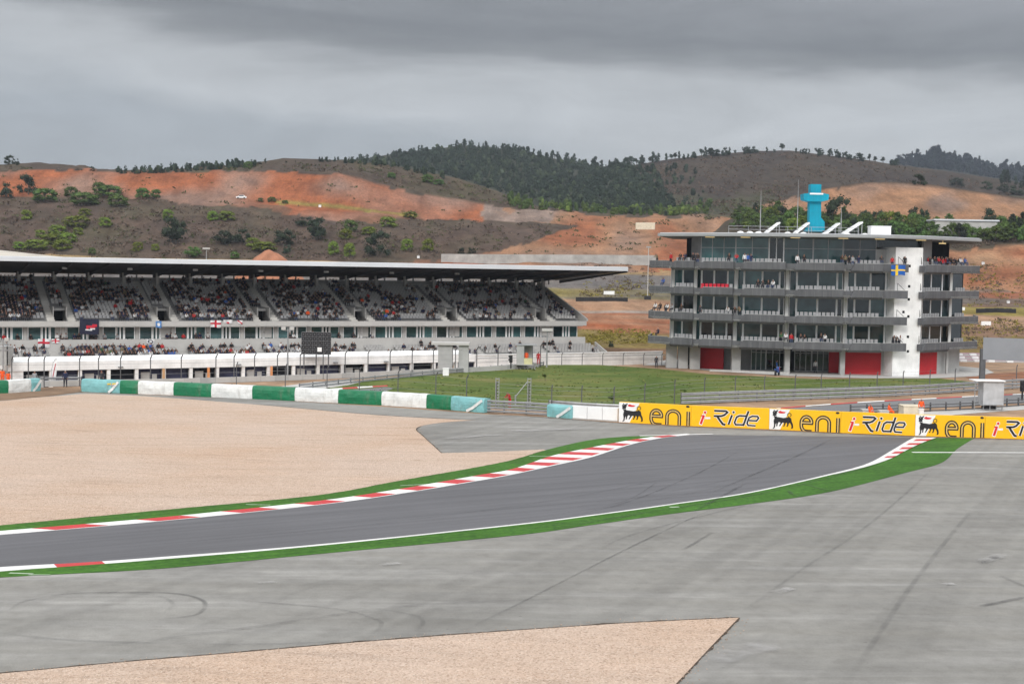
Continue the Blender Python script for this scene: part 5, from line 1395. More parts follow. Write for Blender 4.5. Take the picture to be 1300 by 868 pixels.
sflag('f', 'smaller white flag with red cross beside the one with a dark foot', 65.5, 75.5, 430, 435.5, -1.05, cross, [m_fwhite, m_fred])
sflag('f', 'large navy banner with a red slash over the gallery windows', 101, 125.5, 405, 424.5, -1.42, lambda u, v: 1 if abs(v-(.62-.22*u)) < .10 and .35 < u < .92 else (2 if abs(v-(.80-.22*u)) < .05 and .32 < u < .8 else 0), [m_fnavy, m_fred, m_fwhite])
sflag('f', 'small light blue flag hung on the upper parapet', 197.5, 205, 407.5, 416, -1.42, lambda u, v: 1 if (u-.5)**2+(v-.5)**2 < .06 else 0, [M('flag_lightblue', (.10, .24, .52), .8), m_fwhite])
sflag('f', 'white flag with a red cross on the upper parapet next to two small pennants', 267, 280.5, 406.5, 415.5, -1.42, cross, [m_fwhite, m_fred])
sflag('f', 'small pale flag with pinkish middle beside the red cross flag on the parapet', 283.5, 295, 406, 410.5, -1.42, lambda u, v: 1 if .35 < u < .65 and v > .6 else 0, [m_fwhite, m_fred])
sflag('f', 'small pennant with red diagonal on the parapet, farthest of the three', 301, 308, 406.5, 411, -1.42, lambda u, v: 1 if abs(u-v) < .2 else 0, [m_fwhite, m_fred])
sflag('f', 'white flag with a blue round emblem on the lower wall', 186, 196, 430.5, 436.5, -1.05, lambda u, v: 1 if .04 < (u-.5)**2+(v-.5)**2 < .12 else 0, [m_fwhite, m_fnavy])
# far objects on the plain and hills
def far_box(name, px0, px1, py0, py1, mat, label, cat, dep=.4, parts=True):
    h = hit((px0+px1)/2, py1+.3); D = h.y-.5; a = P(px0, py1, D); b = P(px1, py1, D); c = P(px0, py0, D)
    t = thing(name, label, cat, a); mb = MB(); mb.obox((0, 0, -.3), b-a, (0, dep, 0), (0, 0, c.z-a.z+.3)); mb.build('body' if cat != 'sign' else 'sign_panel', mat, t)
    return t, a, b, c
t, a, b, c = far_box('roadside_sign', 766.5, 780, 369.5, 373.3, m_white, 'small white roadside sign on the scrubby plain right of the stand roof'.replace('right of', 'beyond'), 'sign')
t, a, b, c = far_box('blank_hoarding', 807, 831.5, 282.5, 290.5, M('cream_hoarding', (.62, .55, .42), .7), 'blank cream hoarding on the orange hill above the tower roof tip', 'sign')
for f in (.1, .9): mb = MB(); q = (b-a)*f; mb.box(q.x-.1, q.x+.1, .45, .6, -3, 1); mb.build('post', m_steeldark, t)
def tyre_row(pxs, pys, label):
    t = None; mb = MB(); pts = []
    for px, py in zip(pxs, pys): h = hit(px, py); pts.append(h)
    t = thing('tyre_wall', label, 'tyre wall', pts[0]); pts = resample(pts, 30)
    for a, b in zip(pts[:-1], pts[1:]):
        d = b-a; mb.obox(a+Vector((0, 0, -.3)), d*.98, (0, .7, 0), (0, 0, 1.3+.12*RN.random()))
    mb.build('tyre_stacks', m_black, t, world=True)
tyre_row([731, 765, 797], [382.5, 382.5, 383], 'black tyre wall of the kart track near the stand end'); tyre_row([1240, 1265, 1290], [397.5, 396.5, 397.5], 'black tyre wall of the kart track beyond the tower balconies')
t, a, b, c = far_box('concrete_barrier', 1246, 1258, 408, 412.5, m_white, 'short white barrier block on the orange plain beyond the tower', 'barrier')
t, a, b, c = far_box('concrete_barrier', 1219, 1225, 390, 393.5, m_white, 'tiny white block by the third tower balcony end', 'barrier')
for k, (px, py, lab) in enumerate(((1248.5, 336, 'tiny white hut on the orange mound beside the tower roof terrace'), (1280.5, 385, 'tiny white hut on the yellow verge of the plain'), (406, 263.3, 'tiny white marker hut on the orange hill track'), (531, 327.8, 'tiny white marker hut at the foot of the scrub hill'))):
    h = hit(px, py); s = h.y/1800; t = thing('small_hut', lab, 'hut', h); w = 1.6*s
    mb = MB(); mb.box(-w, w, 0, 2*w, -.3, 3.0*s); mb.build('hut_wall', m_white, t); mb = MB(); mb.extr([(-w-.1, 3.0*s), (0, 3.9*s), (w+.1, 3.0*s)], (0, -.1, 0), (1, 0, 0), (0, 0, 1), (0, 2*w+.2, 0)); mb.build('roof', m_conclight, t)
# white car on the hill
h = hit(306, 252.3); t = thing('parked_car', 'white car parked on the ledge of the orange hillside', 'car', h)
mb = MB(); mb.extr([(-2.1, .35), (-2.15, .85), (-1.3, 1.0), (-.7, 1.5), (.9, 1.55), (1.6, 1.05), (2.1, .95), (2.15, .35)], (0, 0, 0), (1, 0, 0), (0, 0, 1), (0, 1.7, 0)); mb.build('car_body', m_white, t)
for x in (-1.3, 1.3):
    for y in (.0, 1.55):
        mb = MB(); mb.tube((x, y-.02, .33), (x, y+.2, .33), .33, n=12); mb.build('wheel', m_black, t)
mb = MB(); mb.extr([(-1.1, 1.02), (-.65, 1.42), (.85, 1.46), (1.35, 1.08)], (0, -.012, 0), (1, 0, 0), (0, 0, 1), (0, .01, 0)); mb.build('side_window', m_glassd, t)
# long pale retaining wall on the far road
t = None; pts = []
for px in range(560, 846, 13): pts.append(P(px, 329.4-.0+ (px-560)*.006, 486))
t = thing('retaining_wall', 'long pale retaining wall of the far road under the orange hill', 'wall', pts[0])
for a, b in zip(pts[:-1], pts[1:]): mb = MB(); mb.obox(a+Vector((0, 0, -2)), (b-a)*.995, (0, .6, 0), (0, 0, 3.9)); mb.build('wall_section', M('retaining_concrete', (.36, .35, .33), .85, .2, .3), t, world=True)
# pale embankment at the far end behind the stand roof
a = [P(x, y, 300) for x, y in ((-60, 336), (0, 334), (110, 333))]; b = [P(x, y, 345) for x, y in ((-60, 312), (0, 317.5), (110, 329.5))]
mb = MB(); strip(mb, [Vector(p) for p in a], [Vector(p) for p in b], 0); mb.v = [tuple(p) for p in a+b]; c = Vector(b[0])
mb.v += [(p.x, p.y+30, p.z-3) for p in b]; mb.f += [(3, 4, 7, 6), (4, 5, 8, 7)]; mb.m += [0, 0]
struct(mb, 'pale_embankment_terrain', M('chalk_soil', (.50, .46, .40), .95, .15, .12, .4, 1, spec=.1))
# orange spoil mound behind the stand
mb = MB(); c = P(342, 331, 380); vs = []; fs = []; w = 46/1800*380; hgt = 20/1800*380
for j in range(9):
    for i in range(24):
        r = j/8; an = 2*math.pi*i/24; x = w*r*math.cos(an); y = w*.8*r*math.sin(an); zz_ = hgt*(1-r**2)*(1+.15*noise.noise(Vector((x*.4, y*.4, 2))))-4*r
        vs.append((c.x+x, c.y+y, c.z+zz_-1.2))
fs = [(j*24+i, (j+1)*24+i, (j+1)*24+(i+1) % 24, j*24+(i+1) % 24) for j in range(8) for i in range(24)]
struct(MB().add(vs, [f for f in fs]), 'spoil_mound_terrain', M('orange_spoil', (.33, .15, .09), .95, .25, .3, .6, 1.5, spec=.1))
# pale roofed hall far behind the trees
h = hit(1200, 291) or P(1200, 291, 480); D = 476; a, b, c = P(1187, 292, D), P(1266, 292, D), P(1187, 278, D)
t = thing('industrial_hall', 'long pale industrial hall half hidden by the pines beyond the tower', 'building', a); w = b.x-a.x; hh = c.z-a.z
mb = MB(); mb.box(0, w, 0, 12, -1.5, hh-.5); mb.build('wall', m_conclight, t); mb = MB(); mb.box(-.5, w+.5, -.5, 12.5, hh-.497, hh); mb.build('roof', m_roofwhite, t)
# terraced concrete seating far beyond the tower
p0, p1 = P(1222, 467, 222), P(1330, 467, 222); t = thing('open_terrace', 'pale open concrete terrace with pinkish seat rows beyond the tower corner', 'terrace', p0)
for j in range(6):
    mb = MB(); z = p0.z-.6+j*.42; mb.box(p0.x-1.5, p1.x, p0.y+j*1.1, p0.y+j*1.1+1.1, z-1.5, z+.3); mb.build('terrace_step', m_conclight, t, world=True)
    mb = MB(); mb.box(p0.x-1.5+.0, p1.x, p0.y+j*1.1+.7, p0.y+j*1.1+.85, z+.303, z+.55); mb.build('seat_row', M('faded_pink_seat', (.42, .29, .32), .7), t, world=True)
for px in (1232, 1250, 1268, 1292):
    q = P(px, 467, 221.9); mb = MB()
    for j in range(6): mb.box(q.x-.5, q.x+.5, p0.y+j*1.1-.012, p0.y+j*1.1+.6, p0.z-.6+j*.42, p0.z-.6+j*.42+.46)
    mb.build('stair', m_white, t, world=True)
# low kerb in front of the tower entrance
a, b = G(901, 471.5), G(1002, 475); n = Vector((0, .35, 0)); t = thing('entrance_kerb', 'low pale concrete kerb bench in front of the tower entrance', 'kerb', a); mb = MB(); mb.obox((0, 0, 0.02), b-a, n, (0, 0, .22)); mb.build('kerb_body', m_conclight, t); mb = MB(); mb.obox((0, -.03, .242), b-a, n*1.15, (0, 0, .05)); mb.build('kerb_cap', m_conclight, t)
# motorcycle standing on the forecourt
p = G(986.5, 476.5); t = thing('motorcycle', 'small blue and red motorcycle parked on the tower forecourt', 'motorcycle', p, math.radians(60))
for x in (-.65, .65):
    mb = MB(); mb.tube((x, -.06, .31), (x, .06, .31), .31, n=14); mb.build('wheel', m_black, t)
mb = MB(); mb.extr([(-.75, .75), (-.3, .62), (-.2, .4), (.25, .38), (.5, .6), (.62, .95), (.4, 1.15), (.1, .98), (-.3, .85), (-.8, .95)], (0, -.14, 0), (1, 0, 0), (0, 0, 1), (0, .28, 0)); mb.build('fairing', M('bike_blue', (.05, .10, .30), .4), t)
mb = MB(); mb.box(-.75, -.2, -.13, .13, .86, .94); mb.build('saddle', m_black, t)
mb = MB(); mb.tube((.45, -.35, 1.1), (.45, .35, 1.1), .025); mb.build('handlebar', m_steel, t)
mb = MB(); mb.extr([(.5, .62), (.66, .95), (.42, 1.14)], (0, -.15, 0), (1, 0, 0), (0, 0, 1), (0, .3, 0)); mb.build('front_cowl', m_logored, t)
# ------------------------------------------------------------------ trees and bushes
def leaf_quad(mb, c, size, rnd, mi=0):
    a = Vector((rnd.gauss(0, 1), rnd.gauss(0, 1), rnd.gauss(0, .8))).normalized(); b = a.orthogonal().normalized()
    b = Matrix.Rotation(rnd.random()*6.28, 3, a) @ b; d = a.cross(b); s = size*rnd.uniform(.6, 1.3); c = Vector(c)
    mb.add([c-b*s-d*s*.45, c+b*s*.2-d*s*.6, c+b*s+d*s*.3, c-b*s*.2+d*s*.6], [(0, 1, 2, 3)], mi)
def crown_geo(kind, seed, leaves=520):
    """unit-height tree crown: limbs carry clumps, clumps carry leaves"""
    r = random.Random(seed); mb = MB(); cl = []
    if kind == 'round':
        for i in range(17):
            an = 2.4*i; q = math.sqrt((i+.5)/17); cl.append(((.38*q*math.cos(an), .38*q*math.sin(an), .42+.42*math.sqrt(max(0, 1-q*q))*r.uniform(.85, 1.05)-.04*r.random()), r.uniform(.13, .19), .8))
        for i in range(12): an = 2.4*i; cl.append(((.34*math.cos(an), .34*math.sin(an), r.uniform(.12, .38)), r.uniform(.13, .19), .9))
    elif kind == 'tall':
        for i in range(14):
            h = .3+.7*i/13; w = .26*math.sin(math.pi*min(1, (h-.2)/.85))**.7+.05; an = r.random()*6.283
            cl.append(((w*.7*r.random()*math.cos(an), w*.7*r.random()*math.sin(an), h*.93), r.uniform(.08, .15), 1.0))
    elif kind == 'pine':
        for i in range(16):
            h = .22+.74*i/15; w = .27*(1.02-h)+.035; an = r.random()*6.283
            cl.append(((w*.8*math.cos(an), w*.8*math.sin(an), h), w*.62+.03, .7))
    elif kind == 'loose':
        for i in range(9):
            an = r.random()*6.283; q = r.random(); cl.append(((.30*q*math.cos(an), .30*q*math.sin(an), r.uniform(.52, .95)), r.uniform(.09, .17), .8))
    else:   # dense, broad
        for i in range(18):
            an = r.random()*6.283; q = math.sqrt(r.random()); h = r.uniform(.16, .88); w = .47*math.sqrt(max(.05, 1-((h-.45)/.55)**2))
            cl.append(((w*q*math.cos(an), w*q*math.sin(an), h), r.uniform(.13, .22), .85))
    per = leaves//len(cl)
    for c, rad, fl in cl:
        mb.ico(c, rad*.66, 1, 0, .28, (1, 1, fl), r)
        for i in range(per):
            d = Vector((r.gauss(0, 1), r.gauss(0, 1), r.gauss(0, 1))).normalized()*rad*(r.random()**.35)*1.12
            leaf_quad(mb, (c[0]+d.x, c[1]+d.y, c[2]+d.z*fl), .036, r)
    tr = MB(); tr.tube((0, 0, -.06), (.01, 0, .3), .032, .024, 6); tr.tube((.01, 0, .3), (0, .01, .62), .024, .01, 5)
    for c, rad, fl in cl[:6]: tr.tube((.005, 0, min(.45, c[2]*.5)), c, .014, .005, 4)
    return mb, tr
CR = {}
def tree_mesh(kind, var, mat):
    k = (kind, var, mat.name)
    if k not in CR:
        c, t = crown_geo(kind, hash((kind.__len__()*7+var*13)) % 9973+len(kind), {'round': 1000, 'dense': 900}.get(kind, 520))
        res = []
        for mbx, nm, m in ((c, 'crown', mat), (t, 'trunk', m_bark)):
            me = bpy.data.meshes.new(nm); me.from_pydata(mbx.v, [], mbx.f); me.materials.append(m); me.update(); res.append(me)
        CR[k] = res
    return CR[k]
def plant(name, kind, var, mat, loc, h, w, label, cat='tree', group=None, rz=None):
    c, t = tree_mesh(kind, var, mat)
    th = thing(name, label, cat, loc, RN.random()*6.28 if rz is None else rz, group); th.scale = (w, w, h)
    for me in (c, t):
        o = bpy.data.objects.new(me.name, me); COL.objects.link(o); setparent(o, th)
    return th
WID = {'round': .98, 'dense': 1.0, 'tall': .60, 'pine': .58, 'loose': .72}
def at_px(px, py, wpx, hpx, kind, mat, name, label, cat='tree', group=None):
    h = hit(px, py)
    if h is None: return None
    s = h.y/F; return plant(name, kind, RN.randrange(5), mat, h-Vector((0, 0, .2)), hpx*s*1.05, wpx*s/WID[kind], label, cat, group)
B_, Mm, Dk = m_leafb, m_leafm, m_leafd
rows_ = [
 ('round green pine along the foot of the orange cut', 'pines along the orange cut', 'round_pine', [(57, 255.5, 34, 18, 'round', Mm), (90, 249.5, 19, 14, 'round', Mm), (107, 260, 40, 18, 'round', Mm), (126, 246, 19, 17, 'round', Mm), (138, 250, 36, 17, 'round', Mm), (150, 262, 29, 16, 'round', Mm), (181, 252, 20, 15, 'round', Mm), (198, 251, 14, 12, 'round', Mm)]),
 ('yellow-green pine on the middle of the scrub slope', 'pines on the scrub slope', 'umbrella_pine', [(33.5, 279, 15, 14, 'round', B_), (98, 288, 36, 16, 'round', B_), (108, 274, 18, 11, 'round', B_), (133, 288, 17, 14, 'round', B_), (213, 278, 15, 14, 'round', B_), (270, 280, 15, 14, 'round', B_), (288, 280, 22, 14, 'round', B_)]),
 ('bright pine in the crowded clump above the stand roof', 'pine clump above the stand roof', 'umbrella_pine', [(24, 316, 16, 11, 'round', B_), (46, 317, 34, 15, 'round', B_), (51, 301, 14, 11, 'round', B_), (67, 309, 34, 14, 'round', B_), (73, 298, 25, 14, 'round', B_), (79, 317, 26, 15, 'round', B_), (86, 308, 25, 14, 'round', B_), (99, 298, 14, 11, 'round', B_)]),
 ('bright bush low on the slope above the stand roof', 'bushes just above the stand roof', 'green_bush', [(117, 323, 11, 10, 'round', Mm), (175, 319, 15, 14, 'round', B_), (197, 318, 12, 10, 'round', B_), (246, 327, 23, 15, 'dense', Mm), (298, 328, 13, 10, 'round', Mm), (321, 313, 19, 13, 'round', B_), (335, 318, 34, 13, 'round', B_), (364, 322, 12, 12, 'dense', Dk)]),
 ('yellow-green pine on the slope past the orange mound', 'umbrella pines past the mound', 'umbrella_pine', [(423, 323, 15, 19, 'round', B_), (439, 303, 19, 14, 'round', B_), (443.6, 327, 16, 21, 'round', B_), (445, 294, 20, 17, 'round', Mm), (468, 298, 21, 12, 'round', B_), (492.6, 288, 24, 15, 'round', B_), (517, 318, 17, 17, 'round', B_), (520.5, 276.5, 20, 9, 'round', B_), (543, 319, 17, 18, 'round', B_)]),
 ('small green bush on the edge of the orange ledge', 'bushes on the orange ledge', 'green_bush', [(331, 256, 8, 6, 'round', Mm), (345, 256, 12, 7, 'round', Mm), (362, 258, 9, 5, 'round', Mm)]),
 ('green pine on the brown ridge above the orange cut', 'pines on the brown ridge', 'round_pine', [(315, 214.5, 13, 11, 'round', Mm), (497, 226, 12, 8, 'round', Mm), (543, 232, 16, 12, 'round', Mm), (557, 234.5, 15, 8, 'round', Mm)]),
 ('dark bush beside the retaining wall end', 'dark bushes by the retaining wall', 'dark_bush', [(587, 323, 12, 9, 'dense', Dk), (599, 323, 11, 9, 'dense', Dk)])]
for lab, grp, nm, items in rows_:
    for i, (px, py, w, h, kd, mt) in enumerate(items):
        at_px(px, py, w, h, kd, mt, nm, f'{ORD[i]} {lab}, towards the tower', 'bush' if 'bush' in nm else 'tree', grp)
for px, py, w, h, lab in [(36, 247, 26, 25, 'dark spreading tree alone against the orange cut above the pine row'), (9, 252, 18, 20, 'dark tree at the frame edge below the orange cut'), (222, 309, 35, 34, 'big dark grey-green tree standing alone on the middle of the scrub slope'),
                      (284, 311, 24, 20, 'low greyish dark tree between the lone dark tree and the orange mound'), (307, 309, 24, 19, 'greyish dark bushy tree just uphill of the orange mound'), (362, 312, 29, 21, 'dense dark green tree just past the orange mound'), (401, 305, 27, 30, 'tall dark tree on the slope between the orange mound and the biggest tree'), (480, 325.5, 34, 32, 'biggest dark tree, right behind the middle of the stand roof'),
                      (388, 287, 22, 12, 'low dark scrubby tree under the orange ledge'), (117, 217, 7, 6, 'tiny lone tree where the brown ridge dips to the sky')]:
    at_px(px, py, w, h, 'dense', m_leafd, 'dark_tree', lab)
for i, (px, py, w, h) in enumerate([(3, 208, 14, 12), (12, 208, 13, 12), (20, 209, 9, 9)]):
    at_px(px, py+1, w, h, 'dense', Dk, 'hilltop_tree', f'{ORD[i]} of three dark trees on the brown hilltop at the frame edge', 'tree', 'hilltop trio')
for i, (px, py, w, h) in enumerate([(1168, 235, 19, 14), (1214, 237.5, 21, 12), (1252, 241, 15, 11), (1274, 245, 15, 12), (1291, 248, 22, 12)]):
    at_px(px, py, w, h, 'dense', Dk, 'round_tree', f'{ORD[i]} dark round tree along the crest of the orange quarry, from the cyan sign', 'tree', 'round trees on the quarry crest')
# belt of pines behind the tower
rb_ = random.Random(21); belt = []
for px in range(940, 1306, 7):
    for k in range(2):
        x = px+rb_.uniform(-3, 3); y = interp([(935, 289), (1000, 291), (1100, 297), (1180, 302), (1300, 305)], x)-k*9+rb_.uniform(-2, 3)
        if k == 1 and 1195 < x < 1266 and rb_.random() < .75: continue
        belt.append((x, y, rb_.uniform(14, 24), rb_.uniform(16, 25)))
belt.sort(key=lambda q: q[1])
for i, (x, y, w, h) in enumerate(belt):
    q = rb_.random(); kd = 'round' if q < .45 else ('pine' if q < .8 else 'dense'); mt = m_leafb if rb_.random() < .12 else (m_leafm if q < .72 else m_leafd)
    if h < 18 and mt is m_leafd: mt = m_leafm
    lab = {'round': 'round', 'pine': 'pointed', 'dense': 'bushy'}[kd]+' '+{m_leafb.name: 'bright', m_leafm.name: 'mid', m_leafd.name: 'dark'}[mt.name]+' green tree in the pine belt behind the tower roof'
    at_px(x, y, w, h, kd, mt, 'belt_tree', lab, 'tree', 'pine belt, '+lab.split(' tree')[0])
for px, py, w, h, kd, lab in [(1061, 288, 38, 38, 'dense', 'big dark tree rising directly behind the cyan roof sign'), (1096, 286, 18, 19, 'dense', 'dark tree over the belt just past the big one behind the cyan sign'), (1158, 283, 16, 20, 'dense', 'first of two dark trees over the belt before the pale hall'), (1171, 284, 15, 19, 'dense', 'second of two dark trees over the belt before the pale hall'), (1254, 293, 21, 28, 'loose', 'tall open dark tree in front of the pale industrial hall'), (1284, 296, 20, 24, 'pine', 'tall dark pointed pine past the pale industrial hall'), (1297, 298, 18, 28, 'pine', 'tall pine at the frame edge past the pale hall'), (950, 290, 14, 12, 'round', 'low green pine where the belt starts beside the antenna')]:
    at_px(px, py, w, h, kd, m_leafd if kd != 'round' else m_leafb, 'dark_tree', lab)
at_px(1279, 468, 11, 12, 'loose', m_leafm, 'small_tree', 'small thin tree in front of the open terrace under the big sign')
at_px(776, 440.5, 8, 9, 'dense', m_leafd, 'dark_bush', 'dark bush on the brown bank beside the stand end', 'bush')
for px, py, w, h, lab in ((692, 483, 8, 9, 'small dark sapling alone in the middle of the grass bank'), (777, 512, 10, 11, 'dark bush at the foot of the grass bank behind the white barrier'), (869, 500, 6, 6, 'tiny shrub on the grass bank below the tower pillars')):
    p = G(px, py); s = p.y/F; plant('bank_shrub', 'loose', 1, m_leafm, p, h*s, w*s/.7, lab, 'shrub')
# trees on the skyline, one by one
rs = random.Random(33)
def crest_trees(curve, x0, x1, n, hpx, D, names, label, group, mat, dy=1.5, hv=.35):
    for i in range(n):
        x = x0+(x1-x0)*((i+rs.random())/n if rs.random() < .45 else rs.random())
        y = interp(curve, x)+dy; h = hit(x, y+.8)
        if h is None: continue
        s = h.y/F; kd = rs.choice(names); hh = hpx*s*rs.uniform(.55, 1.45); w = hh*rs.uniform(.75, 1.25)
        lab = {'tall': 'slender', 'loose': 'open crowned', 'pine': 'pointed', 'dense': 'bushy'}[kd]+' '+label
        plant('skyline_tree', kd, rs.randrange(5), mat, h-Vector((0, 0, .5)), hh, w, lab, 'tree', group+', '+kd)
c_l4 = [(130, 217), (230, 216), (330, 206)]
crest_trees([(135, 218), (200, 217), (270, 213), (330, 206)], 135, 330, 34, 6, 0, ['tall', 'pine', 'dense'], 'small tree on the skyline above the orange cut', 'skyline trees above the orange cut', m_leafg, 2)
crest_trees(crest2, 330, 520, 22, 5.5, 0, ['tall', 'pine', 'loose', 'dense'], 'tree on the rising flank of the forest hill', 'skyline trees on the forest flank', m_leafg)
crest_trees(crest2, 520, 690, 40, 8, 0, ['tall', 'pine', 'dense'], 'tree on the top of the forest hill', 'skyline trees on the forest top', m_leafg)
crest_trees(crest2, 690, 800, 28, 10, 0, ['tall', 'pine', 'loose'], 'tree on the falling flank of the forest hill', 'skyline trees on the falling flank', m_leafg)
hcrest = [(780, 213), (850, 202), (900, 197), (960, 192), (1000, 191), (1060, 198), (1130, 208)]
crest_trees(hcrest, 780, 905, 32, 11, 0, ['tall', 'loose', 'pine'], 'tree on the heath hill skyline before its top', 'heath skyline trees, rising side', m_leafg)
crest_trees(hcrest, 905, 1140, 42, 9, 0, ['loose', 'tall', 'dense'], 'tree on the heath hill skyline above the tower', 'heath skyline trees, tower side', m_leafg)
crest_trees(crest1, 1130, 1300, 36, 11, 0, ['tall', 'pine', 'loose', 'dense'], 'tree on the bluish distant hilltop', 'distant hill skyline trees', m_leafblue)
crest_trees([(1180, 214), (1300, 236)], 1265, 1300, 8, 14, 0, ['tall', 'pine'], 'tree on the heath ridge at the frame edge', 'frame edge ridge trees', m_leafg)
# the woods below the skyline: one mass
LEAFC = {'forest_foliage': (.033, .048, .034), 'mid_foliage': (.07, .11, .03), 'far_forest_foliage': (.010, .016, .02)}
def mass(name, polys, n, mat, hpx, kinds, hills=None):
    r = random.Random(len(name)*7+n); mb = MB(); small = []
    for k in range(8):
        m = MB(); rr_ = random.Random(k*5+1); kd = kinds[k % len(kinds)]
        nb = 4
        for i in range(nb):
            h = .25+.65*i/(nb-1); w = (.30*(1.1-h) if kd == 'pine' else .26)*rr_.uniform(.8, 1.2)
            m.ico((rr_.uniform(-.1, .1), rr_.uniform(-.1, .1), h*.9), w, 1, 0, .4, (1, 1, .9 if kd == 'pine' else 1.0), rr_)
        for i in range(46):
            h = .12+.88*rr_.random(); w = .33*(1.08-h)+.06 if kd == 'pine' else .34*math.sin(math.pi*(.15+.8*h)); an = rr_.random()*6.28; q = .6+.5*rr_.random()
            leaf_quad(m, (w*q*math.cos(an), w*q*math.sin(an), h), .085, rr_)
        small.append(m)
    cnt = 0; tries = 0
    while cnt < n and tries < n*4:
        tries += 1; poly = r.choice(polys); xs_ = [p[0] for p in poly]; ys_ = [p[1] for p in poly]
        x, y = r.uniform(min(xs_), max(xs_)), r.uniform(min(ys_), max(ys_))
        if not inside(poly, x, y): continue
        p = hit(x, y, hills)
        if p is None: continue
        s = p.y/F; h = hpx*s*r.uniform(.45, 1.45); w = h*r.uniform(.75, 1.35); a = r.random()*6.28; ca, sa_ = math.cos(a)*w, math.sin(a)*w; m = r.choice(small)
        mb.add([(p.x+v[0]*ca-v[1]*sa_, p.y+v[0]*sa_+v[1]*ca, p.z-.4+v[2]*h) for v in m.v], m.f, r.choice((0, 0, 1, 2)) if noise.noise(Vector((p.x*.03, p.y*.03, 2))) > -.1 else r.choice((0, 1, 1))); cnt += 1
    tints = [mat, M(mat.name+'_dark', tuple(c*.68 for c in LEAFC.get(mat.name, (.03, .04, .03))), .9, .35, .5, spec=.1), M(mat.name+'_olive', tuple(c*k for c, k in zip(LEAFC.get(mat.name, (.03, .04, .03)), (1.55, 1.4, 1.15))), .9, .35, .5, spec=.1)]
    o = mb.build(name, tints); o['kind'] = 'stuff'; return o
fpoly = [(430, 207), (520, 197), (590, 189), (650, 193), (700, 204), (760, 214), (795, 214), (806, 236), (852, 262), (832, 272), (700, 262), (640, 246), (580, 226), (520, 213)]
fedge = [(780, 216), (830, 214), (860, 268), (800, 272)]
mass('hillside_forest', [fpoly]*9+[fedge], 2500, m_leafg, 7, ['pine', 'dense'])
mass('valley_forest', [[(640, 250), (700, 262), (830, 268), (900, 262), (900, 272), (830, 275), (700, 268), (650, 264)]], 150, m_leafm, 8, ['dense'])
mass('distant_forest', [[(1135, 210), (1165, 204), (1190, 198), (1230, 208), (1300, 216), (1300, 232), (1200, 216)]], 420, m_leafblue, 8, ['pine', 'dense'])
mass('ridge_forest', [[(135, 218), (330, 208), (330, 212), (200, 219)]], 120, m_leafg, 7, ['pine', 'dense'])
# heath scrub on the slopes
def scrub(name, items, mats, size):
    r = random.Random(len(name)); mb = MB()
    for poly, n, hills, mi in items:
        xs_ = [p[0] for p in poly]; ys_ = [p[1] for p in poly]; c = 0; t = 0
        while c < n and t < n*5:
            t += 1; x, y = r.uniform(min(xs_), max(xs_)), r.uniform(min(ys_), max(ys_))
            if not inside(poly, x, y): continue
            if noise.noise(Vector((x*.03, y*.09, 5))) < r.uniform(-.5, .25): continue
            p = hit(x, y, hills); c += 1
            if p is None: continue
            s = size*r.uniform(.5, 1.5)*(p.y/500)**.6; m = mi if not isinstance(mi, tuple) else r.choice(mi)
            for k in range(7): leaf_quad(mb, (p.x+r.gauss(0, .7)*s, p.y+r.gauss(0, .5)*s, p.z+r.random()*s*.8), s*.45, r, m)
    o = mb.build(name, mats); o['kind'] = 'stuff'; return o
hillpoly = [(0, 252), (200, 253), (260, 264), (400, 282), (560, 280), (640, 282), (728, 287), (640, 318), (560, 330), (0, 332)]
ridgepoly = [(0, 211), (130, 217), (330, 209), (450, 207), (520, 217), (600, 236), (680, 264), (760, 273), (640, 262), (540, 246), (430, 220), (200, 217), (0, 217)]
scrub('heath_scrub', [(hillpoly, 1700, ['scrub_hill'], (0, 0, 0, 1)), (ridgepoly, 900, ['scrub_hill'], (0, 0, 1)), ([(800, 215), (900, 199), (1000, 194), (1130, 211), (1300, 240), (1300, 250), (1100, 240), (1000, 255), (860, 265)], 1300, ['heath_hill'], 0), ([(860, 272), (950, 240), (1000, 235), (1000, 262), (900, 280)], 300, None, (0, 1)),
                     ([(1150, 312), (1240, 308), (1300, 300), (1300, 306), (1200, 320), (1150, 330)], 300, None, 0), ([(0, 222), (330, 219), (560, 252), (640, 275), (560, 276), (330, 262), (0, 247)], 60, ['scrub_hill'], 1), ([(640, 270), (800, 276), (900, 280), (840, 318), (640, 326), (735, 288)], 90, None, 1)], [m_scrub, M('olive_scrub_leaves', (.075, .078, .036), .95, .4, .4, spec=.05)], .75)
scrub('plain_scrub', [([(742, 420), (830, 418), (830, 436), (745, 438)], 420, None, 0), ([(740, 358), (830, 356), (830, 377), (735, 377)], 260, None, (0, 1)), ([(725, 335), (830, 335), (830, 356), (735, 358)], 120, None, 1), ([(1215, 405), (1300, 405), (1300, 440), (1215, 440)], 380, None, (0, 1)), ([(1230, 335), (1300, 335), (1300, 390), (1230, 390)], 300, None, (0, 1)), ([(575, 326), (830, 328), (830, 333), (575, 332)], 200, None, (0, 1)), ([(1235, 470), (1300, 466), (1300, 476), (1250, 478)], 60, None, 0)], [m_scruby, m_scrub], .5)
# sparse trees thinning out from the wood over the heath
mass('thin_wood', [[(790, 216), (880, 212), (900, 262), (850, 275), (810, 268)], [(470, 206), (560, 222), (640, 248), (600, 236), (500, 214)]], 110, m_leafg, 7, ['dense', 'pine'])
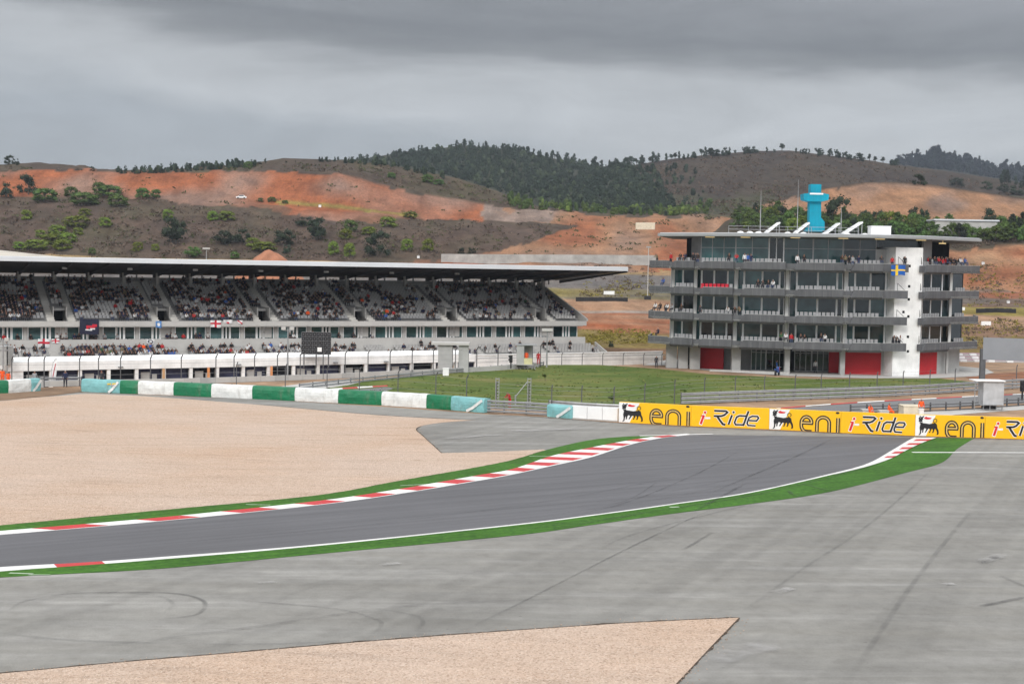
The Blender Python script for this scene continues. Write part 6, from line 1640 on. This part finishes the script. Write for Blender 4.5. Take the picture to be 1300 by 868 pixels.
# stones: on the near gravel and thrown over its edge
rg = random.Random(9); mb = MB(); bed = [(0, 857), (300, 830.5), (600, 806), (880, 788.5), (934, 785.5), (856, 868), (0, 868)]; base_ = []
for k in range(6):
    q = MB(); q.ico((0, 0, 0), 1, 1, 0, .3, (1, .8, .6), rg); base_.append(q)
def stone(p, s, mi):
    q = rg.choice(base_); b = len(mb.v); a = rg.random()*6.28; ca, sn = math.cos(a)*s, math.sin(a)*s
    mb.v.extend([(p.x+x*ca-y*sn, p.y+x*sn+y*ca, .02+z*s+s*.2) for x, y, z in q.v]); mb.f.extend([tuple(b+i for i in f) for f in q.f]); mb.m.extend([mi]*len(q.f))
c = 0
while c < 1100:
    x, y = rg.uniform(0, 940), rg.uniform(784, 868)
    if inside(bed, x, y): stone(G(x, y), rg.uniform(.012, .034), rg.choice((0, 1, 1))); c += 1
for e, n, out_ in ((EDGE1, 230, .8), (EDGE2, 120, .8), ([(0, 666.5), (200, 647.5), (400, 628.5), (500, 611), (600, 593.5)], 160, .6), ([(600, 533), (534, 541), (528, 545.5), (536, 553), (560, 575)], 120, 1.2)):
    pl = resample(gline(e, 5), 300)
    for i in range(n):
        k = rg.randrange(299); p = pl[k].lerp(pl[k+1], rg.random()); t = (pl[k+1]-pl[k]).normalized(); d = abs(rg.gauss(0, .32))*out_
        stone(p+Vector((-t.y, t.x, 0))*d, rg.uniform(.012, .03), rg.choice((0, 2, 2)))
mb.build('loose_gravel', [M('tan_stone', (.50, .37, .28), .9), M('pale_stone', (.62, .52, .44), .9), M('brown_stone', (.36, .26, .19), .9)])['kind'] = 'stuff'
# grass tufts on the bank
r = random.Random(3); mb = MB(); gp = [(405, 494), (440, 488), (500, 481), (560, 475), (640, 469), (700, 464), (760, 464), (835, 469), (900, 476), (1040, 482), (1190, 481), (1236, 487), (1100, 499), (940, 507), (870, 512), (790, 524), (700, 519), (620, 512), (500, 503)]
c = 0
while c < 700:
    x, y = r.uniform(405, 1236), r.uniform(463, 524)
    if not inside(gp, x, y): continue
    c += 1; p = G(x, y); hh = r.uniform(.04, .11)*(1.5 if noise.noise(Vector((p.x*.15, p.y*.15, 1))) > .2 else .8)
    for k in range(3):
        a = r.random()*6.28; w = r.uniform(.08, .2); q = p+Vector((r.gauss(0, .2), r.gauss(0, .2), 0)); d = Vector((math.cos(a)*w, math.sin(a)*w, 0)); l = Vector((r.gauss(0, .06), r.gauss(0, .06), hh))
        mb.add([q-d, q+d, q+d*.4+l, q-d*.4+l], [(0, 1, 2, 3)], r.choice((0, 0, 1)))
mb.build('bank_grass', [M('grass_blades', (.095, .125, .036), .9, .35, .3, spec=.1), M('dry_grass_blades', (.18, .175, .06), .9, .35, .3, spec=.1)])['kind'] = 'stuff'
# ------------------------------------------------------------------ people
SK = {
 'seated': dict(v={'pel': (0, .02, .50, .15), 'abd': (0, .05, .68, .135), 'che': (0, .03, .90, .155), 'nek': (0, .0, 1.08, .062), 'hed': (0, -.03, 1.20, .098), 'top': (0, -.02, 1.30, .085), 'nos': (0, -.125, 1.19, .022),
        'shl': (.17, .02, 1.0, .075), 'ell': (.25, -.06, .78, .052), 'wrl': (.15, -.30, .64, .04), 'hal': (.11, -.38, .62, .042), 'knl': (.13, -.42, .50, .075), 'anl': (.13, -.40, .10, .05), 'tol': (.14, -.56, .05, .045), 'hil': (.10, -.04, .49, .105)}),
 'standing': dict(v={'pel': (0, 0, .96, .15), 'abd': (0, .0, 1.12, .14), 'che': (0, .01, 1.33, .16), 'nek': (0, 0, 1.50, .062), 'hed': (0, -.03, 1.62, .098), 'top': (0, -.02, 1.72, .085), 'nos': (0, -.125, 1.61, .022),
        'shl': (.18, .01, 1.43, .075), 'ell': (.25, .03, 1.15, .052), 'wrl': (.25, -.06, .92, .04), 'hal': (.25, -.09, .83, .042), 'knl': (.12, -.02, .50, .078), 'anl': (.13, .02, .09, .05), 'tol': (.15, -.14, .045, .045), 'hil': (.10, 0, .90, .11)}),
 'leaning': dict(v={'pel': (0, .12, .95, .15), 'abd': (0, .06, 1.12, .14), 'che': (0, -.04, 1.31, .16), 'nek': (0, -.14, 1.46, .062), 'hed': (0, -.20, 1.57, .098), 'top': (0, -.20, 1.67, .085), 'nos': (0, -.30, 1.55, .022),
        'shl': (.18, -.08, 1.40, .075), 'ell': (.26, -.22, 1.16, .052), 'wrl': (.20, -.44, 1.10, .04), 'hal': (.17, -.52, 1.10, .042), 'knl': (.12, .06, .50, .078), 'anl': (.13, .12, .09, .05), 'tol': (.15, -.04, .045, .045), 'hil': (.10, .12, .90, .11)})}
ED = [('pel', 'abd', 2), ('abd', 'che', 2), ('che', 'nek', 0), ('nek', 'hed', 0), ('hed', 'top', 1), ('hed', 'nos', 0), ('che', 'shl', 2), ('shl', 'ell', 2), ('ell', 'wrl', 2), ('wrl', 'hal', 0), ('pel', 'hil', 3), ('hil', 'knl', 3), ('knl', 'anl', 3), ('anl', 'tol', 4)]
def body(pose, sub):
    S = SK[pose]['v']; names = list(S); vs = []; idx = {}; bm = bmesh.new(); ly = bm.verts.layers.skin.verify(); edges = []
    def vert(n, side):
        key = n if n[-1] != 'l' or n in ('pel',) else n+side
        if n in ('pel',): key = n
        if key in idx: return idx[key]
        x, y, z, rad = S[n]; v = bm.verts.new((x*(-1 if side == 'R' else 1), y, z)); v[ly].radius = (rad, rad*.82 if n in ('abd', 'che') else rad); v[ly].use_root = (n == 'pel'); idx[key] = v; return v
    seg = []
    for a, b, reg in ED:
        for side in 'LR':
            if side == 'R' and not (b[-1] == 'l' and b != 'pel'): continue
            va, vb = vert(a, side), vert(b, side)
            if bm.edges.get((va, vb)) is None: bm.edges.new((va, vb)); seg.append((va.co.copy(), vb.co.copy(), reg))
    me = bpy.data.meshes.new('tmp'); bm.to_mesh(me); bm.free(); o = bpy.data.objects.new('tmp', me); COL.objects.link(o)
    o.modifiers.new('skin', 'SKIN').use_smooth_shade = True
    if sub: o.modifiers.new('sub', 'SUBSURF').levels = sub; o.modifiers['sub'].render_levels = sub
    dg = bpy.context.evaluated_depsgraph_get(); m2 = bpy.data.meshes.new_from_object(o.evaluated_get(dg), depsgraph=dg)
    bpy.data.objects.remove(o); bpy.data.meshes.remove(me)
    mi = []
    for p in m2.polygons:
        c = p.center; best = (9, 0)
        for a, b, reg in seg:
            d = b-a; t = max(0, min(1, (c-a).dot(d)/d.length_squared)); q = (a+d*t-c).length
            if q < best[0]: best = (q, reg)
        h = Vector(S['hed'][:3]); reg = best[1]
        if reg in (0, 1) and c.z > S['nek'][2]+.03:
            reg = 1 if (c.z > h.z+.045 or (c.y > h.y+.03 and c.z > h.z-.06)) else 0
        mi.append(reg)
    m2.polygons.foreach_set('material_index', mi); return m2, mi
m_skin = M('skin', (.30, .17, .12), .6, .08, 3)
m_hairs = [M('dark_hair', (.02, .015, .012), .7), M('brown_hair', (.07, .045, .025), .7), M('red_cap', (.35, .02, .02), .7), M('white_cap', (.6, .6, .6), .7)]
SH = {'black': (.012, .012, .014), 'navy': (.015, .02, .055), 'dark grey': (.035, .035, .04), 'brown': (.04, .026, .02), 'white': (.6, .6, .6), 'red': (.42, .02, .025), 'blue': (.03, .10, .34), 'pale grey': (.28, .29, .30), 'orange': (.80, .10, .015), 'khaki': (.18, .15, .09), 'green': (.03, .10, .04)}
m_sh = {k: M('cloth_'+k.replace(' ', '_'), v, .85, .12, 3) for k, v in SH.items()}
m_tr = {'dark': M('dark_trousers', (.025, .026, .035), .85), 'jeans': M('jeans', (.05, .07, .13), .85)}; m_shoe = M('dark_shoes', (.02, .02, .02), .7)
BASE = {p: body(p, 1) for p in SK}; LOW = {p: body(p, 0) for p in SK}
PM = {}
def pmesh(pose, shirt, hair=0, tr='dark'):
    k = (pose, shirt, hair, tr)
    if k not in PM:
        me = BASE[pose][0].copy(); me.name = 'person'; me.materials.clear()
        for m in (m_skin, m_hairs[hair], m_sh[shirt], m_sh[tr] if tr in m_sh else m_tr[tr], m_shoe): me.materials.append(m)
        me.polygons.foreach_set('material_index', BASE[pose][1]); me.polygons.foreach_set('use_smooth', [True]*len(me.polygons)); PM[k] = me
    return PM[k]
NPERS = 0
def person(pose, shirt, loc, rz, label, group=None, hair=None, tr=None, sc=1.0):
    global NPERS; NPERS += 1
    h = RN.choice((0, 0, 0, 1, 1, 2, 3)) if hair is None else hair; t = RN.choice(('dark', 'dark', 'jeans')) if tr is None else tr
    o = bpy.data.objects.new('person', pmesh(pose, shirt, h, t)); COL.objects.link(o); o.location = loc; o.rotation_euler = (0, 0, rz+RN.uniform(-.25, .25)); o.scale = (sc*RN.uniform(.95, 1.05),)*3
    tag(o, label, 'person', group); return o
# marshals and track staff
person('standing', 'orange', G(3, 488), .5, 'marshal in orange standing at the frame edge behind the green tyre block', tr='orange', hair=0)
person('standing', 'orange', G(10.5, 489.5), .6, 'marshal in orange with back bent beside another marshal, behind the white tyre block', tr='orange', hair=0, sc=.9)
person('standing', 'navy', G(83, 491.5), .3, 'man in navy jacket and white cap standing in the barrier gap', tr='dark', hair=3, sc=1.12)
person('standing', 'dark grey', G(129, 489.5), 0, 'person in dark clothes standing behind the turquoise tyre block', tr='dark')
person('standing', 'pale grey', G(44, 491), .2, 'person in pale top near the feather banner flag', tr='dark', hair=1)
person('leaning', 'red', G(646, 518.5), -.9, 'marshal in red leaning over the guardrail on the grass bank side', tr='red', hair=0)
person('seated', 'orange', G(1104.5, 529), .4, 'first crouching marshal in orange behind the small grey box', tr='orange', hair=2)
person('seated', 'orange', G(1128.5, 528.5), .9, 'second crouching marshal in orange behind the boards, next to the cream box', tr='orange', hair=1)
person('standing', 'orange', G(1169.2, 529), 0, 'marshal in orange standing behind the short white post', tr='pale grey', hair=2)
p = P(668, 460, 192); person('standing', 'orange', (p.x, p.y-.3, .72+zground(p.x, p.y)), .0, 'marshal in orange standing inside the open grey hut', tr='orange', hair=0)
p = P(675, 460, 192); person('standing', 'red', (p.x+.9, p.y+.3, zground(p.x, p.y)+.6), .3, 'marshal in red at the open side of the grey hut', tr='red', hair=0)
p = xy(833, 198.5); person('standing', 'dark grey', p, 0, 'person in dark clothes standing on the forecourt beside the tower pillars', tr='dark')
p = xy(986, 193); person('standing', 'blue', p, 1.3, 'rider in blue standing beside the motorcycle on the tower forecourt', hair=2, tr='dark', sc=.95)
p = xy(1035, 194); person('standing', 'white', p, 0, 'person in a white top at the tower entrance doors', tr='dark')
# people on the tower balconies
FLN = {0: 'lowest', 1: 'second', 2: 'third', 3: 'top'}
bal = BL[:-1]
def onbal(px, k, pose, shirt, label, back=.75, **kw):
    line = BL if px < 1155 else BR
    for a, b in zip(line[:-1], line[1:]):
        xa, xb = proj(V(a, 5))[0], proj(V(b, 5))[0]
        if xa <= px <= xb: break
    t = (px-xa)/(xb-xa); p = a.lerp(b, t); n = outn(a, b); q = p-n*back
    person(pose, shirt, (q.x, q.y, ZB[k]+.32 + (.62 if pose == 'seated' else .12)), math.atan2(n.x, -n.y), label, 'spectators on the tower balconies', **kw)
TP = [
 (845, 3, 'standing', 'red', 'spectator in dark red standing alone at the end of the top tower terrace'), (858, 3, 'seated', 'black', 'spectator in black seated on the top terrace past the lone red one'), (864, 3, 'seated', 'navy', 'spectator in navy seated next to one in black on the top terrace'),
 (874, 3, 'standing', 'black', 'first of three dark figures standing at the glass corner of the top terrace'), (877.5, 3, 'standing', 'dark grey', 'middle of three dark figures standing at the glass corner of the top terrace'), (880, 3, 'standing', 'brown', 'third dark figure, in brown, at the glass corner of the top terrace'),
 (827, 3, 'leaning', 'khaki', 'spectator in khaki leaning at the very tip of the top terrace'), (931.5, 3, 'seated', 'red', 'spectator in bright red seated before the glass room on the top floor'), (921, 3, 'seated', 'black', 'spectator in black beside the bright red one on the top floor'),
 (942, 3, 'standing', 'white', 'spectator in white standing next to one in blue on the top floor'), (946, 3, 'standing', 'blue', 'spectator in bright blue standing on the top floor before the glass'), (950, 3, 'standing', 'navy', 'spectator in navy beside the bright blue one on the top floor'),
 (1010, 3, 'standing', 'white', 'spectator in white standing alone below the middle soffit lamp, top floor'), (1018.5, 3, 'seated', 'black', 'spectator in black seated beside the lone white one on the top floor'),
 (1067, 3, 'seated', 'brown', 'spectator in brown seated near the grey wall of the top floor'), (1072, 3, 'seated', 'khaki', 'spectator in khaki seated near the grey wall of the top floor'), (1077, 3, 'standing', 'black', 'spectator in black standing beside the yellow-topped one on the top floor'), (1081.5, 3, 'standing', 'pale grey', 'spectator in pale grey standing near the grey wall of the top floor'), (1089, 3, 'standing', 'navy', 'spectator in navy standing nearest the grey wall of the top floor'),
 (1118, 3, 'seated', 'dark grey', 'spectator in grey seated against the grey wall of the top floor'), (1132.5, 3, 'standing', 'red', 'spectator in red standing just above the hanging blue flag'), (1148.5, 3, 'standing', 'black', 'dark figure standing at the shaft end above the hanging blue flag'),
 (836, 1, 'seated', 'blue', 'bright blue seated figure at the tip of the third balcony')][:22]
TP += [(836, 2, 'seated', 'blue', 'bright blue seated figure at the tip of the third balcony'), (960, 2, 'seated', 'black', 'spectator in black seated on the third balcony before the wide glass'), (966, 2, 'seated', 'dark grey', 'spectator in dark grey seated on the third balcony before the wide glass'), (973, 2, 'seated', 'black', 'spectator in black seated next to the white one on the third balcony'), (979, 2, 'seated', 'white', 'spectator in white seated on the third balcony'),
 (827, 1, 'seated', 'white', 'spectator in white seated at the tip of the second balcony'), (833, 1, 'seated', 'black', 'spectator in black near the tip of the second balcony'), (840, 1, 'standing', 'black', 'spectator in black standing above the others at the second balcony tip'), (842, 1, 'seated', 'white', 'spectator in white seated below the standing one at the second balcony tip'), (849, 1, 'seated', 'pale grey', 'spectator in pale grey seated past the standing one on the second balcony'), (861, 1, 'seated', 'brown', 'spectator in brown seated on the second balcony, angled bay'),
 (886, 1, 'standing', 'dark grey', 'dark figure standing by the second column of the second balcony'), (921.5, 1, 'leaning', 'white', 'spectator in white leaning over the second balcony beside a dark one'), (930, 1, 'leaning', 'black', 'spectator in black leaning over the second balcony beside the white one'), (937, 1, 'leaning', 'khaki', 'spectator in khaki leaning beside the black one on the second balcony'),
 (831, 0, 'seated', 'navy', 'spectator in navy at the tip of the lowest balcony'), (998, 0, 'seated', 'white', 'spectator in white seated beside the red one on the lowest balcony'), (1005, 0, 'standing', 'red', 'spectator in red standing on the lowest balcony by a column'), (991, 0, 'seated', 'green', 'spectator in green seated beside the white one on the lowest balcony'), (1017, 0, 'leaning', 'dark grey', 'first of two dark figures just past the red one on the lowest balcony'), (1022, 0, 'leaning', 'black', 'second of two dark figures past the red one on the lowest balcony'), (1043, 0, 'seated', 'black', 'spectator in black seated beside a white one under the lowest glass'), (1048, 0, 'seated', 'white', 'spectator in white seated beside the black one under the lowest glass'),
 (1137, 0, 'leaning', 'dark grey', 'first figure, in grey, on the lowest balcony end before the white shaft'), (1141, 0, 'leaning', 'brown', 'middle figure, in brown, on the lowest balcony end before the white shaft'), (1145, 0, 'leaning', 'white', 'third figure, in white, on the lowest balcony end before the white shaft')]
for px, k, pose, sh, lab in TP: onbal(px, k, pose, sh, lab)
for i in range(17):
    px = 1183+i*2.75; sh = ['black', 'red', 'black', 'white', 'red', 'dark grey', 'red', 'black', 'navy', 'red', 'black', 'brown', 'black', 'navy', 'white', 'black', 'blue'][i]
    onbal(px, 3, 'seated' if i % 3 else 'standing', sh, f'spectator in {sh} in the crowd on the top terrace beyond the white shaft', back=.7+.6*(i % 2))
# grandstand crowd: the nearest as people of their own, the rest as one mass
rc = random.Random(77)
cand = []
for (s, t, z, i) in seatpos:
    f = max(0, min(1, s/SR)); pr = .74-.50*f**.7
    if i > 11: pr *= 1.35
    if i in (16,): pr *= .9
    pr *= .15+1.75*max(0, .5+noise.noise(Vector((s*.22, i*.3, 3.3)))*1.5)
    if rc.random() < pr: cand.append((s, t, z, i, 'upper'))
for (s, t, z, j) in lowpos:
    f = max(0, min(1, s/SR)); pr = (.55 if f < .55 else .20)*(.2+1.6*max(0, .5+noise.noise(Vector((s*.2, j*.4, 8.3)))*1.2))
    if rc.random() < pr: cand.append((s, t, z, j, 'lower'))
for (s, t, z) in galpos:
    if s < 62 and rc.random() < .42*(1-s/90): cand.append((s, t+.05, z, 0, 'gallery'))
cols_ = ['black']*32+['navy']*17+['dark grey']*22+['brown']*5+['white']*9+['red']*3+['blue']*2+['pale grey']*11+['khaki']*2+['orange']*1+['green']*1
def vis(c): return c[0] > 0.5
near = [c for c in cand if vis(c)]
low = [c for c in near if c[4] != 'upper']; upp = sorted([c for c in near if c[4] == 'upper'], key=lambda c: c[3])
ind = (low[:150]+upp)[:max(0, 292-NPERS)]; ids = set(ind)
STN = ['first', 'second', 'third', 'fourth', 'fifth', 'sixth']
def where(c):
    if c[4] == 'lower': return 'seated in the lower tier behind the white garage roof'
    if c[4] == 'gallery': return 'seated in front of the glass gallery of the stand'
    k = min(range(2, len(aisles)), key=lambda q: abs(aisles[q]-c[0]))
    return f'in a low row of the upper tier near the {STN[k-2]} stairway'
for c in ind:
    sh = rc.choice(cols_); lab = f'spectator in {sh} {where(c)}'
    p = SW(c[0], c[1]+.55, c[2]-.06); person('seated', sh, p, SA, lab, 'grandstand '+lab)
shl = list(SH); mats = [m_skin, m_hairs[0], m_tr['dark'], m_shoe, m_hairs[1]]+[m_sh[k] for k in shl]
lv = np.array([v.co[:] for v in LOW['seated'][0].vertices]); lf = [tuple(p.vertices) for p in LOW['seated'][0].polygons]; lm = LOW['seated'][1]
mb = MB()
for c in cand:
    if c in ids: continue
    sh = rc.choice(cols_); hr = rc.choice((1, 1, 4)); p = SW(c[0], c[1]+.55, c[2]-.06); a = SA+rc.uniform(-.3, .3); k = rc.uniform(.94, 1.08)
    if rc.random() < .06: p.z += .35
    x = lv[:, 0]*math.cos(a)-lv[:, 1]*math.sin(a); y = lv[:, 0]*math.sin(a)+lv[:, 1]*math.cos(a)
    b = len(mb.v); mb.v.extend(zip((x*k+p.x).tolist(), (y*k+p.y).tolist(), (lv[:, 2]*k+p.z).tolist()))
    mb.f.extend([tuple(b+i for i in f) for f in lf]); mp = {0: 0, 1: hr, 2: 5+shl.index(sh), 3: 2, 4: 3}; mb.m.extend([mp[q] for q in lm])
o = mb.build('spectator_crowd', mats, smooth=True); tag(o, 'packed rows of seated spectators higher up in the grandstand', 'crowd', kind='stuff')
print('PERSONS', NPERS, 'crowd', len(cand)-len(ind))
# ------------------------------------------------------------------ air
mb = MB(); mb.box(-1600, 2300, -60, 2400, -8, 262); hz = mb.build('haze', bpy.data.materials.new('haze_air')); hz['kind'] = 'stuff'
hm = hz.data.materials[0]; hm.use_nodes = True; n_ = hm.node_tree; n_.nodes.clear()
o_ = n_.nodes.new('ShaderNodeOutputMaterial'); v_ = n_.nodes.new('ShaderNodeVolumePrincipled')
v_.inputs['Color'].default_value = (.72, .80, .92, 1); v_.inputs['Density'].default_value = .00010; v_.inputs['Anisotropy'].default_value = .1
n_.links.new(v_.outputs[0], o_.inputs['Volume'])
print('OBJECTS', len(bpy.data.objects))
